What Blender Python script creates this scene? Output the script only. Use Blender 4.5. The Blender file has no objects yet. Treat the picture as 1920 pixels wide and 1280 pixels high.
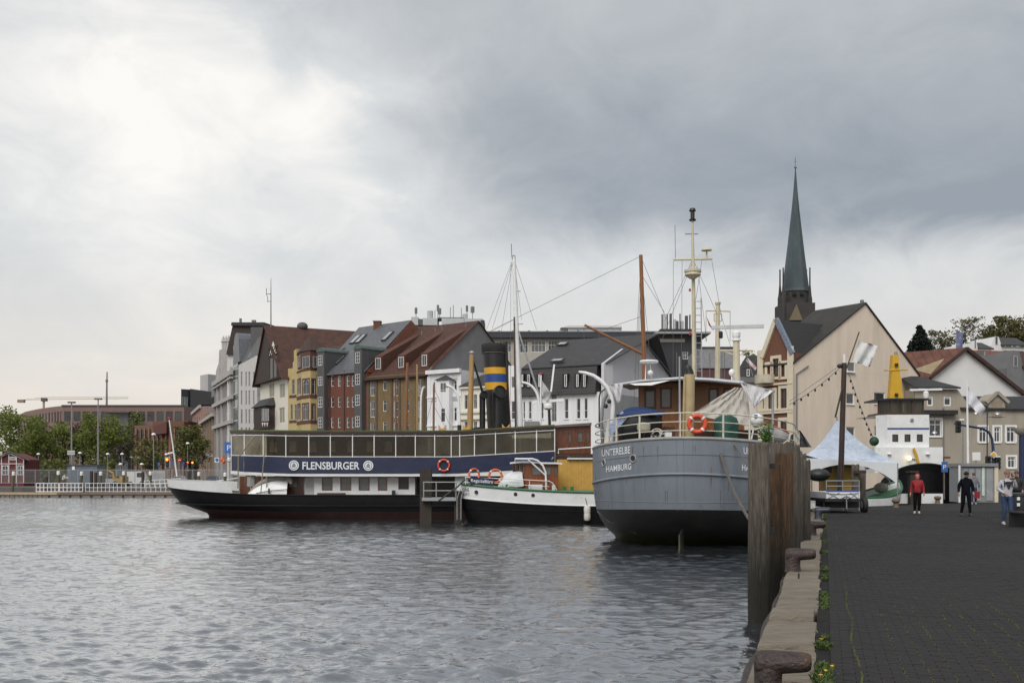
import bpy, bmesh, math, random
import numpy as np
from mathutils import Vector as V, Matrix
random.seed(7)
SC = bpy.context.scene
COL = SC.collection
R = math.radians; PI = math.pi; sin = math.sin; cos = math.cos; deg = math.degrees; atan2 = math.atan2; Rnd = random.Random
# ------------------------------------------------------------------ camera
F, HX, HY, CZ = 2000.0, 960.0, 888.0, 2.85      # focal length in photo pixels, vanishing height, eye height above the water
cam = bpy.data.cameras.new('camera'); cam.sensor_width = 36; cam.lens = F / 1920 * 36
cam.shift_y = (HY - 640) / 1920; cam.clip_start = 0.2; cam.clip_end = 4000
camo = bpy.data.objects.new('camera', cam); COL.objects.link(camo)
camo.location = (0, 0, CZ); camo.rotation_euler = (R(90), 0, 0); SC.camera = camo
# ------------------------------------------------------------------ sky, sun, exposure
SUN_AZ, SUN_EL = R(-162), R(46)                   # azimuth from +Y clockwise
wd = bpy.data.worlds.new('World'); SC.world = wd; wd.use_nodes = True
def sky_world():
 nt = wd.node_tree; N = nt.nodes; L = nt.links; N.clear()
 def nd(t, **k):
  n = N.new(t)
  for a, b in k.items(): setattr(n, a, b)
  return n
 def mth(op, a, b=None, c=None, clamp=False):
  n = nd('ShaderNodeMath', operation=op, use_clamp=clamp)
  for i, x in enumerate((a, b, c)):
   if x is None: continue
   if isinstance(x, (int, float)): n.inputs[i].default_value = x
   else: L.new(x, n.inputs[i])
  return n.outputs[0]
 def sstep(x, lo, hi):
  n = nd('ShaderNodeMapRange', interpolation_type='SMOOTHSTEP')
  L.new(x, n.inputs[0]); n.inputs[1].default_value = lo; n.inputs[2].default_value = hi
  return n.outputs[0]
 tc = nd('ShaderNodeTexCoord'); sp = nd('ShaderNodeSeparateXYZ'); L.new(tc.outputs['Generated'], sp.inputs[0])
 x, y, z = sp.outputs
 az = mth('ARCTAN2', x, y)
 el = mth('ARCSINE', z)
 def noise(scale, detail, sx=1.0, sz=1.0, rough=.55, dist=0.0, off=0.0):
  mp = nd('ShaderNodeMapping'); L.new(tc.outputs['Generated'], mp.inputs[0])
  mp.inputs['Scale'].default_value = (sx, sx, sz); mp.inputs['Location'].default_value = (off, off * .7, off * .3)
  n = nd('ShaderNodeTexNoise'); L.new(mp.outputs[0], n.inputs['Vector'])
  n.inputs['Scale'].default_value = scale; n.inputs['Detail'].default_value = detail
  n.inputs['Roughness'].default_value = rough; n.inputs['Distortion'].default_value = dist
  return mth('SUBTRACT', n.outputs['Fac'], .5)
 n1 = noise(4.5, 5, 1, 1.7, .5, .4, 3.1); n2 = noise(9, 7, 1, 1.6, .6, .5, 1.7); n3 = noise(2.0, 3, 1, 2.0, .5, .2, 8.2)
 wob = mth('ADD', mth('MULTIPLY', n1, .16), mth('MULTIPLY', n2, .035))
 azw = mth('ADD', az, wob); elw = mth('ADD', el, mth('MULTIPLY', wob, .8))
 # the rain cloud lies above a slanting edge that runs from upper left down to the right
 # upper edge of the bright gap: from (az -.34, el .41) to (az .0, el .165)
 d1 = mth('ADD', mth('MULTIPLY', mth('ADD', azw, .02), .62), mth('MULTIPLY', mth('SUBTRACT', elw, .235), .80))
 c1 = sstep(d1, -.075, .13)
 c2 = sstep(mth('ADD', el, mth('MULTIPLY', n2, .05)), .175, .24)      # flat base of the cloud bank
 c2b = mth('ADD', mth('MULTIPLY', c2, .86), mth('MULTIPLY', sstep(el, .09, .2), .14))
 dark = mth('MULTIPLY', c1, c2b)
 dens = mth('ADD', mth('MULTIPLY', dark, .80), mth('ADD', mth('MULTIPLY', n3, .6), mth('MULTIPLY', n2, .5)))
 dens = mth('SUBTRACT', dens, mth('MULTIPLY', mth('MULTIPLY', sstep(el, .2, .44), dark), .54))
 # the cloud is thinnest towards the hidden sun, upper left
 gd = mth('SQRT', mth('ADD', mth('POWER', mth('ABSOLUTE', mth('ADD', azw, .33)), 2), mth('POWER', mth('ABSOLUTE', mth('MULTIPLY', mth('SUBTRACT', elw, .30), 1.5)), 2)))
 dens = mth('ADD', dens, mth('MULTIPLY', sstep(gd, .02, .34), .24))
 rp = nd('ShaderNodeValToRGB'); L.new(dens, rp.inputs[0]); cr = rp.color_ramp
 cr.elements[0].position = -0.0; cr.elements[0].color = (.83, .81, .775, 1)
 cr.elements[1].position = .95; cr.elements[1].color = (.265, .292, .328, 1)
 e = cr.elements.new(.22); e.color = (.60, .613, .617, 1)
 e = cr.elements.new(.55); e.color = (.43, .452, .470, 1)
 # warm low sky
 lo = mth('SUBTRACT', 1.0, sstep(mth('ADD', el, mth('MULTIPLY', n2, .06)), -.02, .23))
 mx = nd('ShaderNodeMix', data_type='RGBA'); L.new(mth('MULTIPLY', lo, .88), mx.inputs[0])
 L.new(rp.outputs[0], mx.inputs[6]); mx.inputs[7].default_value = (.70, .625, .55, 1)
 st = nd('ShaderNodeTexSky', sky_type='NISHITA'); st.sun_disc = False; st.sun_elevation = SUN_EL; st.sun_rotation = SUN_AZ
 sc = nd('ShaderNodeMix', data_type='RGBA', blend_type='MULTIPLY'); sc.inputs[0].default_value = 1
 L.new(st.outputs[0], sc.inputs[6]); sc.inputs[7].default_value = (1.2, 1.2, 1.2, 1)
 bg1 = nd('ShaderNodeBackground'); bg1.inputs[1].default_value = .10; L.new(st.outputs[0], bg1.inputs[0])
 bg2 = nd('ShaderNodeBackground'); bg2.inputs[1].default_value = .80; L.new(mx.outputs[2], bg2.inputs[0])
 ms = nd('ShaderNodeMixShader'); ms.inputs[0].default_value = .96
 L.new(bg1.outputs[0], ms.inputs[1]); L.new(bg2.outputs[0], ms.inputs[2])
 out = nd('ShaderNodeOutputWorld'); L.new(ms.outputs[0], out.inputs[0])
sky_world()
sun = bpy.data.lights.new('sun', 'SUN'); sun.energy = 1.5; sun.angle = R(40); sun.color = (1, .965, .92)
suno = bpy.data.objects.new('sun', sun); COL.objects.link(suno)
sdir = V((sin(SUN_AZ) * cos(SUN_EL), cos(SUN_AZ) * cos(SUN_EL), sin(SUN_EL)))
suno.rotation_euler = sdir.to_track_quat('Z', 'Y').to_euler(); suno.location = (-20, -10, 60)
SC.view_settings.view_transform = 'Standard'; SC.view_settings.look = 'None'
SC.view_settings.exposure = 0.60; SC.view_settings.gamma = 1; SC.view_settings.use_curve_mapping = False
SC.cycles.max_bounces = 6; SC.cycles.transparent_max_bounces = 12; SC.cycles.caustics_reflective = False
SC.cycles.use_denoising = True
# ------------------------------------------------------------------ pixel <-> place
def W(px, py, D): return V(((px - HX) / F * D, D, CZ + (HY - py) / F * D))
def X(px, D): return (px - HX) / F * D
def Zp(py, D): return CZ + (HY - py) / F * D
# ------------------------------------------------------------------ materials
MATS = {}
def M(name, rgb, rough=.6, var=.18, scale=2.0, bump=0.0, bscale=20.0, metal=0.0, stretch=(1, 1, 1), dark=None, darkamt=0.0,
 darkscale=1.2, emit=None, spec=.5, wave=None, coat=0.0, mossz=None):
 if name in MATS: return MATS[name]
 m = bpy.data.materials.new(name); m.use_nodes = True; nt = m.node_tree; N = nt.nodes; L = nt.links
 b = N['Principled BSDF']; b.inputs['Roughness'].default_value = rough; b.inputs['Metallic'].default_value = metal
 b.inputs['Specular IOR Level'].default_value = spec
 if coat: b.inputs['Coat Weight'].default_value = coat
 g = N.new('ShaderNodeNewGeometry'); mp = N.new('ShaderNodeMapping'); L.new(g.outputs['Position'], mp.inputs[0])
 mp.inputs['Scale'].default_value = stretch
 col = None
 n = N.new('ShaderNodeTexNoise'); n.inputs['Scale'].default_value = scale; n.inputs['Detail'].default_value = 6; n.inputs['Roughness'].default_value = .65
 L.new(mp.outputs[0], n.inputs['Vector'])
 rp = N.new('ShaderNodeValToRGB'); L.new(n.outputs['Fac'], rp.inputs[0])
 a = [max(0, c * (1 - var)) for c in rgb]; z = [min(1, c * (1 + var)) for c in rgb]
 rp.color_ramp.elements[0].position = .3; rp.color_ramp.elements[0].color = (*a, 1)
 rp.color_ramp.elements[1].position = .7; rp.color_ramp.elements[1].color = (*z, 1)
 col = rp.outputs[0]
 def mix(fac, c1, c2):
  x = N.new('ShaderNodeMix'); x.data_type = 'RGBA'; L.new(fac, x.inputs[0]); L.new(c1, x.inputs[6])
  if isinstance(c2, tuple): x.inputs[7].default_value = (*c2, 1)
  else: L.new(c2, x.inputs[7])
  return x.outputs[2]
 if dark is not None:                     # stains and wear: a second colour in patches
  n2 = N.new('ShaderNodeTexNoise'); n2.inputs['Scale'].default_value = darkscale; n2.inputs['Detail'].default_value = 8; n2.inputs['Roughness'].default_value = .7
  L.new(mp.outputs[0], n2.inputs['Vector'])
  mr = N.new('ShaderNodeMapRange'); L.new(n2.outputs['Fac'], mr.inputs[0]); mr.inputs[1].default_value = .62 - .3 * darkamt; mr.inputs[2].default_value = .75
  mr.inputs[4].default_value = .85
  col = mix(mr.outputs[0], col, tuple(dark))
 if mossz is not None:                    # weed line on things that stand in the water: (z0, z1, colour)
  s = N.new('ShaderNodeSeparateXYZ'); L.new(g.outputs['Position'], s.inputs[0])
  ad = N.new('ShaderNodeMath'); ad.operation = 'MULTIPLY_ADD'; L.new(n.outputs['Fac'], ad.inputs[0]); ad.inputs[1].default_value = (mossz[1] - mossz[0]) * 1.2; L.new(s.outputs[2], ad.inputs[2])
  mr = N.new('ShaderNodeMapRange'); L.new(ad.outputs[0], mr.inputs[0]); mr.inputs[1].default_value = mossz[1] + (mossz[1] - mossz[0]) * .6; mr.inputs[2].default_value = mossz[0] + (mossz[1] - mossz[0]) * .6
  col = mix(mr.outputs[0], col, tuple(mossz[2]))
 if wave is not None:                     # courses of tiles / boards: (axis, period, strength)
  s = N.new('ShaderNodeSeparateXYZ'); L.new(g.outputs['Position'], s.inputs[0])
  fr = N.new('ShaderNodeMath'); fr.operation = 'MULTIPLY'; L.new(s.outputs['XYZ'.index(wave[0])], fr.inputs[0]); fr.inputs[1].default_value = 1 / wave[1]
  f2 = N.new('ShaderNodeMath'); f2.operation = 'FRACT'; L.new(fr.outputs[0], f2.inputs[0])
  f3 = N.new('ShaderNodeMath'); f3.operation = 'LESS_THAN'; L.new(f2.outputs[0], f3.inputs[0]); f3.inputs[1].default_value = .25
  f4 = N.new('ShaderNodeMath'); f4.operation = 'MULTIPLY'; L.new(f3.outputs[0], f4.inputs[0]); f4.inputs[1].default_value = wave[2]
  col = mix(f4.outputs[0], col, tuple(c * .35 for c in rgb))
 L.new(col, b.inputs['Base Color'])
 rr = N.new('ShaderNodeMapRange'); L.new(n.outputs['Fac'], rr.inputs[0]); rr.inputs[3].default_value = max(.02, rough - .12); rr.inputs[4].default_value = min(1, rough + .12)
 L.new(rr.outputs[0], b.inputs['Roughness'])
 if bump:
  n3 = N.new('ShaderNodeTexNoise'); n3.inputs['Scale'].default_value = bscale; n3.inputs['Detail'].default_value = 5
  L.new(mp.outputs[0], n3.inputs['Vector'])
  bp = N.new('ShaderNodeBump'); bp.inputs['Strength'].default_value = bump; bp.inputs['Distance'].default_value = .05
  L.new(n3.outputs['Fac'], bp.inputs['Height']); L.new(bp.outputs[0], b.inputs['Normal'])
 if emit:
  b.inputs['Emission Color'].default_value = (*emit[:3], 1); b.inputs['Emission Strength'].default_value = emit[3]
 MATS[name] = m
 return m
def clear_glass(name, tint=(.8, .82, .8), film=.35):
 # thin pane of old plastic or glass: partly see-through, partly mirror, a little dusty
 if name in MATS: return MATS[name]
 m = bpy.data.materials.new(name); m.use_nodes = True; nt = m.node_tree; N = nt.nodes; L = nt.links; N.clear()
 o = N.new('ShaderNodeOutputMaterial'); t = N.new('ShaderNodeBsdfTransparent'); t.inputs[0].default_value = (*tint, 1)
 g = N.new('ShaderNodeBsdfGlossy'); g.inputs['Roughness'].default_value = .06
 d = N.new('ShaderNodeBsdfDiffuse'); d.inputs[0].default_value = (.42, .38, .30, 1)
 lw = N.new('ShaderNodeLayerWeight'); pw = N.new('ShaderNodeMath'); pw.operation = 'POWER'; L.new(lw.outputs['Facing'], pw.inputs[0]); pw.inputs[1].default_value = 5
 fr = N.new('ShaderNodeMath'); fr.operation = 'MULTIPLY_ADD'; L.new(pw.outputs[0], fr.inputs[0]); fr.inputs[1].default_value = .6; fr.inputs[2].default_value = .03
 no = N.new('ShaderNodeTexNoise'); no.inputs['Scale'].default_value = .8; ge = N.new('ShaderNodeNewGeometry'); L.new(ge.outputs['Position'], no.inputs['Vector'])
 mr = N.new('ShaderNodeMapRange'); L.new(no.outputs['Fac'], mr.inputs[0]); mr.inputs[1].default_value = .3; mr.inputs[2].default_value = .7; mr.inputs[3].default_value = film * .4; mr.inputs[4].default_value = film * 1.4
 m1 = N.new('ShaderNodeMixShader'); L.new(mr.outputs[0], m1.inputs[0]); L.new(t.outputs[0], m1.inputs[1]); L.new(d.outputs[0], m1.inputs[2])
 m2 = N.new('ShaderNodeMixShader'); L.new(fr.outputs[0], m2.inputs[0]); L.new(m1.outputs[0], m2.inputs[1]); L.new(g.outputs[0], m2.inputs[2])
 L.new(m2.outputs[0], o.inputs[0]); MATS[name] = m
 return m
# ------------------------------------------------------------------ mesh builder
UP = V((0, 0, 1))
def basis(d):
 d = d.normalized(); a = UP if abs(d.z) < .9 else V((1, 0, 0))
 s = d.cross(a).normalized(); return s, d.cross(s).normalized() * -1
class MB:
 def __init__(s): s.v = []; s.f = []
 def add(s, vs, fs):
  n = len(s.v); s.v += [tuple(v) for v in vs]; s.f += [tuple(i + n for i in f) for f in fs]; return s
 def hexa(s, p):      # 8 corners: bottom 4 ccw, top 4 ccw
  return s.add(p, [(3, 2, 1, 0), (4, 5, 6, 7), (0, 1, 5, 4), (1, 2, 6, 5), (2, 3, 7, 6), (3, 0, 4, 7)])
 def box(s, x0, x1, y0, y1, z0, z1):
  return s.hexa([(x0, y0, z0), (x1, y0, z0), (x1, y1, z0), (x0, y1, z0), (x0, y0, z1), (x1, y0, z1), (x1, y1, z1), (x0, y1, z1)])
 def obox(s, c, a, b, h):   # centre, three half-axis vectors
  c, a, b, h = V(c), V(a), V(b), V(h)
  return s.hexa([c - a - b - h, c + a - b - h, c + a + b - h, c - a + b - h, c - a - b + h, c + a - b + h, c + a + b + h, c - a + b + h])
 def beam(s, p, q, w, h=None):
  p, q = V(p), V(q); h = w if h is None else h; d = q - p; a, b = basis(d)
  return s.obox((p + q) / 2, d / 2, a * w / 2, b * h / 2)
 def tube(s, pts, r, n=6, caps=True):
  pts = [V(p) for p in pts]; k = len(pts)
  if not isinstance(r, (list, tuple)): r = [r] * k
  vs = []; d0 = (pts[1] - pts[0]); a, b = basis(d0)
  for i, p in enumerate(pts):
   d = pts[min(i + 1, k - 1)] - pts[max(i - 1, 0)]
   if d.length < 1e-9: d = d0
   dn = d.normalized(); a = (a - dn * a.dot(dn))
   a = a.normalized() if a.length > 1e-6 else basis(d)[0]
   b = dn.cross(a)
   for j in range(n):
    t = 2 * PI * j / n; vs.append(p + (a * cos(t) + b * sin(t)) * r[i])
  fs = [(i * n + j, i * n + (j + 1) % n, (i + 1) * n + (j + 1) % n, (i + 1) * n + j) for i in range(k - 1) for j in range(n)]
  if caps: fs += [tuple(range(n - 1, -1, -1)), tuple((k - 1) * n + j for j in range(n))]
  return s.add(vs, fs)
 def lathe(s, prof, c, n=16, ax=None):   # prof: [(r, h)] about an axis through c
  c = V(c); ax = UP if ax is None else V(ax).normalized()
  a, b = basis(ax) if abs(ax.z) < .99 else (V((1, 0, 0)), V((0, 1, 0)))
  vs = [c + ax * h + (a * cos(2 * PI * j / n) + b * sin(2 * PI * j / n)) * r for r, h in prof for j in range(n)]
  k = len(prof)
  fs = [(i * n + j, i * n + (j + 1) % n, (i + 1) * n + (j + 1) % n, (i + 1) * n + j) for i in range(k - 1) for j in range(n)]
  fs += [tuple(range(n - 1, -1, -1)), tuple((k - 1) * n + j for j in range(n))]
  return s.add(vs, fs)
 def ell(s, c, rx, ry, rz, n=12, m=8):
  return s.lathe_s(c, rx, ry, rz, n, m)
 def lathe_s(s, c, rx, ry, rz, n, m):
  c = V(c); vs = []
  for i in range(m + 1):
   t = PI * i / m; rr = max(sin(t), 1e-3)
   for j in range(n):
    p = 2 * PI * j / n
    vs.append(c + V((rx * rr * cos(p), ry * rr * sin(p), -rz * cos(t))))
  fs = [(i * n + j, i * n + (j + 1) % n, (i + 1) * n + (j + 1) % n, (i + 1) * n + j) for i in range(m) for j in range(n)]
  return s.add(vs, fs)
 def torus(s, c, Rr, r, ax, n=24, m=8):
  c = V(c); a, b = basis(V(ax)); axn = V(ax).normalized(); vs = []
  for i in range(n):
   t = 2 * PI * i / n; e = a * cos(t) + b * sin(t)
   for j in range(m):
    p = 2 * PI * j / m; vs.append(c + e * (Rr + r * cos(p)) + axn * r * sin(p))
  fs = [(i * m + j, i * m + (j + 1) % m, ((i + 1) % n) * m + (j + 1) % m, ((i + 1) % n) * m + j) for i in range(n) for j in range(m)]
  return s.add(vs, fs)
 def prism(s, poly, vec):     # any flat polygon, extruded by vec
  poly = [V(p) for p in poly]; vec = V(vec); n = len(poly)
  return s.add(poly + [p + vec for p in poly], [tuple(range(n - 1, -1, -1)), tuple(range(n, 2 * n))] + [(i, (i + 1) % n, n + (i + 1) % n, n + i) for i in range(n)])
 def grid(s, rows, close=False):   # rows of points -> quads
  k = len(rows); n = len(rows[0]); vs = [p for r in rows for p in r]
  fs = [(i * n + j, i * n + (j + 1) % n, (i + 1) * n + (j + 1) % n, (i + 1) * n + j) for i in range(k - 1) for j in range(n if close else n - 1)]
  return s.add(vs, fs)
 def cloth(s, rows, th=.012):     # a sheet with thickness
  k = len(rows); n = len(rows[0]); o = len(s.v)
  s.grid(rows)
  back = [[V(p) + V((.3, 1, -.4)).normalized() * th for p in r] for r in rows]
  s.add([p for r in back for p in r], [(i * n + j + n, i * n + j + 1 + n, i * n + j + 1, i * n + j) for i in range(k - 1) for j in range(n - 1)])
  m = k * n
  rim = [j for j in range(n)] + [i * n + n - 1 for i in range(1, k)] + [(k - 1) * n + j for j in range(n - 2, -1, -1)] + [i * n for i in range(k - 2, 0, -1)]
  for a, b in zip(rim, rim[1:] + rim[:1]): s.f.append((o + a, o + b, o + m + b, o + m + a))
  return s
 def obj(s, name, mat, parent=None, smooth=False, bevel=0.0):
  L = V(parent.get('_wl', (0, 0, 0))) if parent is not None else V((0, 0, 0))
  me = bpy.data.meshes.new(name)
  me.from_pydata([(v[0] - L.x, v[1] - L.y, v[2] - L.z) for v in s.v], [], s.f); me.update()
  if smooth: me.shade_smooth() if smooth is True else me.shade_auto_smooth(R(smooth)) if hasattr(me, 'shade_auto_smooth') else me.shade_smooth()
  return link(name, me, mat, parent, bevel)
def link(name, me, mat, parent=None, bevel=0.0):
 o = bpy.data.objects.new(name, me); COL.objects.link(o)
 if mat is not None and not me.materials:
  for mm in (mat if isinstance(mat, (list, tuple)) else [mat]): me.materials.append(mm)
 if parent is not None:
  o.parent = parent; o['_wl'] = parent.get('_wl', (0, 0, 0))
 if bevel:
  b = o.modifiers.new('bevel', 'BEVEL'); b.width = bevel; b.segments = 2; b.limit_method = 'ANGLE'
 return o
def smoothed(o, deg=40):
 me = o.data; me.shade_smooth()
 bm = bmesh.new(); bm.from_mesh(me)
 for e in bm.edges:
  if len(e.link_faces) == 2 and e.calc_face_angle(0) > R(deg): e.smooth = False
 bm.to_mesh(me); bm.free(); return o
def tag(o, label=None, cat=None, group=None, kind=None):
 if label: o['label'] = label
 if cat: o['category'] = cat
 if group: o['group'] = group
 if kind: o['kind'] = kind
 return o
def thing(name, label, cat, loc, group=None):
 o = bpy.data.objects.new(name, None); COL.objects.link(o); o.location = loc; o['_wl'] = tuple(loc); o.empty_display_size = .2
 return tag(o, label, cat, group)
def kids(o): return [c for c in KID.get(o.name, [])]
def copy_tree(o, loc=None, rz=None, label=None, parent=None, scale=None):
 c = o.copy(); COL.objects.link(c)
 if parent is not None: c.parent = parent
 if loc is not None: c.location = loc; c['_wl'] = tuple(loc)
 if rz is not None: c.rotation_euler = (0, 0, rz)
 if scale is not None: c.scale = (scale, scale, scale)
 if label: c['label'] = label
 for ch in list(o.children): copy_tree(ch, parent=c)
 return c
def text_mesh(body, size=1.0, depth=0.0, shear=0.0, bold=0.0, spacing=1.0):
 cu = bpy.data.curves.new('t', 'FONT'); cu.body = body; cu.size = size; cu.extrude = depth; cu.shear = shear; cu.offset = bold; cu.space_character = spacing
 cu.resolution_u = 3
 to = bpy.data.objects.new('t', cu); COL.objects.link(to)
 dg = bpy.context.evaluated_depsgraph_get(); dg.update()
 me = bpy.data.meshes.new_from_object(to.evaluated_get(dg))
 bpy.data.objects.remove(to); me.materials.clear()
 return me
def text_on(name, body, mat, parent, w, h, fn, bold=0.0):
 """lettering: the flat text is scaled to w x h and every point (a in 0..1, b in 0..1) sent through fn -> world"""
 me = text_mesh(body, bold=bold)
 xs = [v.co.x for v in me.vertices]; ys = [v.co.y for v in me.vertices]
 x0, x1, y0, y1 = min(xs), max(xs), min(ys), max(ys)
 L = V(parent.get('_wl', (0, 0, 0)))
 for v in me.vertices: v.co = fn((v.co.x - x0) / (x1 - x0), (v.co.y - y0) / (y1 - y0)) - L
 me.name = name
 return link(name, me, mat, parent)
# ------------------------------------------------------------------ facades
GLASS = M('window_glass', (.030, .036, .042), rough=.10, var=.6, scale=.35, spec=.7)
def vary_panes():      # behind some panes hangs a curtain or blind
 nt = GLASS.node_tree; N = nt.nodes; L = nt.links; b = N['Principled BSDF']; src = b.inputs['Base Color'].links[0].from_socket
 oi = N.new('ShaderNodeObjectInfo'); mr = N.new('ShaderNodeMapRange'); L.new(oi.outputs['Random'], mr.inputs[0]); mr.inputs[1].default_value = .6; mr.inputs[4].default_value = .6
 mx = N.new('ShaderNodeMix'); mx.data_type = 'RGBA'; L.new(mr.outputs[0], mx.inputs[0]); L.new(src, mx.inputs[6]); mx.inputs[7].default_value = (.19, .185, .17, 1); L.new(mx.outputs[2], b.inputs['Base Color'])
vary_panes()
WINMESH = {}
class Fac:
 """a wall plane: starts above pixel column px0 at distance D0, heading th (degrees; 0 = square to the view, negative = right end nearer)"""
 def __init__(s, px0=None, D0=None, th=0, O=None):
  s.O = V((X(px0, D0), D0, 0)) if O is None else V((O[0], O[1], 0)); s.th = R(th)
  s.u = V((cos(s.th), sin(s.th), 0)); s.n = V((sin(s.th), -cos(s.th), 0))
 def hit(s, px, py):
  d = V(((px - HX) / F, 1, (HY - py) / F)); C = V((0, 0, CZ))
  t = (s.O - C).dot(s.n) / d.dot(s.n); p = C + d * t
  return (p - s.O).dot(s.u), p.z
 def P(s, u, z, out=0.0): return s.O + s.u * u + s.n * out + UP * z
 def px(s, u, z=3):
  p = s.P(u, z); return HX + F * p.x / p.y
 def U(s, px): return s.hit(px, HY)[0]
 def rect(s, x0, y0, x1, y1):
  ym = (y0 + y1) / 2; xm = (x0 + x1) / 2
  u0 = s.U(x0); u1 = s.U(x1); z1 = s.hit(xm, y0)[1]; z0 = s.hit(xm, y1)[1]
  return u0, u1, z0, z1
 def D(s, px): return s.P(s.U(px), 0).y
def wall_mb(mb, fac, u0, u1, z0, z1, holes=(), depth=.16, out=0.0):
 us = sorted({u0, u1, *[h[0] for h in holes], *[h[1] for h in holes]}); zs = sorted({z0, z1, *[h[2] for h in holes], *[h[3] for h in holes]})
 us = [u for u in us if u0 <= u <= u1]; zs = [z for z in zs if z0 <= z <= z1]
 for a, b in zip(us, us[1:]):
  for c, d in zip(zs, zs[1:]):
   um, zm = (a + b) / 2, (c + d) / 2
   if any(h[0] < um < h[1] and h[2] < zm < h[3] for h in holes): continue
   mb.add([fac.P(a, c, out), fac.P(b, c, out), fac.P(b, d, out), fac.P(a, d, out)], [(0, 1, 2, 3)])
 for h in holes:
  a, b, c, d = h[:4]
  f = [fac.P(a, c, out), fac.P(b, c, out), fac.P(b, d, out), fac.P(a, d, out)]; k = [fac.P(a, c, out - depth), fac.P(b, c, out - depth), fac.P(b, d, out - depth), fac.P(a, d, out - depth)]
  mb.add(f + k, [(0, 4, 5, 1), (1, 5, 6, 2), (2, 6, 7, 3), (3, 7, 4, 0)])
def window(parent, fac, u0, u1, z0, z1, nx=2, ny=2, fmat=None, out=-.10, fw=.07, name='window', arch=False, pane=None, ysplit=None, sill=None):
 w = round(u1 - u0, 2); h = round(z1 - z0, 2)
 key = (w, h, nx, ny, fmat.name if fmat else '', fw, arch, ysplit, sill, (pane or GLASS).name)
 if key not in WINMESH:
  mb = MB(); a = w / 2
  def bx(x0, x1, c0, c1, y0=-.04, y1=.04): mb.box(x0, x1, y0, y1, c0, c1)
  bx(-a, -a + fw, 0, h); bx(a - fw, a, 0, h); bx(-a + fw, a - fw, 0, fw, -.037, .037); bx(-a + fw, a - fw, h - fw, h, -.037, .037)
  b = fw * .6
  for i in range(1, nx): x = -a + w * i / nx; bx(x - b / 2, x + b / 2, fw, h - fw, -.033, .033)
  zsp = [h * j / ny for j in range(1, ny)] if ysplit is None else [h * ysplit]
  for z in zsp: bx(-a + fw, a - fw, z - b / 2, z + b / 2, -.03, .03)
  if arch:   # curved head drawn as two corner pieces filling the square corners
   for sgn in (-1, 1):
    pts = [V((sgn * a, 0, h)), V((sgn * a, 0, h - a))] + [V((sgn * a * cos(t), 0, h - a + a * sin(t))) for t in [R(x) for x in (15, 30, 45, 60, 75, 90)]]
    mb.prism([p + V((0, -.045, 0)) for p in pts], (0, .09, 0))
  if sill: mb.box(-a - .08, a + .08, -.2, .05, -.09, -.003)
  me = bpy.data.meshes.new(name); me.from_pydata(mb.v, [], mb.f); me.update(); me.materials.append(fmat)
  pm = bpy.data.meshes.new('pane'); pm.from_pydata([(-a, .01, 0), (a, .01, 0), (a, .01, h), (-a, .01, h), (-a, .03, 0), (a, .03, 0), (a, .03, h), (-a, .03, h)], [], [(0, 1, 2, 3), (7, 6, 5, 4), (0, 4, 5, 1), (1, 5, 6, 2), (2, 6, 7, 3), (3, 7, 4, 0)]); pm.update(); pm.materials.append(pane or GLASS)
  WINMESH[key] = (me, pm)
 me, pm = WINMESH[key]
 o = link(name, me, None, parent); L = V(parent.get('_wl', (0, 0, 0)))
 o.location = fac.P((u0 + u1) / 2, z0, out) - L; o.rotation_euler = (0, 0, fac.th)
 p = bpy.data.objects.new('pane', pm); COL.objects.link(p); p.parent = o
 return o
WHITE = M('white_frame', (.74, .74, .73), rough=.45, var=.06)
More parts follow.
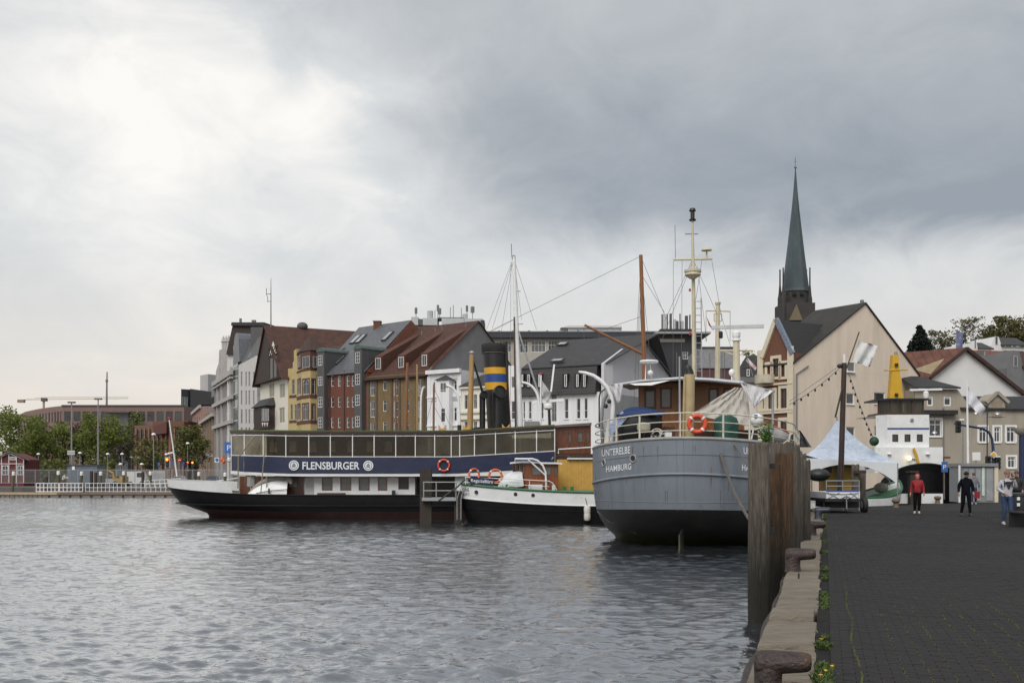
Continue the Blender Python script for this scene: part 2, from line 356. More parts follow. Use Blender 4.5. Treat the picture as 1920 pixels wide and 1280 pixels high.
# ------------------------------------------------------------------ water
def water_material():
 m = bpy.data.materials.new('harbour_water'); m.use_nodes = True; nt = m.node_tree; N = nt.nodes; L = nt.links
 b = N['Principled BSDF']; b.inputs['Base Color'].default_value = (.040, .046, .050, 1); b.inputs['Roughness'].default_value = .12
 b.inputs['IOR'].default_value = 1.38; b.inputs['Specular IOR Level'].default_value = .5
 g = N.new('ShaderNodeNewGeometry')
 def nz(scale, st, det, dist=0.0):
  mp = N.new('ShaderNodeMapping'); L.new(g.outputs['Position'], mp.inputs[0]); mp.inputs['Scale'].default_value = st
  n = N.new('ShaderNodeTexNoise'); n.inputs['Scale'].default_value = scale; n.inputs['Detail'].default_value = det; n.inputs['Distortion'].default_value = dist
  L.new(mp.outputs[0], n.inputs['Vector']); return n.outputs['Fac']
 # ripples too small to model: rougher out on the open basin than under the quay
 sp = N.new('ShaderNodeSeparateXYZ'); L.new(g.outputs['Position'], sp.inputs[0]); rr = N.new('ShaderNodeMapRange'); L.new(sp.outputs[1], rr.inputs[0])
 for i, v in ((1, 16), (2, 62), (3, .03), (4, .13)): rr.inputs[i].default_value = v
 n1 = nz(2.4, (.7, 1, 1), 4, .3); n2 = nz(13, (.6, 1, 1), 4, .2)
 # rings of rain drops
 vo = N.new('ShaderNodeTexVoronoi'); vo.inputs['Scale'].default_value = 2.3; L.new(g.outputs['Position'], vo.inputs['Vector'])
 a = N.new('ShaderNodeMath'); a.operation = 'MULTIPLY_ADD'; L.new(n2, a.inputs[0]); a.inputs[1].default_value = .34;
 c = N.new('ShaderNodeMath'); c.operation = 'MULTIPLY'; L.new(n1, c.inputs[0]); c.inputs[1].default_value = 1.0; L.new(c.outputs[0], a.inputs[2])
 mr = N.new('ShaderNodeMapRange'); L.new(vo.outputs['Distance'], mr.inputs[0]); mr.inputs[1].default_value = 0; mr.inputs[2].default_value = .085; mr.inputs[3].default_value = .10; mr.inputs[4].default_value = 0
 a2 = N.new('ShaderNodeMath'); a2.operation = 'ADD'; L.new(a.outputs[0], a2.inputs[0]); L.new(mr.outputs[0], a2.inputs[1])
 bp = N.new('ShaderNodeBump'); bp.inputs['Strength'].default_value = 1.0; bp.inputs['Distance'].default_value = .042
 L.new(a2.outputs[0], bp.inputs['Height'])
 gl_ = N.new('ShaderNodeBsdfGlossy'); gl_.inputs['Color'].default_value = (.97, .98, 1, 1); L.new(rr.outputs[0], gl_.inputs['Roughness']); df = N.new('ShaderNodeBsdfDiffuse'); df.inputs[0].default_value = (.030, .034, .040, 1)
 fr = N.new('ShaderNodeFresnel'); fr.inputs[0].default_value = 1.4; mx = N.new('ShaderNodeMixShader'); pw = N.new('ShaderNodeMath'); pw.operation = 'POWER'; L.new(fr.outputs[0], pw.inputs[0]); pw.inputs[1].default_value = .38
 for q in (gl_, fr): L.new(bp.outputs[0], q.inputs['Normal'])
 L.new(pw.outputs[0], mx.inputs[0]); L.new(df.outputs[0], mx.inputs[1]); L.new(gl_.outputs[0], mx.inputs[2]); L.new(mx.outputs[0], N['Material Output'].inputs[0]); N.remove(b)
 return m
def build_water():
 rng = np.random.default_rng(3)
 y = np.concatenate([np.array([-40, -10, 0, 6, 10.]), 12.0 * (150 / 12.0) ** (np.linspace(0, 1, 820)), np.array([170, 260.])])
 c = np.concatenate([-np.geomspace(.62, 4, 12)[::-1], np.linspace(-.6, .6, 680), np.geomspace(.62, 4, 12)])
 yy, cc = np.meshgrid(y, c, indexing='ij'); xx = cc * np.maximum(yy, 14.0)
 z = np.zeros_like(yy); sp = np.maximum(yy, 12) * .0031
 for k in range(80):
  wl = 10 ** (rng.uniform(-.75, -.08) if k % 5 else rng.uniform(-.08, .3)); th = rng.normal(R(78), .75); kx, ky = cos(th) * 2 * PI / wl, sin(th) * 2 * PI / wl
  amp = .0060 * wl * rng.uniform(.6, 1.3) * (1 if wl < .9 else .6)
  att = np.clip((wl / sp - 2.2) / 2.5, 0, 1)
  ph = kx * xx + ky * yy + rng.uniform(0, 6.28) + .6 * np.sin(xx * .21 + yy * .33 + k)
  z += amp * att * np.sin(ph)
 # gusts: calmer and rougher patches
 gust = .85 + .5 * np.sin(xx * .055 + 1.3 * np.sin(yy * .05)) * np.sin(yy * .16 + .04 * xx)
 z *= gust
 z[(yy < 11) | (yy > 151)] = 0
 vs = np.stack([xx, yy, z], -1).reshape(-1, 3); nr, nc = yy.shape
 i = np.arange(nr - 1)[:, None] * nc + np.arange(nc - 1)[None, :]
 fs = np.stack([i, i + 1, i + 1 + nc, i + nc], -1).reshape(-1, 4)
 me = bpy.data.meshes.new('water'); me.vertices.add(len(vs)); me.vertices.foreach_set('co', vs.astype(np.float32).ravel())
 me.loops.add(fs.size); me.loops.foreach_set('vertex_index', fs.astype(np.int32).ravel())
 me.polygons.add(len(fs)); me.polygons.foreach_set('loop_start', np.arange(0, fs.size, 4, dtype=np.int32))
 me.polygons.foreach_set('use_smooth', np.ones(len(fs), dtype=bool)); me.update(); me.validate()
 tag(link('water', me, water_material()), kind='structure')
build_water()
# ------------------------------------------------------------------ quay
QZ = 1.15
Q0 = V((1.843, 8.67, 0)); QD = V((.2821, .9594, 0)); QR = V((.9594, -.2821, 0))
def QP(s, r, z=QZ): return Q0 + QD * s + QR * r + UP * z
stone_wall = M('quay_masonry', (.11, .10, .085), rough=.85, var=.35, scale=1.5, bump=.6, bscale=6, mossz=(.0, .7, (.02, .03, .012)))
land_m = M('far_paving', (.10, .095, .09), rough=.8, var=.25, scale=.6)
quay = MB()
KW = .62
SEND = 46.8
qa = [QP(-14, KW + .02), QP(SEND, KW + .02), V((X(1797, 62.5), 62.5, QZ)), V((X(1790, 98), 98, QZ)), V((140, 98, QZ)), V((140, -20, QZ)), QP(-14, 30)]
quay.prism([p - UP * 2.4 for p in qa], UP * (2.4 - .012))
quay_m = M('paving_bed', (.024, .0225, .022), rough=.9, spec=.1, var=.3, scale=3, bump=.5, bscale=30)
quay_o = tag(quay.obj('quay', quay_m), kind='structure')
MB().prism([QP(-14, .05, -1.2), QP(SEND, .05, -1.2), QP(SEND, KW + .03, -1.2), QP(-14, KW + .03, -1.2)], UP * (QZ + 1.2 - .30)).obj('quay_face', stone_wall, quay_o)
# far land behind the harbour
fl = [(-400, 137), (-70, 137), (-34, 131), (-8, 119), (14, 108), (26, 99.5), (X(1790, 98), 98.004), (140, 98.004), (400, 98.004), (400, 900), (-400, 900)]
tag(MB().prism([V((a, b, -1.5)) for a, b in fl], UP * (QZ + 1.5 - .02)).obj('far_ground', land_m), kind='structure')
# kerb stones: sandstone blocks, uneven, worn
kerb_m = M('kerb_sandstone', (.185, .156, .12), rough=.9, var=.4, scale=6, bump=1.0, bscale=11, stretch=(.6, 2.2, 1), dark=(.075, .062, .043), darkamt=.55, darkscale=3)
def worn_block(nx, ny, lx, ly, h, seed):
 """block with a gently dished top and chipped arrises"""
 rg = Rnd(seed); rows = []
 e = .035
 us = [0, e] + [lx * i / nx for i in range(1, nx)] + [lx - e, lx]; vs = [0, e] + [ly * i / ny for i in range(1, ny)] + [ly - e, ly]
 for a, u in enumerate(us):
  row = []
  for b, v in enumerate(vs):
   z = rg.uniform(-.008, .008); du = dv = 0
   if a in (0, len(us) - 1): z -= .035 + rg.uniform(0, .02); du = rg.uniform(0, .02) * (1 if a == 0 else -1)
   if b == 0: z -= .06 + rg.uniform(0, .05); dv = rg.uniform(0, .04)
   elif b == 1: z -= .01 + rg.uniform(0, .015)
   if b == len(vs) - 1: z -= .02; dv = -rg.uniform(0, .07)
   row.append((u + du, v + dv, z))
  rows.append(row)
 k, n = len(us), len(vs)
 mb = MB(); mb.grid([[(p[1], p[0], p[2]) for p in r] for r in rows])
 rim = [j for j in range(n)] + [i * n + n - 1 for i in range(1, k)] + [(k - 1) * n + j for j in range(n - 2, -1, -1)] + [i * n for i in range(k - 2, 0, -1)]
 base = len(mb.v)
 for r in rim: mb.v.append((mb.v[r][0], mb.v[r][1], -h))
 q = len(rim)
 for i in range(q): mb.f.append((rim[(i + 1) % q], rim[i], base + i, base + (i + 1) % q))
 return mb
js = [-6.2, -4.4, -2.9, -1.3, .15, 1.9, 3.95, 4.95, 6.2, 7.5, 8.9, 10.2, 11.7, 13.1, 14.5, 16.1, 17.6, 18.9, 20.2, 21.5]
while js[-1] < SEND - 1.4: js.append(js[-1] + random.uniform(1.2, 1.6))
js.append(SEND)
qang = atan2(QR.y, QR.x)
for i, (a, b) in enumerate(zip(js, js[1:])):
 mb = worn_block(5 if i < 16 else 3, 6 if i < 16 else 4, b - a - .022, KW - .01 + random.uniform(-.05, .02), .33, i)
 o = mb.obj('kerb_stone', kerb_m, quay_o, smooth=False)
 p = QP(a + .011, random.uniform(-.015, .03), QZ + (random.uniform(-.012, .012) if i != 6 else .045))
 o.location = p; o.rotation_euler = (random.uniform(-.008, .008), random.uniform(-.012, .012), qang + random.uniform(-.006, .006))
 smoothed(o, 32)
# worn timber fender edge seen below the stones
rust = M('rusty_iron', (.045, .032, .030), rough=.55, var=.4, scale=7, bump=.5, bscale=30, dark=(.15, .075, .035), darkamt=.25, darkscale=5, metal=.25)
MB().tube([QP(s, -.03 + .02 * sin(s * 2.1), QZ - .27 + .03 * sin(s * 1.3)) for s in np.arange(-6, 12, .5)], .06, 6).obj('fender_rail', rust, quay_o)
# paving: small dark clinkers in rows across the quay, real bricks with joints
pav_m = bpy.data.materials.new('clinker_paving'); pav_m.use_nodes = True
def pav_nodes():
 nt = pav_m.node_tree; N = nt.nodes; L = nt.links; b = N['Principled BSDF']; b.inputs['Specular IOR Level'].default_value = .22
 g = N.new('ShaderNodeNewGeometry'); n = N.new('ShaderNodeTexNoise'); n.inputs['Scale'].default_value = .35; n.inputs['Detail'].default_value = 9; n.inputs['Roughness'].default_value = .7
 L.new(g.outputs['Position'], n.inputs['Vector'])
 m1 = N.new('ShaderNodeMath'); m1.operation = 'MULTIPLY_ADD'; L.new(g.outputs['Random Per Island'], m1.inputs[0]); m1.inputs[1].default_value = .22; L.new(n.outputs['Fac'], m1.inputs[2])
 r = N.new('ShaderNodeValToRGB'); L.new(m1.outputs[0], r.inputs[0]); r.color_ramp.elements[0].position = .42; r.color_ramp.elements[0].color = (.0125, .0114, .0114, 1)
 r.color_ramp.elements[1].position = .84; r.color_ramp.elements[1].color = (.029, .0262, .0258, 1)
 L.new(r.outputs[0], b.inputs['Base Color'])
 rr = N.new('ShaderNodeMapRange'); L.new(m1.outputs[0], rr.inputs[0]); rr.inputs[1].default_value = .3; rr.inputs[3].default_value = .6; rr.inputs[4].default_value = .9; L.new(rr.outputs[0], b.inputs['Roughness'])
 n3 = N.new('ShaderNodeTexNoise'); n3.inputs['Scale'].default_value = 60; L.new(g.outputs['Position'], n3.inputs['Vector'])
 bp = N.new('ShaderNodeBump'); bp.inputs['Strength'].default_value = .35; bp.inputs['Distance'].default_value = .02; L.new(n3.outputs['Fac'], bp.inputs['Height']); L.new(bp.outputs[0], b.inputs['Normal'])
pav_nodes()
def paving():
 mb = MB(); rg = Rnd(5); verts = []; faces = []
 bw, bl = .20, .102
 s = -3.0; row = 0
 while s < 44:
  edges = [KW + .10]; rmax = 2.2 + s * .22 + 3.2; r = KW + .10 + (bw / 2 if row % 2 else bw)
  while r < rmax: edges.append(r); r += bw
  for r0, r1 in zip(edges, edges[1:]):
   z = QZ + rg.uniform(-.002, .002) + .008 * sin(s * .9) * sin(r0 * .8 + s * .2); t = rg.uniform(-.0015, .0015)
   n = len(verts)
   for (a, b_, dz) in ((r0 + .001, s + .001, 0), (r1 - .001, s + .001, 0), (r1 - .001, s + bl - .001, 0), (r0 + .001, s + bl - .001, 0)): verts.append(QP(b_, a, z - .012))
   for (a, b_, dz) in ((r0 + .003, s + .003, t), (r1 - .003, s + .003, -t), (r1 - .003, s + bl - .003, -t), (r0 + .003, s + bl - .003, t)): verts.append(QP(b_, a, z + dz))
   faces += [(n + 4, n + 5, n + 6, n + 7), (n, n + 1, n + 5, n + 4), (n + 1, n + 2, n + 6, n + 5), (n + 2, n + 3, n + 7, n + 6), (n + 3, n, n + 4, n + 7)]
  s += bl; row += 1
 mb.v = [tuple(v) for v in verts]; mb.f = faces
 tag(mb.obj('paving_bricks', pav_m, quay_o), kind='stuff')
paving()
# the sheet of paving beyond the bricks that can be told apart
pv = [QP(44.1, KW + .1), QP(SEND, KW + .1), V((X(1797, 62.5), 62.4, QZ)), V((X(1790, 97.9) + .05, 97.9, QZ)), V((139, 97.9, QZ)), V((139, 30, QZ)), QP(20, 2.2 + 20 * .22 + 3.3), QP(44.1, 2.2 + 44.1 * .22 + 3.3)]
MB().prism([p - UP * .012 for p in pv], UP * .012).obj('paving_sheet', pav_m, quay_o)
pv = [QP(-13.9, KW + .1), QP(-3.05, KW + .1), QP(-3.05, 5.6), QP(20, 9.8), V((139, 29, QZ)), V((139, -19, QZ)), QP(-13.9, 29)]
MB().prism([p - UP * .014 for p in pv], UP * .012).obj('paving_sheet', pav_m, quay_o)
# asphalt strip between kerb and clinkers
MB().prism([QP(-6, KW - .04, QZ - .03), QP(46, KW - .04, QZ - .03), QP(46, KW + .1, QZ - .03), QP(-6, KW + .1, QZ - .03)], UP * .022).obj('joint_strip', quay_m, quay_o)
# ------------------------------------------------------------------ moss in the joints, grass and dandelions along the kerb
moss_m = M('joint_moss', (.08, .09, .02), rough=.9, var=.4, scale=9)
grass_m = M('kerb_grass', (.055, .085, .018), rough=.8, var=.4, scale=8)
mo = MB(); rg = Rnd(11)
def tuft(mb, s, r, h, n=3):
 p = QP(s, r, QZ - .012)
 for k in range(n):
  a = rg.uniform(0, 6.28); w = h * rg.uniform(.16, .3); d = V((cos(a), sin(a), 0)); q = p + d * rg.uniform(0, .025)
  tip = q + d * h * rg.uniform(.3, .9) + UP * h * rg.uniform(.5, 1.0); sd = d.cross(UP) * w
  mb.add([q - sd, q + sd, (q + tip) / 2 + sd * .8 + UP * h * .2, tip, (q + tip) / 2 - sd * .8 + UP * h * .2], [(0, 1, 2, 3, 4)])
# one continuous moss line, then dotted joints
for s in np.arange(-3, 22, .012):
 r = .62 + .33 + .02 * sin(s * 1.9) + (s + 3) * .0022 * 0
 if rg.random() < ((.55 + .4 * sin(s * 5)) if s < 3.5 else .15 if s < 8 else .03): mo.obox(QP(s, r + rg.uniform(-.011, .011), QZ + .001), QR * rg.uniform(.002, .006), QD * rg.uniform(.005, .012), UP * rg.uniform(.006, .012))
for k, r0 in enumerate((1.27, 1.47, 1.67, 1.97, 2.17, 2.47, 2.67, 2.97, 3.17, 3.47, 3.77)):
 row = 0
 for s in np.arange(-3, 7.5, .102):
  row += 1
  if rg.random() < .9 * max(0, 1 - max(0, s - 1 - .3 * k) / 5.0):
   for q in range(rg.randint(1, 2)): mo.obox(QP(s + rg.uniform(-.02, .02), r0 + .05 + rg.uniform(-.014, .014), QZ + .002), QR * rg.uniform(.003, .0075), QD * rg.uniform(.004, .010), UP * rg.uniform(.005, .010))
tag(mo.obj('joint_moss', moss_m), 'yellow green moss growing in the joints of the dark quay paving', 'moss', kind='stuff')
gr = MB()
for s0, s1, n, h in ((-.35, .0, 60, .05), (.0, 1.05, 360, .06), (1.95, 2.3, 70, .06), (2.6, 2.75, 30, .05), (5.2, 7.2, 260, .035), (8.9, 9.9, 60, .045), (10.6, 11.6, 80, .045), (15.0, 15.9, 80, .05), (18, 20, 40, .04), (25, 31, 120, .045), (34, 40, 80, .04)):
 for k in range(n): tuft(gr, rg.uniform(s0, s1), KW + rg.gauss(.04, .025), h * rg.uniform(.5, 1.2), 4)
tag(gr.obj('kerb_grass', grass_m), 'short green grass tufts along the inner edge of the kerb stones', 'grass', kind='stuff')
yel = M('dandelion_yellow', (.75, .46, .02), rough=.7, var=.1); stem_m = M('dandelion_stem', (.12, .16, .04), rough=.8)
dw = M('seed_head_white', (.6, .58, .5), rough=.8)
proto = None
for k, (s, r) in enumerate(((.15, KW + .01), (.42, KW + .06), (.6, KW + .12), (2.08, KW + .02))):
 p = QP(s, r, QZ - .02)
 if proto is None:
  proto = thing('dandelion', '', 'flower', p, 'dandelions in the grass along the kerb')
  MB().tube([p, p + V((.004, 0, .04)), p + V((.01, .002, .085))], .003, 5).obj('stem', stem_m, proto)
  f = MB(); c = p + V((.01, .002, .087))
  for q in range(14):
   a = q * 2.4; e = V((cos(a), sin(a), .35 + .4 * (q % 3) / 2)).normalized() * .02; sd = V((-sin(a), cos(a), 0)) * .006
   f.add([c - sd * .4, c + sd * .4, c + e + sd, c + e - sd], [(0, 1, 2, 3)])
  f.lathe([(.007, -.004), (.009, .004), (.004, .010)], c, 8).obj('flower_head', yel, proto)
  o = proto
 else: o = copy_tree(proto, loc=p, rz=k * 1.3, scale=.8 + .1 * (k % 4))
 o['label'] = ('leftmost of the three dandelions beside the nearest bollard', 'middle one of the three dandelions beside the nearest bollard', 'rightmost of the three dandelions beside the nearest bollard', 'single yellow dandelion on the kerb, farther off than the other dandelions')[k]
# ------------------------------------------------------------------ bollards
def bollard(s, r, label, sc=1.0, boll=None, z=None, flip=0.0, mat=rust):
 base = QP(s, r, QZ - .02 if z is None else z)
 t = thing('bollard', label, 'bollard', base, 'iron mooring bollards along the quay')
 hd = (QR * cos(flip) + QD * sin(flip)).normalized()
 mb = MB(); rows = []
 H = .40 * sc
 # squat iron post that bends over at the top into a blunt horn pointing inland
 n = 18
 for i, (c, h, a, b) in enumerate(((-.055, 0, .150, .15), (-.055, .03, .138, .14), (-.06, .12, .130, .13), (-.058, .20, .132, .13), (-.035, .26, .155, .132), (.02, .31, .205, .132))):
  rows.append([base + hd * (c * sc) + hd * (a * sc * cos(2 * PI * j / n)) + hd.cross(UP) * (-b * sc * sin(2 * PI * j / n)) + UP * h * sc for j in range(n)])
 mb.grid(rows, close=True)
 post = smoothed(mb.obj('post', mat, t), 60)
 hb = MB(); rows = []
 for x_, ry, rz, zc in ((-.192, .02, .02, .29), (-.188, .08, .07, .295), (-.175, .11, .10, .30), (-.13, .132, .115, .305), (-.04, .135, .118, .308), (.10, .13, .108, .315), (.25, .125, .098, .322), (.31, .115, .088, .324), (.335, .09, .068, .324), (.343, .02, .02, .324)):
  rows.append([base + hd * (x_ * sc) + hd.cross(UP) * (-ry * sc * sin(2 * PI * j / n)) + UP * (zc + rz * cos(2 * PI * j / n)) * sc for j in range(n)])
 hb.grid(rows, close=True)
 smoothed(hb.obj('horn', mat, t), 60)
 return t
def s_of(py, r=.3):
 D = 1.7 * F / (py - HY); return (D - Q0.y - QR.y * r) / QD.y
def bpos(px, py):
 D = 1.7 * F / (py - HY); p = V((X(px, D), D, 0)) - Q0; return p.dot(QD), p.dot(QR)
s_, r_ = bpos(1452, 1297); bollard(s_, r_, 'largest rusty brown bollard, nearest, beside the dandelions', .82)
s_, r_ = bpos(1493, 1069); bollard(s_, r_, 'rusty brown bollard on the kerb, second from the front', .98)
s_, r_ = bpos(1526, 1002); bollard(s_, r_, 'rusty brown bollard on the kerb, third from the front', .95)
navy_iron = M('dark_blue_iron', (.03, .036, .05), rough=.45, var=.3, scale=5)
s_, r_ = bpos(1538, 972); bollard(s_, r_, 'dark blue grey bollard near the trailer, farthest on the kerb', 1.1, mat=navy_iron)
pin = MB().tube([QP(9.0, .26, QZ - .03), QP(9.0, .26, QZ + .1)], .016, 8)
tag(pin.obj('kerb_pin', rust), 'small rusty iron pin standing in a kerb stone', 'pin')
# ------------------------------------------------------------------ timber piles (dolphin) by the quay edge
wood_pile = M('pile_timber', (.135, .115, .093), rough=.9, var=.45, scale=4, stretch=(7, 7, .5), bump=1.0, bscale=9, dark=(.045, .035, .028), darkamt=.35, darkscale=1.6, mossz=(.9, 2.7, (.016, .015, .010)))
orange_pile = M('pile_timber_rusty', (.12, .068, .036), rough=.9, var=.45, scale=4, stretch=(7, 7, .6), bump=1.0, bscale=9, dark=(.05, .032, .02), darkamt=.5, darkscale=1.3, mossz=(1.0, 2.8, (.014, .012, .008)))
def pile(t, px, D, ztop, rad, seed, mat=wood_pile, lean=(0, 0)):
 rg = Rnd(seed); n = 40; rows = []; gro = [rg.choice((0, 0, 0, -.05, -.09, .02)) for _ in range(n)]
 ph = [rg.uniform(0, 6.28) for _ in range(5)]
 for i in range(13):
  f = i / 12; z = -1.5 + (ztop + 1.5) * f
  c = V((X(px, D) + lean[0] * z, D + lean[1] * z, z)); row = []
  for j in range(n):
   a = 2 * PI * j / n
   rr = rad * (1 + .05 * sin(3 * a + ph[0]) + .035 * sin(5 * a + ph[1]) + .02 * sin(z * 2.3 + ph[2] + a) + rg.uniform(-.012, .012) + gro[j] * (.6 + .4 * sin(z * 1.7 + j))) * (1.03 - .06 * f)
   zz = z + (rg.uniform(-.05, .05) if i == 12 else 0)
   row.append(c + V((cos(a) * rr, sin(a) * rr, zz - z)))
  rows.append(row)
 mb = MB().grid(rows, close=True); n0 = 12 * n
 cen = V((0, 0, 0))
 for p in rows[-1]: cen += p / n
 mb.v.append(tuple(cen - UP * .05)); k = len(mb.v) - 1
 for j in range(n): mb.f.append((n0 + j, n0 + (j + 1) % n, k))
 return smoothed(mb.obj('pile', mat, t), 50)
pt = thing('mooring_dolphin', 'cluster of tall weathered timber piles at the quay edge, the nearest one', 'mooring piles', (X(1440, 20.8), 20.8, 0))
pile(pt, 1424, 20.6, Zp(832, 20.6), .205, 1)
pile(pt, 1449, 21.5, Zp(838, 21.5) - .32, .15, 2, orange_pile)
pile(pt, 1465, 22.0, Zp(830, 22.0), .25, 3)
pile(pt, 1481, 23.4, Zp(835, 23.4), .22, 8)
pile(pt, 1471, 21.6, Zp(836, 21.6) - .15, .17, 9, orange_pile)
for z in (1.75, 3.0):
 MB().obox(W(1441, 888 - (z - 2.85) * F / 20.9, 20.9 - .12), V((.10, 0, 0)), V((0, .1, 0)), V((0, 0, .05))).obj('bolt_recess', M('dark_iron', (.012, .012, .012), rough=.6), pt)
pt2 = thing('mooring_dolphin', 'second cluster of grey timber piles right behind the nearest cluster', 'mooring piles', (X(1495, 27.5), 27.5, 0))
pile(pt2, 1488, 27.0, Zp(856, 27.0), .23, 4); pile(pt2, 1503, 27.6, Zp(862, 27.6), .22, 5); pile(pt2, 1497, 28.6, Zp(852, 28.6), .22, 6)
# a bush growing out of the pile heads
leaf_m = M('bush_leaf', (.075, .16, .03), rough=.6, var=.5, scale=14)
bu = thing('bush', 'small green bush growing out of the top of the nearest piles', 'bush', W(1438, 832, 21.0))
st = MB(); lf = MB()
for k in range(11):
 a = rg.uniform(0, 6.28); p0 = W(1438, 838, 21.0); p1 = p0 + V((cos(a) * rg.uniform(.05, .16), sin(a) * .1, rg.uniform(.18, .48))); st.tube([p0, (p0 + p1) / 2 + V((.01, 0, .03)), p1], .005, 4)
 for q in range(34):
  c = p0.lerp(p1, rg.uniform(.25, 1.05)) + V((rg.gauss(0, .045), rg.gauss(0, .045), rg.gauss(0, .03))); d = V((rg.uniform(-1, 1), rg.uniform(-1, 1), rg.uniform(-.4, .9))).normalized(); sd = d.cross(V((rg.uniform(-1, 1), .3, rg.uniform(-1, 1)))).normalized() * .016
  lf.add([c, c + d * .03 + sd, c + d * .065, c + d * .03 - sd], [(0, 1, 2, 3)])
st.obj('stem', stem_m, bu); lf.obj('foliage', leaf_m, bu)
# ------------------------------------------------------------------ hulls
class Hull:
 """levels from the gunwale down: (z aft, z mid, z fore, s aft, s fore, half beam, aft rounding length, fore taper length)"""
 def __init__(s, O, f, levels, p_aft=2.0, p_fore=1.9, sheer=(6, 8)):
  s.O = V(O); s.f = V(f).normalized(); s.l = s.f.cross(UP).normalized(); s.lv = levels; s.pa = p_aft; s.pf = p_fore; s.sh = sheer
  s.n1, s.n2, s.n3 = 14, 10, 10; s.half = s.n1 + s.n2 + s.n3
 def pt(s, j, k):       # j in -half..half (0 = aft middle), k = level index
  za, zm, zf, s0, s1, B, La, Lb = s.lv[k]; a = abs(j); sg = 1 if j >= 0 else -1
  if a <= s.n1:
   ph = PI / 2 * a / s.n1; x = s0 + La * (1 - cos(ph) ** (2 / s.pa)); b = B * sin(ph) ** (2 / s.pa)
  elif a <= s.n1 + s.n2:
   x = s0 + La + (s1 - Lb - s0 - La) * (a - s.n1) / s.n2; b = B
  else:
   q = (a - s.n1 - s.n2) / s.n3; x = s1 - Lb + Lb * q; b = B * (1 - q ** s.pf)
  r = max(0, 1 - (x - s0) / s.sh[0]); q = max(0, 1 - (s1 - x) / s.sh[1])
  z = zm + (za - zm) * r * r + (zf - zm) * q * q
  return s.O + s.f * x + s.l * (b * sg) + UP * z
 def at(s, j, z):       # surface point at outline parameter j (may be fractional) and height z
  j0 = math.floor(j); w = j - j0
  col = [s.pt(j0, k).lerp(s.pt(j0 + 1, k), w) for k in range(len(s.lv))]
  for a, b in zip(col, col[1:]):
   if (a.z - z) * (b.z - z) <= 0 and a.z != b.z: return a.lerp(b, (a.z - z) / (a.z - b.z))
  return col[0] if z > col[0].z else col[-1]
 def nrm(s, j, z):
  a = s.at(j - .4, z); b = s.at(j + .4, z); n = (b - a).cross(UP); n.normalize()
  c = s.O + s.f * 9; p = s.at(j, z);
  return n if n.dot(p - c) > 0 else -n
 def band(s, k0, k1, sub=1):
  rows = []
  for k in range(k0, k1 + 1):
   rows.append([s.pt(j, k) for j in range(-s.half, s.half + 1)])
  return MB().grid(rows)
 def deck(s, k, dz=0.0, name='deck'):
  pts = [s.pt(j, k) + UP * dz for j in range(-s.half, s.half + 1)]; mb = MB(); n = len(pts)
  mb.add(pts, [(i, i + 1, n - 2 - i, n - 1 - i) for i in range(n // 2)]); return mb
 def line(s, k, out, dz=0.0, step=1):
  r = []
  for j in range(-s.half, s.half + 1, step):
   p = s.pt(j, k); r.append(p + s.nrm(j, p.z) * out + UP * dz)
  return r
ring_red = M('life_ring_red', (.62, .075, .03), rough=.5, var=.15)
ring_orange = M('life_ring_orange', (.66, .14, .05), rough=.5, var=.15)
def life_ring(c, r, nrm_, label, mat=ring_red, tube=.06):
 t = thing('life_ring', label, 'life ring', c, 'life rings on the boats')
 smoothed(MB().torus(c, r, tube, nrm_, 28, 10).obj('ring', mat, t), 80)
 a, b = basis(V(nrm_))
 for k in range(4):
  q = PI / 4 + k * PI / 2; e = a * cos(q) + b * sin(q)
  tn = -a * sin(q) + b * cos(q); rows = []
  for i in range(3):
   cc = V(c) + e * r + tn * (i - 1) * .035
   rows.append([cc + (e * cos(w) + V(nrm_).normalized() * sin(w)) * (tube * 1.06) for w in [2 * PI * x / 10 for x in range(10)]])
  MB().grid(rows, close=True).obj('band', WHITE, t)
 return t
black_paint = M('black_hull_paint', (.006, .006, .007), spec=.12, rough=.5, var=.5, scale=1.5, dark=(.012, .011, .010), darkamt=.25, darkscale=2, stretch=(1, 1, 2.5))
red_boot = M('red_boot_paint', (.045, .016, .013), rough=.6, var=.4, scale=2, dark=(.02, .015, .012), darkamt=.5)
wpaint = M('white_ship_paint', (.72, .73, .73), rough=.4, var=.07, scale=1.5, dark=(.55, .50, .43), darkamt=.15, darkscale=1.6)
varnish = M('varnished_wood', (.115, .042, .020), rough=.3, var=.4, scale=4, stretch=(4, 4, .6), spec=.5)
dark_wood = M('dark_brown_wood', (.060, .030, .021), rough=.45, var=.35, scale=3, stretch=(4, 4, .7))
navy = M('navy_banner', (.006, .012, .045), rough=.55, var=.25, scale=1.4, bump=.5, bscale=3)
letter_white = M('lettering_white', (.72, .74, .76), rough=.5, var=.04)
roof_green = M('mossy_roof', (.085, .095, .045), rough=.85, var=.35, scale=1.5)
fascia = M('brown_fascia', (.045, .025, .020), rough=.5, var=.2)
gmetal = M('grey_metal', (.30, .31, .32), rough=.45, var=.12, metal=.2)
black_m = M('black_paint', (.012, .012, .013), rough=.45, var=.4, scale=2)
soot = M('canvas_soot', (.018, .018, .019), rough=.85, var=.5, scale=4, bump=.6, bscale=8)
yellow_p = M('funnel_yellow', (.62, .33, .018), rough=.4, var=.08); blue_p = M('funnel_blue', (.015, .06, .24), rough=.4, var=.08)
wood_mast = M('mast_wood', (.22, .088, .03), rough=.35, var=.25, stretch=(5, 5, .4)); pale_mast = M('pale_mast_wood', (.36, .225, .09), rough=.4, var=.2, stretch=(5, 5, .4))
rope_m = M('rope', (.10, .09, .08), rough=.9); wire_m = M('rigging_wire', (.12, .12, .125), rough=.5)
curtain = M('daylit_curtain', (.78, .73, .60), rough=.9, var=.08)  # curtain cream, paled to stand for daylight coming through the saloon
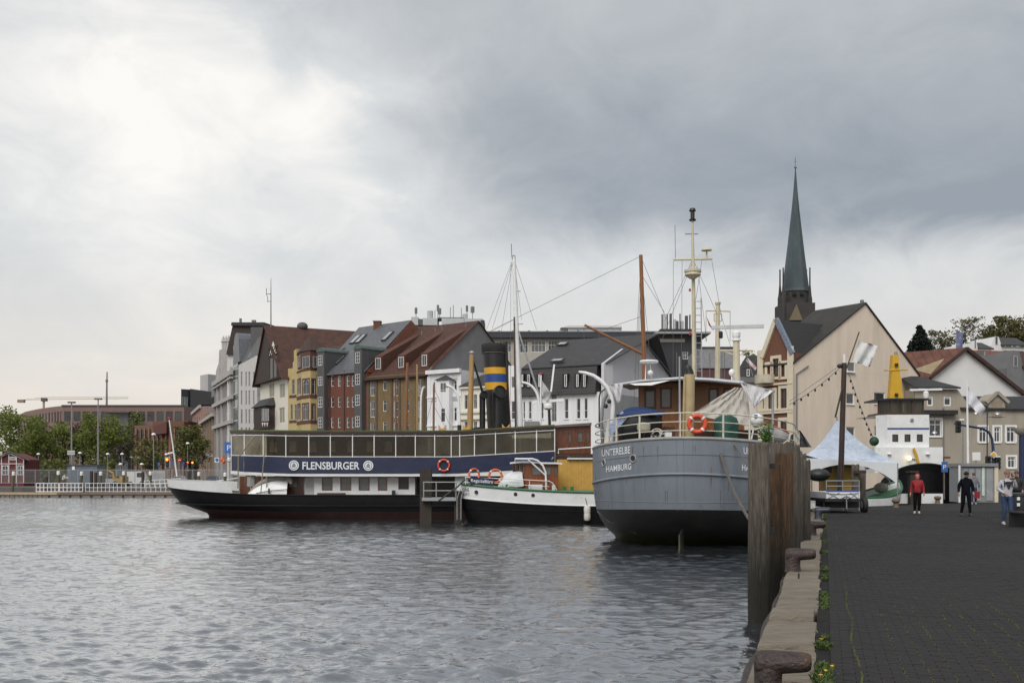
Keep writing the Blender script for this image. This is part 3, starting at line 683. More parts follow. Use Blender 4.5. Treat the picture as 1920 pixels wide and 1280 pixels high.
cab_glass = M('cabin_glass', (.10, .11, .11), rough=.08, var=.5, scale=.9, spec=.7)
# ------------------------------------------------------------------ the old passenger steamer
SY, SN = 70.1, 66.5            # centre line and near side
def SS(px, py, D=SN): return W(px, py, D)
st = thing('passenger_steamer', 'long black and white passenger steamer with navy banner and black funnel', 'steamer', (X(318, SY), SY, 0))
sl = 37.0
H = Hull((X(318, SY), SY, 0), (1, 0, 0), [
 (1.98, 1.52, 3.0, 0.0, sl, 3.6, 7.5, 13), (1.55, 1.2, 2.4, .28, sl - .3, 3.6, 7.5, 13), (.95, .85, 1.6, .8, sl - .8, 3.58, 7.6, 13.5),
 (.62, .50, .5, 1.6, sl - 1, 3.45, 8.6, 14), (.30, .25, .25, 2.5, sl - 1.1, 3.2, 9.5, 14), (-.7, -.7, -.7, 3.2, sl - 1.5, 2.6, 12, 15)], sheer=(9, 13))
smoothed(H.band(0, 3).obj('hull', black_paint, st), 50); smoothed(H.band(3, 5).obj('boot_top', red_boot, st), 50)
H.deck(0, -.05).obj('deck', dark_wood, st)
H.band(0, 0)
smoothed(MB().tube(H.line(2, .01), .07, 6).obj('rub_rail', black_paint, st), 60)
MB().tube(H.line(0, .01, .0), .045, 6).obj('gunwale', black_paint, st)
# white bulwark round the stern
rows = [[], []]
for j in range(-11, 12):
 p = H.pt(j, 0); f = abs(j) / 11; top = 2.52 - .25 * f ** 1.5
 if abs(j) == 11: top = 1.85
 n_ = H.nrm(j, p.z)
 rows[0].append(p + n_ * .012); rows[1].append(V((p.x, p.y, top)) + n_ * .10)
b = MB().grid(rows); b2 = [[p - H.nrm(j, 1.9) * .05 for p, j in zip(r, range(-11, 12))] for r in rows]; b.grid(b2[::-1]); b.grid([rows[1], b2[1]])
smoothed(b.obj('bulwark', wpaint, st), 40)
MB().box(X(392, SY), X(392, SY) + .12, SY - .06, SY + .06, -.7, .35).obj('rudder_post', red_boot, st)
MB().tube([W(332, 893, SY), W(317, 785, SY)], [.06, .035], 8).obj('flagpole', wpaint, st)
MB().ell(W(317, 784, SY), .09, .09, .09).obj('flagpole_ball', M('red_ball', (.4, .03, .03)), st)
# upper deck plan: near side points aft -> fore, mirrored
near = [(434, SY), (458, SN + 1.75), (493.6, SN + .55), (536, SN + .1), (579, SN), (619.4, SN), (661, SN), (701.5, SN), (742, SN), (778.7, SN), (815, SN), (846, SN), (862, SN), (889.6, SN), (929, SN), (966, SN), (1006, SN), (1040, SN)]
def shr(px): return (max(0, px - 853) / 187) * .36 + (max(0, 560 - px) / 130) ** 1.5 * .16
def npt(px, D, z): return V((X(px, D), D, z))
ZS0, ZS1, ZW0, ZR0, ZR1 = 2.70, 2.90, 3.92, 5.32, 5.56
def dk(z0, z1, out, name, mat):
 pl = [(p, d - (out if d < SY else 0)) for p, d in near]
 pl = [(p - (out * 25 if i == 0 else 0), d) for i, (p, d) in enumerate(pl)]
 lo = [npt(p, d, z0 + shr(p)) for p, d in pl]; hi = [npt(p, d, z1 + shr(p)) for p, d in pl]
 mir = lambda P: V((P.x, 2 * SY - P.y, P.z))
 mb = MB()
 ring = lo + [mir(p) for p in lo[:0:-1]]; ringh = hi + [mir(p) for p in hi[:0:-1]]; n = len(ring)
 mb.add(ring + ringh, [(i, (i + 1) % n, n + (i + 1) % n, n + i) for i in range(n)])
 k = len(lo)
 for i in range(k - 1):      # caps as strips across
  a, b_ = lo[i], lo[i + 1]; mb.add([a, b_, mir(b_), mir(a)], [(3, 2, 1, 0)]); a, b_ = hi[i], hi[i + 1]; mb.add([a, b_, mir(b_), mir(a)], [(0, 1, 2, 3)])
 return mb.obj(name, mat, st)
dk(ZS0, ZS1, .06, 'upper_deck', wpaint); dk(ZR0, ZR0 + .13, .10, 'roof_fascia', fascia); dk(ZR0 + .132, ZR1, .16, 'roof', roof_green)
pane_m = clear_glass('deck_pane', (.66, .63, .57), .01)
dusty_pane = clear_glass('dusty_deck_pane', (.46, .44, .37), .09); yellowed = clear_glass('yellowed_pane', (.38, .35, .26), .35)
for i, (p, d) in enumerate(near):
 q = npt(p, d, 0); w = .045 if i else .05
 MB().beam(npt(p, d, ZS1 + shr(p)), npt(p, d, ZR0 + shr(p)), .055).obj('post', wpaint, st)
for (p, d), (p2, d2) in zip(near, near[1:]):
 a0, a1 = npt(p, d, ZW0 + shr(p)), npt(p2, d2, ZW0 + shr(p2)); t0, t1 = npt(p, d, ZR0 - .1 + shr(p)), npt(p2, d2, ZR0 - .1 + shr(p2))
 MB().beam(a0, a1, .045).obj('window_rail', wpaint, st); MB().beam(t0, t1, .05).obj('head_rail', wpaint, st)
 u = (a1 - a0).normalized() * .04; o_ = V((0, .02, 0))
 MB().prism([a0 + u, a1 - u, t1 - u, t0 + u], o_).obj('pane', yellowed if p < 490 else dusty_pane if p > 760 else pane_m, st)
# far side: posts and rails only where they show through
for p, d in near[3::2]:
 MB().beam(V((X(p, SN), 2 * SY - d, ZS1)), V((X(p, SN), 2 * SY - d, ZR0)), .08).obj('post', wpaint, st)
MB().box(X(536, SN), X(1040, SN), 2 * SY - SN - .03, 2 * SY - SN, ZS1, ZW0).obj('far_bulwark', navy, st)
for i in range(8): a = X(536 + 63 * i, SN); MB().box(a, X(599 + 63 * i, SN) - .02, 2 * SY - SN - .05, 2 * SY - SN - .035, ZW0, ZR0).obj('far_pane', clear_glass('far_pane', (.42, .40, .34), .2), st)
# navy banner
def banner(pxs, name):
 cols = []
 fine = []
 for (p, d), (p2, d2) in zip(pxs, pxs[1:]):
  m = max(1, int(abs(p2 - p) / 12))
  fine += [(p + (p2 - p) * i / m, d + (d2 - d) * i / m) for i in range(m)]
 fine.append(pxs[-1]); rows = []; rg = Rnd(4)
 for k in range(6):
  f = k / 5; z = ZS1 - .02 + (ZW0 - .02 - ZS1) * f
  rows.append([npt(p, d - .09 - .02 * sin(p * .13 + f * 4) * sin(PI * f) - rg.uniform(0, .012), z + shr(p)) for p, d in fine])
 smoothed(MB().cloth(rows, .01).obj(name, navy, st), 60)
banner(near, 'banner')
def flat(px0, py0, px1, py1, D): return lambda a, b: V((X(px0 + (px1 - px0) * a, D), D, Zp(py1 + (py0 - py1) * b, D)))
BD = SN - .125
text_on('banner_lettering', 'FLENSBURGER', letter_white, st, 0, 0, flat(567, 865.3, 674, 879.8, BD), bold=.018)
def emblem(px, py, r):
 c = W(px, py, BD); R_ = r * BD / F
 m = MB().lathe([(R_, 0), (R_, .006)], c, 28, (0, -1, 0)).obj('emblem', letter_white, st)
 e = MB().torus(c + V((0, -.008, 0)), R_ * .72, R_ * .05, (0, -1, 0), 28, 4)
 e.obj('emblem_ring', navy, m)
 s_ = MB(); f = lambda a, b_: c + V((a * R_, -.009, b_ * R_))
 s_.add([f(-.42, -.12), f(-.3, -.34), f(.3, -.34), f(.42, -.12)], [(0, 1, 2, 3)]); s_.obj('emblem_boat', navy, m)
 MB().add([f(-.04, -.1), f(.04, -.1), f(.04, .5), f(-.04, .5)], [(0, 1, 2, 3)]).add([f(.08, -.02), f(.38, -.02), f(.08, .44)], [(0, 1, 2)]).add([f(-.08, -.02), f(-.36, -.02), f(-.08, .36)], [(0, 2, 1)]).obj('emblem_sail', navy, m)
emblem(551, 872, 9.5); emblem(690.5, 872.5, 9.5)
life_ring(W(832, 872, BD - .08), .345, (0, -1, 0), 'red life ring with white bands hung on the navy banner of the steamer', ring_red, .065)
# inner deckhouse with windows whose curtain colour has daylight from the far side painted in
fi = Fac(O=(X(500, 68), 68.0), th=0); u1 = fi.U(745)
hol = []
mb = MB(); cxs = [512, 549, 586, 622, 658, 694, 728]
for c in cxs: hol.append((fi.U(c - 8.5), fi.U(c + 8.5), 4.2, 5.0))
wall_mb(mb, fi, 0, u1, ZS1, ZR0, hol, .06); mb.box(X(500, 68), X(500, 68) + u1, 68.1, 72, ZS1, ZR0 - .01)
mb.obj('saloon', dark_wood, st)
for h in hol: window(st, fi, *h, nx=1, ny=1, fmat=varnish, out=-.03, fw=.05, arch=True, pane=curtain, name='saloon_window')
MB().box(X(742, 67.4), X(757, 67.4), 67.4, 69, ZS1, ZR0).obj('companion_door', varnish, st)
for k, p in enumerate((775, 800, 826, 880, 905, 945, 985)):
 MB().box(X(p, 68), X(p + 17, 68), 67.9, 68.4, ZS1, ZS1 + .45).box(X(p, 68), X(p + 17, 68), 68.35, 68.42, ZS1 + .45, ZS1 + 1.25).obj('bench', dark_wood, st)
MB().box(X(893, 69), X(960, 69), 68.9, 71.3, ZS1, ZR0).obj('engine_casing', M('casing_beige', (.30, .27, .21), rough=.6), st)
# lower deckhouse
fl_ = Fac(O=(X(589, SN + .7), SN + .7), th=0); mb = MB()
hol = [fl_.rect(a, 894.6, b_, 919) for a, b_ in ((603.5, 623.5), (638, 658.5), (672.7, 693), (708.5, 726))] + [fl_.rect(747, 893.5, 766.5, 917)]
wall_mb(mb, fl_, 0, fl_.U(778), 1.45, ZS0 + .01, hol, .08); mb.box(X(589, SN + .7), X(778, SN + .7), SN + .85, 2 * SY - SN - .7, 1.45, ZS0 + .01)
wall_mb(mb, Fac(O=(X(589, SN + .7), SN + .85), th=90), -.15, .001, 1.45, ZS0)
mb.obj('deckhouse', wpaint, st)
for h in hol[:4]: window(st, fl_, *h, nx=1, ny=1, fmat=varnish, out=-.02, fw=.06, pane=cab_glass, name='window')
window(st, fl_, *hol[4], nx=1, ny=1, fmat=dark_wood, out=-.02, fw=.05, pane=black_m, name='doorway')
MB().box(X(596, SN + .5), X(648, SN + .5), SN + .25, SN + .55, 1.55, 1.66).box(X(600, SN + .5), X(603, SN + .5), SN + .28, SN + .5, 1.4, 1.56).box(X(641, SN + .5), X(644, SN + .5), SN + .28, SN + .5, 1.4, 1.56).obj('deck_bench', dark_wood, st)
MB().box(X(735, SN + .3), X(741, SN + .3), SN + .2, SN + .5, 1.5, 1.82).obj('mooring_bitt', black_m, st)
fb = Fac(O=(X(449, SN + 1.6), SN + 1.6), th=0); mb = MB(); hb = [fb.rect(461, 891, 478.5, 913), fb.rect(541, 892, 558, 914)]
wall_mb(mb, fb, 0, fb.U(572), 1.45, ZS0, hb, .06); mb.box(X(449, SN + 1.6), X(572, SN + 1.6), SN + 1.75, 2 * SY - SN - 1.6, 1.45, ZS0 - .01)
mb.obj('aft_cabin', varnish, st)
for h in hb: window(st, fb, *h, nx=1, ny=1, fmat=varnish, out=-.02, fw=.05, pane=M('cabin_blind', (.30, .32, .31), rough=.3), name='window', arch=False)
MB().box(X(572, SN + 1.2), X(589, SN + 1.2), SN + 1.2, SN + 3, 1.45, ZS0 - .01).obj('cabin_passage', wpaint, st)
for p in (449, 470, 500, 571): MB().tube([npt(p, SN + .55 if p > 480 else SN + 1.3, 1.5), npt(p, SN + .55 if p > 480 else SN + 1.3, ZS0)], .035, 6).obj('pillar', M('pillar_grey', (.28, .27, .23)), st)
MB().tube([W(498, 820, SN - .15), W(489, 925, SN - .15)], .035, 6).obj('boat_hook', M('bamboo', (.25, .23, .15)), st)
MB().tube([W(478, 817, SN + .6), W(447, 857, SN + 1), W(446, 915, SN + 1)], .04, 6).obj('awning_strut', M('bamboo', (.25, .23, .15)), st)
# forward lower part
MB().box(X(853, SN + .4), X(878, SN + .4), SN + .4, SN + 5, 1.45, ZS0).obj('forward_house', wpaint, st)
MB().box(X(878, SN + 1.4), X(1120, SN + 1.4), SN + 1.4, SN + 5, 1.45, ZS0 + .01).obj('forward_cabin', dark_wood, st)
MB().box(X(778, SN + 2.2), X(853, SN + 2.2), SN + 2.2, SN + 2.4, 1.45, ZS0).obj('engine_room_wall', M('dim_paint', (.09, .085, .08)), st)
# white dinghy on the aft deck, lying on its side
dg = thing('dinghy', 'white dinghy with grey tube fender lying on the aft deck of the steamer', 'dinghy', W(505, 925, SN + .6))
rows = []
for i in range(11):
 f = i / 10; p = 463 + 75 * f; top = 926 - 29 * sin(min(1, f * 1.35) * PI / 2) ** .8
 y0 = Zp(926, SN + .5); z1 = Zp(top, SN + .5)
 rows.append([V((X(p, SN + .5), SN + .42 + .10 * k * k * .3, y0 + (z1 - y0) * (k / 4))) for k in range(5)])
smoothed(MB().cloth([[r[k] for r in rows] for k in range(5)], .03).obj('hull', wpaint, dg), 40)
MB().tube([V(r[4]) + V((0, -.02, .0)) for r in rows] + [W(543, 899, SN + .5), W(546, 906, SN + .55)], [.06, .09, .13, .16, .18, .19, .19, .19, .19, .19, .19, .19, .1], 10).obj('fender_tube', M('grey_rubber', (.27, .255, .225), rough=.7), dg)
MB().tube([W(480, 924, SN + .38), W(510, 919, SN + .36), W(538, 917, SN + .38)], .02, 5).obj('rub_strip', black_m, dg)
MB().box(X(503, SN + .3), X(506, SN + .3), SN + .25, SN + .3, Zp(925, SN), Zp(915, SN)).obj('outboard_bracket', black_m, dg)
# funnel
ft = thing('funnel', 'black funnel with yellow and blue bands on the steamer roof', 'funnel', W(935, 806, SY))
fu = lambda y: (926.5 + (y - 650) * .062, 21.8 if y > 660 else 22.4)
def frus(ys, grow=0.0, mat=black_m, name='shell'):
 mb = MB(); rows = []
 for y in ys:
  c, r = fu(y); q = W(c, y, SY); rr = (r + grow) * SY / F
  rows.append([q + V((rr * cos(a), rr * 1.0 * sin(a), 0)) for a in [2 * PI * k / 32 for k in range(32)]])
 mb.grid(rows, close=True); return smoothed(mb.obj(name, mat, ft), 50)
frus([812, 760, 731], .0); frus([731.5, 717.7], .25, yellow_p, 'band'); frus([717.2, 702.7], .28, blue_p, 'band'); frus([702.2, 690], .25, yellow_p, 'band'); frus([689.5, 655], 0.0)
rows = []; rg = Rnd(2)
for k, (y, g) in enumerate(((662, 1.0), (658, 1.8), (650, 1.6), (646, 1.2), (644.5, -2), (643.5, -12), (643.2, -21.9))):
 c, r = fu(y); q = W(c, y, SY); rows.append([q + V(((r + g + (rg.uniform(-.7, .7) if k < 4 else 0)) * SY / F * cos(a), (r + g) * SY / F * sin(a), 0)) for a in [2 * PI * j / 32 for j in range(32)]])
smoothed(MB().grid(rows, close=True).obj('canvas_cover', soot, ft), 60)
MB().torus(W(926.6, 662.5, SY), 23.0 * SY / F, .035, (0, 0, 1), 28, 6).obj('cover_rope', rope_m, ft)
MB().tube([W(953, 806, SY - .3), W(949, 640, SY - .3)], .11, 10).obj('steam_pipe', black_m, ft)
MB().tube([W(957, 806, SY - .35), W(951, 690, SY - .35)], .05, 8).obj('copper_pipe', varnish, ft)
def cowl(px, py0, py1, r, D, label):
 t = thing('ventilator_cowl', label, 'ventilator', W(px, py1, D), 'ventilator cowls round the funnel')
 R_ = r * D / F; a = W(px, py1, D); b_ = W(px, py0 + r * .9, D)
 pts = [a, b_] + [b_ + V((R_ * .5 * (1 - cos(q)), -R_ * .9 * (1 - cos(q)), R_ * .9 * sin(q))) for q in (R(30), R(60), R(90))]
 smoothed(MB().tube(pts, [R_ * .8, R_ * .85, R_ * 1.0, R_ * 1.08, R_ * 1.1], 14).obj('trunk', black_m, t), 50)
 MB().torus(pts[-1] + V((.02, -.05, 0)), R_ * 1.05, .04, pts[-1] - pts[-2], 20, 6).obj('mouth_rim', black_m, t)
cowl(932.5, 735, 806, 11, SY - 1.2, 'large black ventilator cowl in front of the funnel'); cowl(904.5, 740, 803, 6.8, SY - .9, 'slim black ventilator cowl left of the funnel')
# roof things
def wire(p, q, r=.012, mat=wire_m, sag=0.0, n=1):
 if sag:
  pts = [p.lerp(q, i / 8) - UP * sag * 4 * (i / 8) * (1 - i / 8) for i in range(9)]
  return MB().tube(pts, r, 4)
 return MB().tube([p, q], r, 4)
chock = M('ochre_chock', (.52, .30, .10), rough=.5)
for i, (p, w_, d, lab) in enumerate(((829, 7, 67.6, 'ochre boat chock on the steamer roof, leftmost of three'), (874, 7, 67.4, 'ochre boat chock on the steamer roof, beside the pale mast'), (948.5, 7.2, 67.4, 'ochre boat chock on the steamer roof, in front of the funnel'))):
 y0, y1 = (806, 797) if i == 0 else (808, 795)
 pts = [W(p - w_, y0, d), W(p + w_, y0, d), W(p + w_, y1 - 1, d), W(p + w_ * .45, y1 + 4, d), W(p, y1 + 6, d), W(p - w_ * .45, y1 + 4, d), W(p - w_, y1 - 1, d)]
 tag(MB().prism(pts, (0, .4, 0)).obj('boat_chock', chock), lab, 'boat chock', 'boat chocks on the steamer roof')
def mast(name, label, pts, rr, mat, cat='mast'):
 t = thing(name, label, cat, pts[0]); smoothed(MB().tube(pts, rr, 10).obj('pole', mat, t), 60); return t
m1 = mast('wooden_mast', 'pale yellow wooden mast left of the black funnel', [W(881, 808, 69), W(884.6, 664, 69)], [.21, .15], pale_mast)
MB().lathe([(.12, 0), (.2, .08), (.15, .18), (.03, .22)], W(884.6, 664, 69), 10).obj('cap', gmetal, m1)
wire(W(884.5, 664, 69), W(884.5, 636, 69), .02).obj('aerial', wire_m, m1); wire(W(885.5, 668, 69), W(908, 740, 69.2), .03).obj('stay', black_m, m1)
MB().tube([W(889.5, 683, 69.1), W(905.5, 740, 69.2)], .07, 6).obj('boom', black_m, m1)
m2 = mast('white_mast', 'tall white steel mast right of the black funnel', [W(974.5, 806, 69.5), W(963.5, 482, 69.5)], [.24, .12], wpaint)
smoothed(MB().tube([W(967, 812, 69.1), W(964, 594, 69.3)], [.06, .045], 8).obj('wooden_topmast', dark_wood, m2), 60)
MB().box(*(lambda c: (c.x - .12, c.x + .12, c.y - .1, c.y + .1, c.z, c.z + .25))(W(963, 486, 69.5))).obj('lamp_bracket', gmetal, m2)
wire(W(959.5, 482, 69.5), W(958.7, 457, 69.5), .02).obj('aerial', wire_m, m2)
MB().beam(W(969, 546, 69.5), W(976, 546, 69.5), .05).obj('lamp_arm', gmetal, m2); MB().tube([W(962, 608, 69.4), W(981, 607, 69.4)], .03, 6).obj('spreader', gmetal, m2)
for a, b_ in (((960, 490), (912, 618)), ((961, 492), (923, 616)), ((961, 492), (937, 640)), ((966, 492), (1006, 618)), ((965, 494), (978, 600)), ((958, 492), (957, 760))):
 wire(W(*a, 69.5), W(*b_, 70.5), .010).obj('stay', wire_m, m2)
wire(W(962, 600, 69.5), W(920, 622, 72), .010).obj('stay', wire_m, m2)
gaff = MB().tube([W(972, 620, 69.2), W(1012, 745, 69.0)], [.05, .07], 8).obj('derrick', gmetal, m2)
def davit(px0, py0, px1, py1, D, label, r=.085):
 t = thing('davit', label, 'davit', W(px1, py1, D), 'white boat davits')
 pts = []
 for k in range(9):
  f = k / 8; a = PI / 2 * f
  pts.append(W(px0 + (px1 - px0) * sin(a), py0 + (py1 - py0) * .42 * (1 - cos(a)), D))
 pts.append(W(px1 + (px1 - px0) * .06, py1, D))
 smoothed(MB().tube(pts, r, 10).obj('arm', wpaint, t), 60)
 MB().lathe([(.07, -.12), (.09, -.02), (.06, .06)], pts[0], 8).obj('block', gmetal, t)
 return t
davit(979, 717, 1010, 806, 68.4, 'white curved boat davit right of the white mast'); davit(838, 723, 860.5, 806, 68.4, 'white curved boat davit in front of the white stucco house')
davit(796, 725, 789, 806, 68.4, 'slim white davit with its top bent right, left of the stucco house', .06)
rd = thing('radar', 'white bar radar on a short post on the steamer roof', 'radar', W(1030, 803, 68.5))
MB().tube([W(1031, 803, 68.5), W(1029.5, 768, 68.5)], .09, 8).obj('post', black_m, rd); MB().lathe([(.16, -.0), (.3, .1), (.3, .28), (.12, .42)], W(1027.5, 768, 68.5), 14).obj('gearbox', wpaint, rd)
MB().beam(W(998, 754, 68.5), W(1057, 749.5, 68.5), .16, .18).obj('scanner_bar', wpaint, rd)
fp = thing('flagpole', 'white flagpole with drooping pale grey flag on the steamer roof', 'flagpole', W(1014, 803, 68.3))
MB().tube([W(1013, 803, 68.3), W(1014.5, 702, 68.3)], [.07, .05], 8).obj('pole', wpaint, fp); MB().ell(W(1014.3, 701, 68.3), .09, .09, .09).obj('knob', M('red_ball', (.4, .03, .03)), fp)
rows = [[W(1016 + c * 4.5 * (1 - .12 * r_), 713 + r_ * 7 + c * (6.2 - r_ * .9) , 68.3 + .12 * sin(c * 1.7 + r_)) for c in range(5)] for r_ in range(5)]
smoothed(MB().cloth(rows).obj('cloth', M('grey_flag', (.42, .42, .43), rough=.9), fp), 60)
bxs = MB().box(X(983, 68), X(1011, 68), 67.6, 68.6, Zp(806, 68), Zp(790, 68)).obj('locker', M('locker_grey', (.2, .2, .2))); tag(bxs, 'grey locker on the steamer roof left of the flagpole', 'locker')
tag(MB().hexa([W(1015, 802, 67.6), W(1052, 802, 67.6), W(1052, 802, 69), W(1015, 802, 69), W(1020, 800, 67.6), W(1060, 797, 67.6), W(1060, 796, 69), W(1020, 799, 69)]).obj('skylight', black_m), 'low black skylight in front of the radar on the steamer roof', 'skylight')
tag(MB().prism([W(884, 803, 67.5), W(898, 800, 67.5), W(908, 802, 67.5), W(908, 807, 67.5), W(884, 807, 67.5)], (0, .5, 0)).obj('tarpaulin_bundle', soot), 'black bundle left of the funnel foot', 'bundle')
tag(MB().lathe([(.13, 0), (.13, .5), (.10, .52), (.0, .53)], W(861.5, 812, 66.9), 10).obj('exhaust_pipe', black_m), 'short black exhaust pipe on the steamer roof edge', 'pipe')
# wheelhouse
wh = thing('wheelhouse', 'varnished brown wheelhouse with arched windows at the front of the steamer', 'wheelhouse', W(1074, 848, SN + .9))
fw = Fac(O=(X(1040, SN + .6), SN + .6), th=0); mb = MB(); z0, z1 = Zp(850, SN + .6), Zp(797, SN + .6)
hs = [fw.rect(1065, 811, 1072, 829), fw.rect(1083, 809, 1093, 829), fw.rect(1099, 808, 1105, 828)]
wall_mb(mb, fw, 0, fw.U(1108), z0, z1, hs, .06); mb.box(X(1040, SN + .6), X(1108, SN + .6), SN + .7, 2 * SY - SN - .6, z0, z1); mb.obj('wall', varnish, wh)
for h in hs: window(wh, fw, *h, nx=1, ny=1, fmat=varnish, out=-.02, fw=.04, arch=True, pane=cab_glass)
MB().hexa([W(1034, 801, SN + .35), W(1109.5, 797, SN + .35), W(1109.5, 797, SN + 6), W(1034, 801, SN + 6), W(1036, 797, SN + .4), W(1109, 792, SN + .4), W(1109, 792, SN + 6), W(1036, 797, SN + 6)]).obj('roof', fascia, wh)
MB().tube([W(1047, 850, SN), W(1047, 842, SN), W(1112, 838, SN)], .04, 6).obj('handrail', wpaint, wh)
MB().box(X(1040, SN + .4), X(1125, SN + .4), SN + .4, 2 * SY - SN, ZS0, Zp(850.5, SN + .6)).obj('house_base', dark_wood, wh)
# ------------------------------------------------------------------ landing stage with timber posts and ladder
dark_timber = M('wet_timber', (.040, .032, .024), rough=.85, var=.4, scale=3, stretch=(5, 5, .5), bump=.7, bscale=8)
ls = thing('landing_stage', 'small landing stage with grey railing between steamer and white tug', 'landing stage', W(825, 975, 61))
MB().box(X(787, 61), X(809, 61), 61, 61.6, -1.2, Zp(879, 61)).obj('timber_post', dark_timber, ls)
MB().box(X(852, 61), X(866, 61), 60.9, 61.3, -1.2, Zp(920, 61)).obj('timber_post', dark_timber, ls)
MB().box(X(791, 60.6), X(855, 60.6), 60.6, 62.2, Zp(938.5, 60.6), Zp(932.5, 60.6)).obj('platform', gmetal, ls)
for p in (794.5, 818, 855): MB().tube([W(p, 933, 60.7), W(p, 903, 60.7)], .035, 6).obj('rail_post', gmetal, ls)
for y in (903.5, 919.5): MB().tube([W(793, y, 60.7), W(862, y, 60.7)], .03, 6).obj('handrail', gmetal, ls)
MB().tube([W(820, 940, 60.6), W(858, 912, 60.6), W(872, 898, 60.6)], .05, 6).obj('brace', black_m, ls)
ld = thing('ladder', 'thin metal ladder hanging from the landing stage beside the tug bow', 'ladder', W(861, 976, 60.4))
MB().tube([W(857, 974, 60.4), W(857, 934, 60.4), W(861, 922, 60.4), W(864, 916, 60.4)], .028, 6).obj('stile', gmetal, ld); MB().tube([W(864.3, 974, 60.4), W(864.3, 938, 60.4), W(866, 925, 60.4)], .028, 6).obj('stile', gmetal, ld)
for y in range(944, 976, 9): MB().tube([W(857, y, 60.4), W(864.3, y, 60.4)], .022, 6).obj('rung', rust, ld)
# ------------------------------------------------------------------ white and black tug
TN = 60.5; TC = TN + 1.5
green = M('green_paint', (.02, .13, .045), rough=.45, var=.2)
tg = thing('tug_boat', 'white and black tug with green rail, varnished wheelhouse and blue banner', 'tug', (X(866, TC), TC, 0))
tl = 11.2
T = Hull((X(865, TC), TC, 0), (1, 0, 0), [(2.26, 1.78, 1.75, 0, tl, 1.5, 1.5, 3.0), (1.48, 1.03, 1.0, .04, tl - .1, 1.5, 1.6, 3.2), (.9, .7, .7, .06, tl - .2, 1.47, 1.7, 3.4), (-.6, -.6, -.6, .6, tl - .4, 1.3, 2.4, 3.6)], p_aft=2.6, sheer=(8.5, 2))
smoothed(T.band(0, 1).obj('topsides', wpaint, tg), 50); smoothed(T.band(1, 3).obj('hull', black_paint, tg), 50); T.deck(0, -.12).obj('deck', green, tg)
MB().tube(T.line(0, .01, .02), .07, 6).obj('cap_rail', green, tg); MB().tube(T.line(1, .005), .035, 6).obj('rub_rail', wpaint, tg); MB().tube(T.line(2, .01), .025, 6).obj('lower_rub_rail', black_paint, tg)
for p, y in ((893, 922), (966.6, 926), (999.5, 928)):
 c = W(p, y, TN - .015); MB().torus(c, .085, .022, (0, 1, 0), 16, 6).lathe([(.08, 0), (.08, .01)], c, 14, (0, 1, 0)).obj('porthole', black_m, tg)
black_letter = M('lettering_black', (.02, .02, .025), rough=.6)
def tug_text(body, x0, x1, y0, y1):
 def fn(a, b_):
  px = x0 + (x1 - x0) * a; z = Zp(y1 + (y0 - y1) * b_, TN + .2); lo, hi = -3.0 * 0, -14.0
  j = 14 * 0
  best = None
  for k in range(0, 200):
   j = .2 + k * .12; q = T.at(j, z)
   if best is None or abs(HX + F * q.x / q.y - px) < best[0]: best = (abs(HX + F * q.x / q.y - px), q, j)
  return best[1] + T.nrm(best[2], z) * .012
 return text_on('bow_lettering', body, black_letter, tg, 0, 0, fn)
tug_text('GINE', 867.5, 879.5, 914.5, 921.5); tug_text('BURG', 868, 880, 924, 928)
# rails
for p, y in ((873, 908), (882, 909), (902, 911), (922, 912), (940, 914), (993, 916), (1023, 917)):
 MB().tube([W(p, y, TN + .12), W(p, y - 14.5, TN + .12)], .024, 6).obj('rail_post', wpaint, tg)
MB().tube([W(872, 894, TN + .12), W(900, 895.5, TN + .12), W(940, 897, TN + .12), W(993, 899.5, TN + .12), W(1030, 901.5, TN + .12), W(1036, 905, TN + .12), W(1044, 918, TN + .12)], .026, 6).obj('handrail', wpaint, tg)
MB().tube([W(872, 904, TN + .12), W(940, 906, TN + .12), W(1030, 912, TN + .12)], .018, 6).obj('middle_rail', wpaint, tg)
# varnished wheelhouse
FW = TN + .55; tw = Fac(O=(X(985, FW), FW), th=0); z0, z1 = Zp(919, FW), Zp(869, FW); mb = MB()
hs = [tw.rect(997, 873, 1016, 890.5), tw.rect(1023, 874, 1033.5, 891), tw.rect(1038, 873.5, 1045, 891.5)]
wall_mb(mb, tw, 0, tw.U(1047), z0, z1, hs, .05)
t2 = Fac(O=(X(961, FW + .9), FW + .9), th=0)
lf0 = V((X(961, FW + .5), FW + .5, 0));
t3 = Fac(O=(lf0.x, lf0.y), th=deg(atan2(FW - lf0.y, X(985, FW) - lf0.x))); L3 = (V((X(985, FW), FW, 0)) - lf0).length
h3 = [(L3 * .08, L3 * .34, Zp(888, FW), Zp(871, FW)), (L3 * .42, L3 * .66, Zp(888, FW), Zp(871, FW)), (L3 * .73, L3 * .95, Zp(888, FW), Zp(871, FW))]
wall_mb(mb, t3, 0, L3, z0, z1, h3, .05)
mb.box(X(961, FW + .5), X(1046, FW), FW + .51, FW + 1.6, z0, z1)
mb.obj('wheelhouse', M('tug_varnish', (.19, .055, .018), rough=.3, var=.35, scale=4, stretch=(4, 4, .6)), tg)
for h in hs: window(tg, tw, *h, nx=1, ny=1, fmat=varnish, out=-.02, fw=.035, pane=cab_glass)
for h in h3: window(tg, t3, *h, nx=1, ny=1, fmat=varnish, out=-.02, fw=.03, pane=cab_glass)
rows = []
for i in range(9):
 f = i / 8; p = 956 + 98 * f
 rows.append([V((X(p, FW), FW - .22 + q, Zp(869.5 - 3.2 * sin(PI * min(1, f * 1.5)) * (1 - f) - (0 if f < .9 else -1), FW) + .03 * sin(PI * q / 2.1))) for q in (0, .7, 1.4, 2.1)])
r2 = [[V(p) + UP * .075 for p in r] for r in rows]
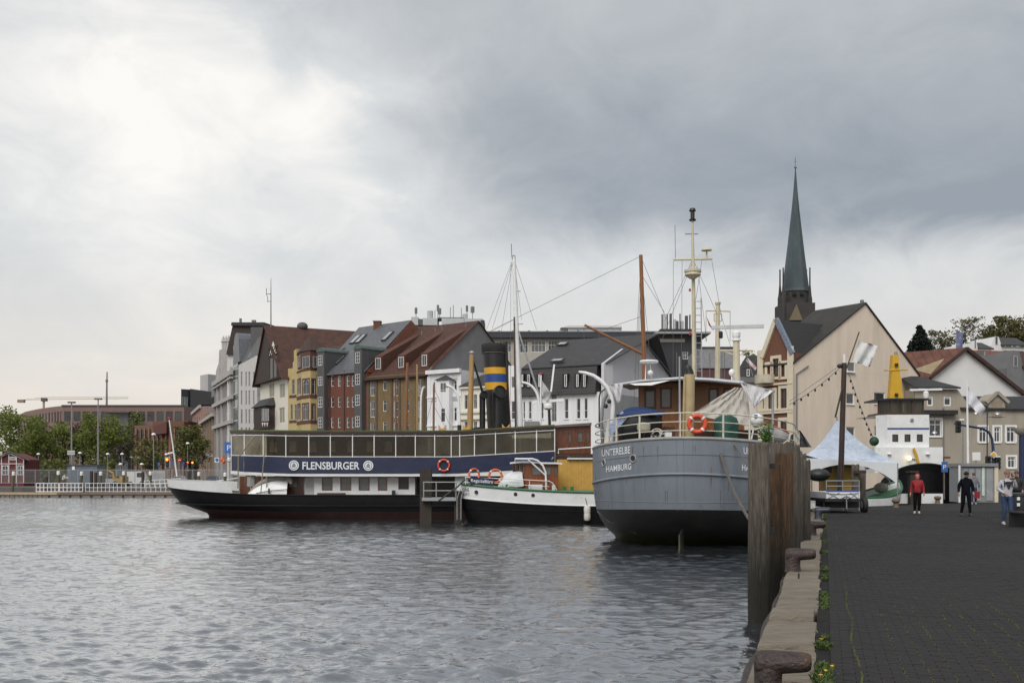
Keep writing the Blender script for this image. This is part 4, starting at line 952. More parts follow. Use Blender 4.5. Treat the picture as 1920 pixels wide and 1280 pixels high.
b_ = MB().grid(rows).grid(r2); b_.grid([[r[0] for r in rows], [r[0] for r in r2]]); b_.grid([rows[0], r2[0]]); b_.grid([rows[-1], r2[-1]]); b_.obj('wheelhouse_roof', wpaint, tg)
MB().tube([W(966, 868, FW), W(966, 860, TN + .2), W(998, 860, TN + .2), W(1008, 863, TN + .2), W(1018, 873, TN + .2), W(1023, 885, TN + .2), W(1024.5, 917, TN + .2)], .06, 8).obj('tow_frame', wpaint, tg); MB().tube([W(990, 861, TN + .2), W(1022, 890, TN + .2)], .045, 8).obj('tow_frame_brace', wpaint, tg)
MB().box(X(991, TN + .3), X(1017, TN + .3), TN + .25, TN + .5, Zp(918, TN), Zp(908, TN)).obj('deck_locker', wpaint, tg); MB().box(X(1035, TN + .3), X(1041, TN + .3), TN + .3, TN + .5, Zp(919, TN), Zp(909, TN)).obj('vent_box', wpaint, tg)
for p, z_ in ((948, 914), (1056, 918), (1070, 918)): MB().box(X(p, TN + .3), X(p + 6, TN + .3), TN + .3, TN + .6, Zp(z_ + 4, TN), Zp(z_ - 6, TN)).obj('bitt', green, tg)
life_ring(W(889, 890, TN + .35), .34, (.72, -1, 0), 'orange life ring turned sideways above the left end of the blue banner', ring_orange, .06)
life_ring(W(929, 892, TN + .5), .36, (.1, -1, 0), 'orange life ring beside the white cover on the tug', ring_orange, .065)
tarp = M('white_tarpaulin', (.60, .63, .64), rough=.6, var=.12, scale=3, bump=.8, bscale=5)
rows = []
top = [(934, 905), (939, 896), (948, 890), (957, 884.5), (968, 883.5), (980.5, 883)]
for k in range(6):
 f = k / 5; r_ = []
 for i, (p, y) in enumerate(top):
  bot = 913 - i * .2; yy = y + (bot - y) * f; r_.append(W(p + 3 * (1 - f) * 0 + 1.2 * sin(i * 2 + k), yy + .8 * sin(i * 3.1 + k * 1.7), TN + .75 - .45 * sin(f * PI * .55) + .05 * sin(i * 2.3 + k)))
 rows.append(r_)
rows.insert(0, [V(p) + V((0, .9, -.1)) for p in rows[0]])
tc_ = MB().cloth(rows); tag(smoothed(tc_.obj('deck_cover', tarp), 50), 'crumpled white cover over deck gear in front of the tug wheelhouse', 'cover')
bnr = thing('banner_sign', 'dark blue banner with white lettering on the tug rail', 'banner', W(904, 905, TN))
a0, a1, b1, b0 = W(881.5, 893.7, TN + .02), W(927, 896.5, TN + .02), W(926, 911.5, TN + .02), W(881, 907.5, TN + .02)
MB().prism([b0, b1, a1, a0], (0, .02, 0)).obj('cloth', navy, bnr)
def bf(a, b_): return (b0.lerp(a0, .22 + .56 * b_)).lerp(b1.lerp(a1, .22 + .56 * b_), .04 + .92 * a) + V((0, -.012, 0))
text_on('lettering', 'RegattaBüro', letter_white, bnr, 0, 0, bf, bold=.012)
fd = thing('fender', 'white cylindrical fender hanging at the right end of the tug', 'fender', W(1101, 976, TN - .1))
c = W(1101, 976, TN - .2); smoothed(MB().lathe([(.02, 0), (.14, .02), (.19, .1), (.19, .36), (.175, .42), (.19, .48), (.19, .74), (.14, .84), (.03, .86)], c, 16).obj('body', M('fender_white', (.62, .60, .55), rough=.55, var=.1), fd), 40)
MB().tube([c + UP * .86, W(1099, 938, TN - .05), W(1095, 925, TN + .1)], .02, 5).obj('rope', rope_m, fd)
# green barge with the yellow hut behind the tug
bg = thing('barge', 'green barge deck showing right of the tug', 'barge', (X(1040, 64.7), 64.7, 0))
BH = Hull((X(1030, 64.7), 64.7, 0), (1, 0, 0), [(1.85, 1.8, 1.8, 0, 6.2, 1.0, .5, .8), (1.2, 1.2, 1.2, 0, 6.2, 1.0, .5, .8), (-.5, -.5, -.5, .1, 6.1, .9, .5, .8)], p_aft=3)
BH.band(0, 1).obj('bulwark', green, bg); BH.band(1, 2).obj('hull', black_paint, bg); BH.deck(0, -.3).obj('deck', dark_wood, bg)
ht = thing('yellow_hut', 'yellow boarded hut with curved white roof behind the tug', 'hut', (X(1076, 64), 64, 1.5))
yb = M('yellow_boards', (.56, .32, .07), rough=.6, var=.12, scale=3)
z0, z1 = 1.5, Zp(861, 64)
for i in range(20):
 p0 = X(1044, 64) + i * .165
 if p0 > X(1118, 64): break
 MB().box(p0, p0 + .155, 63.95, 63.985, z0, z1).obj('board', yb, ht)
MB().box(X(1044, 64) - .01, X(1118, 64), 63.99, 65.2, z0, z1).obj('wall', M('yellow_wall', (.40, .21, .05), rough=.7), ht)
rows = []
for i in range(7):
 a = PI * i / 6; rows.append([V((X(1053, 64) - .58 * cos(a) , 63.8, z1 + .02 + .24 * sin(a))), V((X(1053, 64) - .58 * cos(a), 65.3, z1 + .02 + .24 * sin(a)))])
MB().cloth(rows, .07).obj('porch_roof', wpaint, ht); MB().box(X(1063, 64), X(1120, 64), 63.75, 65.3, z1 + .01, z1 + .09).obj('roof', wpaint, ht)
# ------------------------------------------------------------------ the grey coaster seen from astern
ug = thing('coaster_ship', 'grey coaster seen from astern with white rails and wooden deckhouse', 'coaster', (6.3, 40, 0))
UH = Hull((6.3, 40, 0), QD, [
 (4.17, 3.85, 4.6, 0, 22, 4.13, 4.2, 9), (3.6, 3.3, 4.0, .02, 22, 4.13, 4.2, 9), (2.85, 2.42, 2.9, .06, 21.8, 4.13, 4.2, 9), (2.1, 1.9, 2.2, .18, 21.5, 4.10, 4.2, 9), (1.50, 1.38, 1.5, .32, 21.2, 4.06, 4.25, 9),
 (1.1, 1.0, 1.0, .75, 21, 4.0, 4.3, 9), (.62, .55, .5, 1.6, 20.8, 3.92, 4.4, 9), (.2, .18, .15, 2.9, 20.6, 3.84, 4.5, 9), (-.8, -.8, -.8, 4.2, 20, 3.7, 5, 9)], sheer=(4.6, 9))
UH.n1 = 22; UH.half = UH.n1 + UH.n2 + UH.n3
ugrey = M('grey_hull_paint', (.17, .195, .228), rough=.42, var=.16, scale=1.2, dark=(.15, .145, .14), darkamt=.3, darkscale=2.4, stretch=(2, 2, .35), bump=.3, bscale=1.3)
ublack = M('black_bottom_paint', (.018, .017, .016), rough=.55, var=.5, scale=1.2, dark=(.06, .05, .035), darkamt=.2, mossz=(0, .5, (.045, .05, .012)))
smoothed(UH.band(0, 4).obj('hull', ugrey, ug), 50); smoothed(UH.band(4, 8).obj('bottom', ublack, ug), 50)
UH.deck(0, -.6).obj('deck', M('deck_red', (.06, .04, .035), rough=.7), ug)
smoothed(MB().tube(UH.line(0, -.02, .02), .065, 8).obj('gunwale', M('gunwale_grey', (.27, .27, .26), rough=.5, var=.2), ug), 70)
smoothed(MB().tube(UH.line(2, .01), .055, 8).obj('rub_rail', ugrey, ug), 70)
sm = MB()
for k in range(90):
 z = 1.45 + 2.7 * k / 90
 for sgn in (-.45, .45): p = UH.at(sgn, z); sm.lathe([(.012, 0), (.009, .007)], p + V((0, -.002, 0)), 5, (0, -1, 0))
tag(sm.obj('rivets', ugrey, ug), kind='stuff')
for j in (-19, -15, -11, -6.5, 5.5, 10, 14): MB().tube([UH.at(j, z) + UH.nrm(j, z) * .002 for z in np.linspace(1.5, 4.0, 8)], .009, 4).obj('plate_seam', ugrey, ug)
rst = M('rust_streak', (.12, .08, .055), rough=.8, var=.5, scale=6); rg = Rnd(12)
for k in range(26):
 j = rg.uniform(-20, 16); z = rg.choice((2.3, 2.8, 3.2, 1.75, 4.0)) - .1; L_ = rg.uniform(.25, .9); p = [UH.at(j, z - L_ * f) + UH.nrm(j, z) * .004 for f in (0, .4, 1)]; MB().tube(p, [.010, .007, .002], 4).obj('rust_run', rst, ug)
wl = MB().tube([UH.at(j, 1.78) + UH.nrm(j, 1.78) * .003 for j in np.arange(-20, 20.1, 1)], .012, 4).obj('weld_seam', M('seam_grey', (.2, .215, .23)), ug)
MB().prism([V((6.28, 40.2, -.6)), V((6.55, 41.1, -.6)), V((6.55, 41.1, .75)), V((6.28, 40.25, .55))], (.06, -.02, 0)).obj('rudder', ublack, ug)
# scuffed belting strake low on the port quarter
MB().tube([UH.at(-17, 1.3) + UH.nrm(-17, 1.3) * .03, UH.at(-13, .9) + UH.nrm(-13, 1) * .04, UH.at(-8, .45) + UH.nrm(-8, .45) * .05], .035, 6).obj('bilge_keel', M('scuffed', (.12, .11, .1)), ug)
def ship_text(body, x0, x1, ya, yb, jr):
 """x0,x1: photo columns; ya, yb: (top, bottom) rows at left end and right end"""
 cx = lambda j, z: (lambda q: HX + F * q.x / q.y)(UH.at(j, z))
 js_ = np.linspace(jr[0], jr[1], 60); j0 = min(js_, key=lambda j: cx(j, 3.4)) if jr[0] < 0 else jr[0]; j1 = jr[1] if jr[0] < 0 else max(js_, key=lambda j: cx(j, 3.4))
 def fn(a, b_):
  px = x0 + (x1 - x0) * a; y = (ya[1] + (ya[0] - ya[1]) * b_) * (1 - a) + (yb[1] + (yb[0] - yb[1]) * b_) * a
  lo, hi = j0, j1; z = Zp(y, 42)
  for _ in range(16):
   j = (lo + hi) / 2
   if cx(j, z) < px: lo = j
   else: hi = j
  z = Zp(y, UH.at(j, z).y)
  return UH.at(j, z) + UH.nrm(j, z) * .015
 return text_on('stern_lettering', body, letter_white, ug, 0, 0, fn, bold=.008)
ship_text('UNTERELBE', 1129, 1182, (843.5, 855.5), (836, 849.5), (-21, -6)); ship_text('HAMBURG', 1137, 1184, (873.5, 885), (867.5, 879.5), (-21, -6))
ship_text('UNTERELBE', 1394, 1447, (838, 851), (842, 853), (6, 26)); ship_text('HAMBURG', 1391, 1440, (870, 882), (873, 884), (6, 26))
for p, y, jr in ((1132, 866.5, (-21, -10)), (1187, 859.5, (-16, -4))):
 z = Zp(y, 41.5); best = min(((abs(HX + F * UH.at(j, z).x / UH.at(j, z).y - p), j) for j in np.linspace(*jr, 200)))
 c = UH.at(best[1], z); n_ = UH.nrm(best[1], z)
 o = MB().torus(c + n_ * .005, .135, .03, n_, 20, 6).obj('porthole_rim', gmetal, ug); MB().lathe([(.13, 0), (.13, .012)], c, 18, n_).obj('porthole_glass', black_m, o)
# rails
def jpx(px, z, jr):
 return min(((abs(HX + F * UH.at(j, 3.9).x / UH.at(j, 3.9).y - px), j) for j in np.linspace(*jr, 300)))[1]
cream_rail = M('cream_rail_paint', (.56, .54, .46), rough=.5, var=.15, scale=6, dark=(.25, .14, .06), darkamt=.25, darkscale=9)
def gun(j):
 j0 = math.floor(j); return UH.pt(j0, 0).lerp(UH.pt(j0 + 1, 0), j - j0) - UH.nrm(j, 4) * .1
pj = [jpx(1137, 4, (-30, -12)), jpx(1152, 4, (-22, -8)), jpx(1197, 4, (-14, 0)), 0, jpx(1358, 4, (0, 14)), jpx(1408, 4, (6, 22)), 22, 25, 28, 31]
pj = sorted(set([-31, -27, -23] + pj))
for j in pj: MB().tube([gun(j), gun(j) + UP * .98], .038 if j else .03, 8).obj('rail_post', cream_rail, ug)
for h in (.97, .64, .31): MB().tube([gun(j) + UP * h for j in np.arange(-31, 31.1, .5)], .028 if h > .9 else .02, 6).obj('rail', cream_rail, ug)
c0, c1 = UH.pt(-18, 0), UH.pt(-15, 0)
MB().prism([W(1132.5, 831, 42.2), W(1141.5, 829.5, 42.2), W(1141.5, 787, 42.2), W(1139.5, 787, 42.2)], (0, .05, 0)).obj('rail_plate', cream_rail, ug)
ZD = 3.3
# wooden deckhouse
SD = 45.6; fd_ = Fac(px0=1197, D0=SD + .6, th=deg(atan2(-.2821, .9594)) * .45)
zt = Zp(716, SD); mb = MB(); hs = [fd_.rect(1208, 726, 1230, 766), fd_.rect(1237.5, 726, 1260, 766), fd_.rect(1328, 727, 1347.5, 768), fd_.rect(1356, 727, 1372, 768)]
ue = fd_.U(1396); wall_mb(mb, fd_, 0, ue, ZD, zt, hs, .07)
mb.prism([fd_.P(0, ZD, -.12), fd_.P(ue, ZD, -.12), fd_.P(ue, ZD, -5), fd_.P(0, ZD, -5)], UP * (zt - ZD - .02))
houm = M('deckhouse_teak', (.28, .105, .032), rough=.35, var=.35, scale=3, stretch=(4, 4, .6))
mb.obj('deckhouse', houm, ug)
for h in hs: window(ug, fd_, *h, nx=1, ny=1, fmat=dark_wood, out=-.03, fw=.08, pane=cab_glass)
for a, b_ in ((1264, 1278), (1304, 1324)): u0, u1, q0, q1 = fd_.rect(a, 724, b_, 770); MB().prism([fd_.P(u0, q0), fd_.P(u1, q0), fd_.P(u1, q1), fd_.P(u0, q1)], fd_.n * .03).obj('panel', M('light_teak', (.23, .10, .03), rough=.4), ug)
awn = M('awning_grey', (.5, .51, .53), rough=.7, var=.1); awnu = M('awning_edge', (.10, .10, .10), rough=.7)
A = [W(1146, 723, 45.0), W(1200, 714.5, 44.6), W(1275, 709.5, 44.4), W(1330, 712, 44.4), W(1392, 718, 44.4)]
rows = [A, [p + V((.25, .9, .16)) for p in A], [p + V((1.3, 4.5, .2)) for p in A]]
MB().cloth(rows, .06).obj('awning', awn, ug); MB().tube([p - UP * .05 for p in A], .05, 6).obj('awning_spar', awnu, ug)
MB().cloth([[W(1180, 719, 44.6), W(1215, 717, 44.5), W(1258, 712.5, 44.4)], [W(1190, 722, 44.55), W(1222, 722, 44.45), W(1236, 718, 44.4)]], .01).obj('awning_flap', wpaint, ug)
clothm = M('white_cloth', (.62, .62, .63), rough=.85, var=.06, bump=.4, bscale=6); greycl = M('grey_canvas', (.40, .375, .34), rough=.85, var=.12, bump=.5, bscale=4)
def drape(name, quad, mat, D, label, cat, nu=12, nv=8, amp=.06, sag=.0, freq=2.2, dD=0.0):
 (ax, ay), (bx, by), (cx, cy), (dx, dy) = quad; rows = []
 for j in range(nv + 1):
  v = j / nv; r_ = []
  for i in range(nu + 1):
   u = i / nu; x = (ax * (1 - u) + bx * u) * (1 - v) + (dx * (1 - u) + cx * u) * v; y = (ay * (1 - u) + by * u) * (1 - v) + (dy * (1 - u) + cy * u) * v
   y += sag * sin(PI * u) * (1 - v)
   r_.append(W(x, y, D + dD * v + amp * sin(freq * i + .6 * j) + amp * .5 * sin(freq * 2.3 * i - j)))
  rows.append(r_)
 return tag(smoothed(MB().cloth(rows).obj(name, mat), 60), label, cat)
drape('cloth_corner', ((1143, 722), (1168, 719), (1165, 748), (1158, 756)), clothm, 43.8, 'white cloth hanging from the left awning corner of the grey ship', 'cloth', 8, 8, .05)
drape('canvas_sheet', ((1376, 726), (1401, 727), (1408, 800), (1296, 776)), greycl, 43.4, 'large grey canvas sheet hung slanting on the grey ship deck', 'canvas', 22, 12, .06, 0, 1.3, -.8)
drape('cloth_corner', ((1388, 717.5), (1449, 733), (1418, 760), (1414, 767)), clothm, 42.6, 'white pointed cloth hanging at the right awning corner of the grey ship', 'cloth', 10, 8, .05)
MB().tube([W(1449, 732, 42.7), W(1449, 835, 42.7)], .05, 6).obj('awning_pole', gmetal, ug)
MB().tube([W(1388, 717, 44.2), W(1452, 734, 42.7)], .04, 6).obj('awning_pole', gmetal, ug)
# blue tarp over a boat, black stuff below
bt = M('blue_tarpaulin', (.010, .030, .105), rough=.5, var=.2, bump=.6, bscale=4); bt2 = M('pale_blue_tarpaulin', (.32, .38, .55), rough=.5, var=.25, scale=5, bump=.6, bscale=6)
tb = thing('covered_boat', 'boat under a blue tarpaulin on the port side of the grey ship', 'covered boat', W(1205, 822, 43.2))
ridge = [(1156, 779), (1170, 766), (1185, 763.5), (1207, 763), (1227, 766), (1242, 771)]
rows = []
for k in range(6):
 f = k / 5; rows.append([W(p + (4 * f if i == 5 else 0), y + (778 + .0 * i - y) * f + 1.2 * sin(i * 2 + k), 43.4 - .55 * f + .06 * sin(i * 1.9 + 2 * k)) for i, (p, y) in enumerate(ridge)])
rows.insert(0, [V(p) + V((.1, .9, -.25)) for p in rows[0]])
smoothed(MB().cloth(rows).obj('tarpaulin', bt, tb), 60)
rows = [[W(1167 - 5.2 * i + 2.5 * k, 770 + 5.6 * i + 3.2 * k, 43.0 + .06 * sin(3 * i + k)) for i in range(8)] for k in range(5)]
smoothed(MB().cloth(rows).obj('tarpaulin_tail', bt2, tb), 60)
rows = []
for k, (w_, y) in enumerate(((0.90, 779), (1.0, 790), (.92, 806), (.7, 824))):
 rows.append([W(1198 + 45 * w_ * cos(a), y, 43.5 + .55 * w_ * sin(a)) for a in [2 * PI * j / 16 for j in range(16)]])
smoothed(MB().grid(rows, close=True).obj('hull', black_m, tb), 60)
gc = M('green_cover', (.008, .06, .045), rough=.6, var=.2, bump=.6, bscale=4)
rows = []
for k, (w_, y) in enumerate(((.35, 778), (.8, 783), (1, 795), (1, 812), (1.02, 826))):
 rows.append([W(1362 + (22 * w_) * cos(a) + 2 * sin(a * 5 + k), y, 42.6 + .42 * w_ * sin(a)) for a in [2 * PI * j / 24 for j in range(24)]])
tag(smoothed(MB().grid(rows, close=True).obj('covered_winch', gc), 60), 'winch under a dark green cover on the grey ship stern', 'covered winch')
life_ring(gun(.9) + V((.35, -.12, .55)), .30, (-.1, -1, 0), 'bright red life ring on the stern rail of the grey ship', ring_red, .085)
tag(MB().lathe([(.10, 0), (.24, .02), (.26, .1), (.26, .28), (.22, .34), (.08, .36)], W(1207, 809, 41.6) , 14).obj('lamp_float', M('float_cream', (.45, .42, .33), rough=.6)), 'cream float hanging on the stern rail of the grey ship', 'float')
tag(MB().box(X(1247, 42), X(1259, 42), 41.9, 42.3, 3.5, Zp(810, 42)).obj('deck_box', wpaint), 'small white box on deck behind the stern rail', 'box')
gm_ = thing('deck_gear', 'dark tangle of ropes and gear on the deck left of the red life ring', 'ropes', W(1232, 820, 42.4)); rg = Rnd(9)
for k in range(9): c = W(1218 + rg.uniform(-4, 30), 822 - rg.uniform(0, 12), 42.4 + rg.uniform(-.2, .3)); MB().torus(c, rg.uniform(.12, .24), .035, (rg.uniform(-1, 1), -1, rg.uniform(-.5, 1.4)), 14, 5).obj('coil', black_m if k % 3 else greycl, gm_)
tag(MB().box(X(1160, 44), X(1265, 44), 43.9, 44.3, 3.25, Zp(800, 44)).box(X(1300, 44), X(1420, 44), 43.9, 44.3, 3.25, Zp(806, 44)).obj('hatch_coaming', dark_wood, ug))
# exhaust pipe (funnel)
fn_ = M('cream_funnel', (.40, .31, .17), rough=.4, var=.15)
ex = thing('exhaust_funnel', 'slim cream funnel with black top behind the stern rail of the grey ship', 'funnel', W(1292, 822, 43.6))
smoothed(MB().tube([W(1292, 826, 43.6), W(1293, 702, 43.6)], .215, 18).obj('pipe', fn_, ex), 60); MB().tube([W(1281, 826, 43.5), W(1283.5, 706, 43.5)], .05, 8).obj('side_pipe', fn_, ex)
MB().tube([W(1293, 702, 43.6), W(1292, 696, 43.6), W(1290, 689, 43.6), W(1287, 686, 43.6)], [.19, .17, .15, .1], 12).obj('cap', black_m, ex)
MB().tube([gun(0) + V((0, .1, -.1)), W(1274, 668, 40.2)], [.045, .03], 8).obj('ensign_staff', gmetal, ug)
# davit pair on port side
dv = thing('davit', 'large white curved davit at the port quarter of the grey ship', 'davit', W(1148, 830, 44), 'white boat davits')
smoothed(MB().tube([W(1085, 697, 44), W(1097, 699, 44), W(1112, 704, 44), W(1126, 713, 44), W(1138, 726, 44), W(1146, 742, 44), W(1149, 760, 44), W(1148, 800, 44), W(1147, 838, 44.3)], [.05, .075, .085, .09, .095, .095, .1, .1, .1], 10).obj('arm', wpaint, dv), 60)
smoothed(MB().tube([W(1141, 734, 44.6), W(1133, 748, 44.6), W(1129, 765, 44.6), W(1128, 790, 44.6), W(1130, 838, 45)], .075, 8).obj('second_arm', gmetal, dv), 60)
MB().tube([W(1136, 728, 44), W(1126, 735, 44), W(1123.5, 745, 44), W(1123.5, 800, 44)], .035, 6).obj('tackle', black_m, dv)
for p, y in ((1142, 752), (1136, 761)): MB().ell(W(p, y, 43.9), .09, .07, .1).obj('pulley', black_m, dv)
# anchor and mooring rope
an = thing('anchor', 'dark iron anchor hung on the stern of the grey ship', 'anchor', W(1372, 868, 40.2))
MB().tube([W(1378, 842, 40.5), W(1369, 868, 40.2)], .06, 8).obj('shank', black_m, an); MB().tube([W(1352, 862, 40.3), W(1362, 871, 40.2), W(1374, 872, 40.15), W(1388, 866, 40.4), W(1393, 856, 40.6)], [.05, .09, .1, .08, .02], 8).obj('arms', black_m, an); MB().tube([W(1358, 858, 40.4), W(1364, 866, 40.25)], [.03, .11], 6).obj('fluke', black_m, an)
mr = [W(1346, 822, 40.3), W(1349, 845, 40.0), W(1356, 868, 39.6), W(1366, 895, 38.8), W(1378, 925, 37.5), W(1392, 952, 35.5), W(1404, 972, 33.0), W(1420, 985, 29)]
tag(MB().tube(mr, .055, 7).obj('mooring_rope', rope_m), 'thick mooring rope hanging from the stern of the grey ship', 'rope')
tag(MB().tube([W(1369, 824, 40.6), W(1382, 842, 39.5), W(1397, 866, 37), W(1410, 884, 34)], .03, 6).obj('mooring_rope', rope_m), 'thin mooring rope crossing the anchor', 'rope')
# radar mast, main mast
cream = M('cream_mast_paint', (.52, .47, .34), rough=.45, var=.12)
mm = thing('main_mast', 'tall cream steel mast with crosstrees, ladder and lamps on the grey ship', 'mast', W(1300, 800, 50))
D = 50
smoothed(MB().tube([W(1302, 800, D), W(1300.5, 560, D), W(1299.5, 490, D), W(1298.5, 437, D), W(1298.5, 412, D)], [.105, .09, .075, .055, .045], 10).obj('pole', cream, mm), 60)
MB().tube([W(1262.5, 487, D), W(1335.5, 485.5, D)], .05, 6).obj('yard', cream, mm); MB().tube([W(1284.5, 438.5, D), W(1309, 438.5, D)], .03, 6).obj('small_yard', gmetal, mm)
MB().lathe([(.15, 0), (.17, .06), (.1, .1), (.1, .42), (.17, .46), (.12, .58)], W(1298.5, 414, D), 12).obj('mast_light', black_m, mm)
MB().lathe([(.12, 0), (.38, .18), (.36, .28), (.40, .32), (.40, .42), (.3, .44)], W(1299, 523, D - .2), 16).obj('radar_drum', cream, mm)
MB().lathe([(.04, 0), (.04, .34), (.26, .38), (.22, .46), (.05, .5)], W(1325, 485, D), 14).obj('loudspeaker', cream, mm)
MB().lathe([(.05, 0), (.05, .12)], W(1293.5, 546, D - .1), 8).obj('red_lamp', M('red_lamp', (.35, .02, .03)), mm); MB().lathe([(.05, 0), (.05, .12)], W(1294, 628, D - .1), 8).obj('red_lamp', M('red_lamp', (.35, .02, .03)), mm)
for p in (1304.5, 1315): MB().tube([W(p + 1, 708, D - .2), W(p - .5 if p > 1310 else p - 1, 558, D - .2)], .025, 5).obj('ladder_stile', gmetal, mm)
for y in range(565, 708, 13): MB().tube([W(1304.5, y, D - .2), W(1315, y, D - .2)], .018, 5).obj('rung', gmetal, mm)
for a, b_ in (((1266.5, 487), (1265.5, 422)), ): wire(W(*a, D), W(*b_, D), .012).obj('aerial', wire_m, mm)
for a, b_ in (((1262.5, 490), (1262, 716)), ((1279, 488), (1277.5, 716)), ((1316, 488), (1305, 560)), ((1335, 490), (1352, 590)), ((1297, 490), (1247, 600)), ((1301, 490), (1345, 590)), ((1298, 492), (1240, 640)), ((1308, 500), (1325, 640)), ((1352, 590), (1370, 650))):
 wire(W(*a, D), W(*b_, D + .2), .009).obj('stay', wire_m, mm)
m3 = thing('signal_mast', 'short cream signal mast with lamps behind the main mast', 'mast', W(1345, 760, 56)); D = 56
MB().tube([W(1345, 760, D), W(1346, 570, D)], [.16, .11], 8).obj('pole', cream, m3); MB().tube([W(1324, 582.5, D), W(1369, 583.5, D)], .035, 6).obj('yard', cream, m3)
MB().lathe([(.14, 0), (.16, .1), (.14, .14)], W(1346, 571, D), 10).obj('cap', cream, m3); MB().lathe([(.13, 0), (.15, .05), (.15, .3), (.12, .36)], W(1350, 634, D), 10).obj('lamp', black_m, m3)
for a, b_ in (((1339, 588), (1339, 602)), ((1353, 588), (1353, 602)), ((1339, 588), (1353, 588)), ((1339, 602), (1353, 602))): MB().tube([W(*a, D), W(*b_, D)], .03, 5).obj('lamp_cage', cream, m3)
wire(W(1324, 583, D), W(1323.5, 640, D)).obj('halyard', wire_m, m3); wire(W(1369, 584, D), W(1369, 640, D)).obj('halyard', wire_m, m3)
rows = [[W(1324.5 + 2.2 * c + 1.5 * r_, 593 + c * 4.5 + r_ * 5.5 * (1 - .12 * c), D + .06 * sin(c + r_)) for c in range(6)] for r_ in range(4)]
smoothed(MB().cloth(rows).obj('pennant', M('dark_red_flag', (.20, .045, .04), rough=.9), m3), 60)
m4 = thing('radar_post', 'cream post with a long white bar radar on the grey ship', 'radar', W(1380, 720, 47)); D = 47
MB().tube([W(1381, 730, D), W(1380.5, 638, D)], [.17, .14], 10).obj('post', cream, m4); MB().tube([W(1350, 657, D), W(1412, 657, D)], .04, 6).obj('yard', cream, m4); MB().tube([W(1356, 658, D), W(1378, 666, D)], .03, 6).obj('brace', cream, m4); MB().tube([W(1406, 658, D), W(1384, 666, D)], .03, 6).obj('brace', cream, m4)
MB().lathe([(.2, 0), (.2, .06), (.13, .1), (.18, .2), (.19, .36), (.1, .45)], W(1380.5, 639, D), 14).obj('gearbox', wpaint, m4); MB().beam(W(1334, 614, D), W(1432, 611.5, D), .13, .15).obj('scanner_bar', M('radar_grey', (.5, .52, .53), rough=.4), m4)
for p in (1331, 1353.5, 1358.5, 1268 + 1): wire(W(p, 716, D), W(p, 660, D), .016).obj('whip', wire_m, m4)
so = thing('satellite_dome', 'white round satellite dome on the deckhouse roof by the radar post', 'antenna dome', W(1372, 715, 46.5)); MB().ell(W(1372, 698, 46.5), .13, .13, .16).obj('dome', wpaint, so); MB().tube([W(1372, 716, 46.5), W(1372, 700, 46.5)], .03, 6).obj('stem', wpaint, so)
lr = thing('life_raft', 'white round life raft canister with blue sign on the starboard rail', 'life raft', W(1418, 800, 42.4))
smoothed(MB().ell(W(1419, 788, 42.4), .26, .3, .28, 20, 12).obj('canister', wpaint, lr), 80); MB().box(X(1415, 42), X(1421.5, 42), 42.08, 42.10, Zp(783, 42.1), Zp(777, 42.1)).obj('sign', M('sign_blue', (.03, .12, .4)), lr)
MB().tube([W(1409, 823, 42.4), W(1413, 802, 42.4)], .03, 6).obj('cradle', wpaint, lr); MB().tube([W(1432, 823, 42.4), W(1426, 802, 42.4)], .03, 6).obj('cradle', wpaint, lr)
lb = thing('lifeboat', 'white lifeboat with red edge on the starboard side behind the piles', 'lifeboat', W(1456, 815, 44)); rows = []
for i in range(9):
 f = i / 8; w_ = sin(PI * (.12 + .76 * f)); rows.append([W(1431 + 46 * f, 794 + 18 * f - 0 * w_, 43.6) + V((0, .55 * w_ * cos(a), -.62 * w_ * sin(a))) for a in [PI * k / 8 for k in range(9)]])
smoothed(MB().grid(rows).obj('hull', wpaint, lb), 60); MB().tube([V(r[8]) for r in rows], .03, 6).obj('gunwale', ring_red, lb); MB().tube([V(r[0]) for r in rows], .03, 6).obj('gunwale', ring_red, lb)
wm = thing('stern_radome', 'white disc antenna with round ball on the deckhouse roof', 'antenna', W(1217, 712, 45)); MB().lathe([(.38, 0), (.40, .05), (.37, .1), (.05, .12)], W(1217, 680, 45), 18).obj('disc', wpaint, wm)
for p, q in ((1211, 1210), (1219, 1222)): MB().tube([W(p, 680, 45), W(q, 714, 45)], .025, 6).obj('leg', wpaint, wm)
MB().ell(W(1219.5, 699, 44.8), .12, .12, .12).obj('ball', wpaint, wm)
# ------------------------------------------------------------------ sailing boats whose masts rise behind
def sailboat(label, px, D, ln, masts, mat, hullmat=black_paint, boom=None, stays=()):
 t = thing('sailing_boat', label, 'sailing boat', (X(px, D), D, 0))
 h = Hull((X(px, D) - ln / 2, D, 0), (1, 0, 0), [(1.5, 1.1, 1.5, 0, ln, 1.3, 2, 3.5), (.8, .6, .8, .2, ln - .2, 1.25, 2, 3.5), (-.5, -.5, -.5, .8, ln - .8, 1, 2, 3.5)])
 smoothed(h.band(0, 2).obj('hull', hullmat, t), 50); h.deck(0, -.05).obj('deck', dark_wood, t)
 for (x0, y0, x1, y1, r0, r1) in masts: smoothed(MB().tube([V((X(x0, D), D, 1.0)), W(x1, y1, D)], [r0, r1], 8).obj('mast', mat, t), 60)
 for a, b_ in stays: wire(W(*a, D), W(*b_, D), .014).obj('stay', wire_m, t)
 if boom: MB().tube([W(*boom[0], D), W(*boom[1], D)], [.11, .08], 8).obj('gaff', mat, t)
 return t
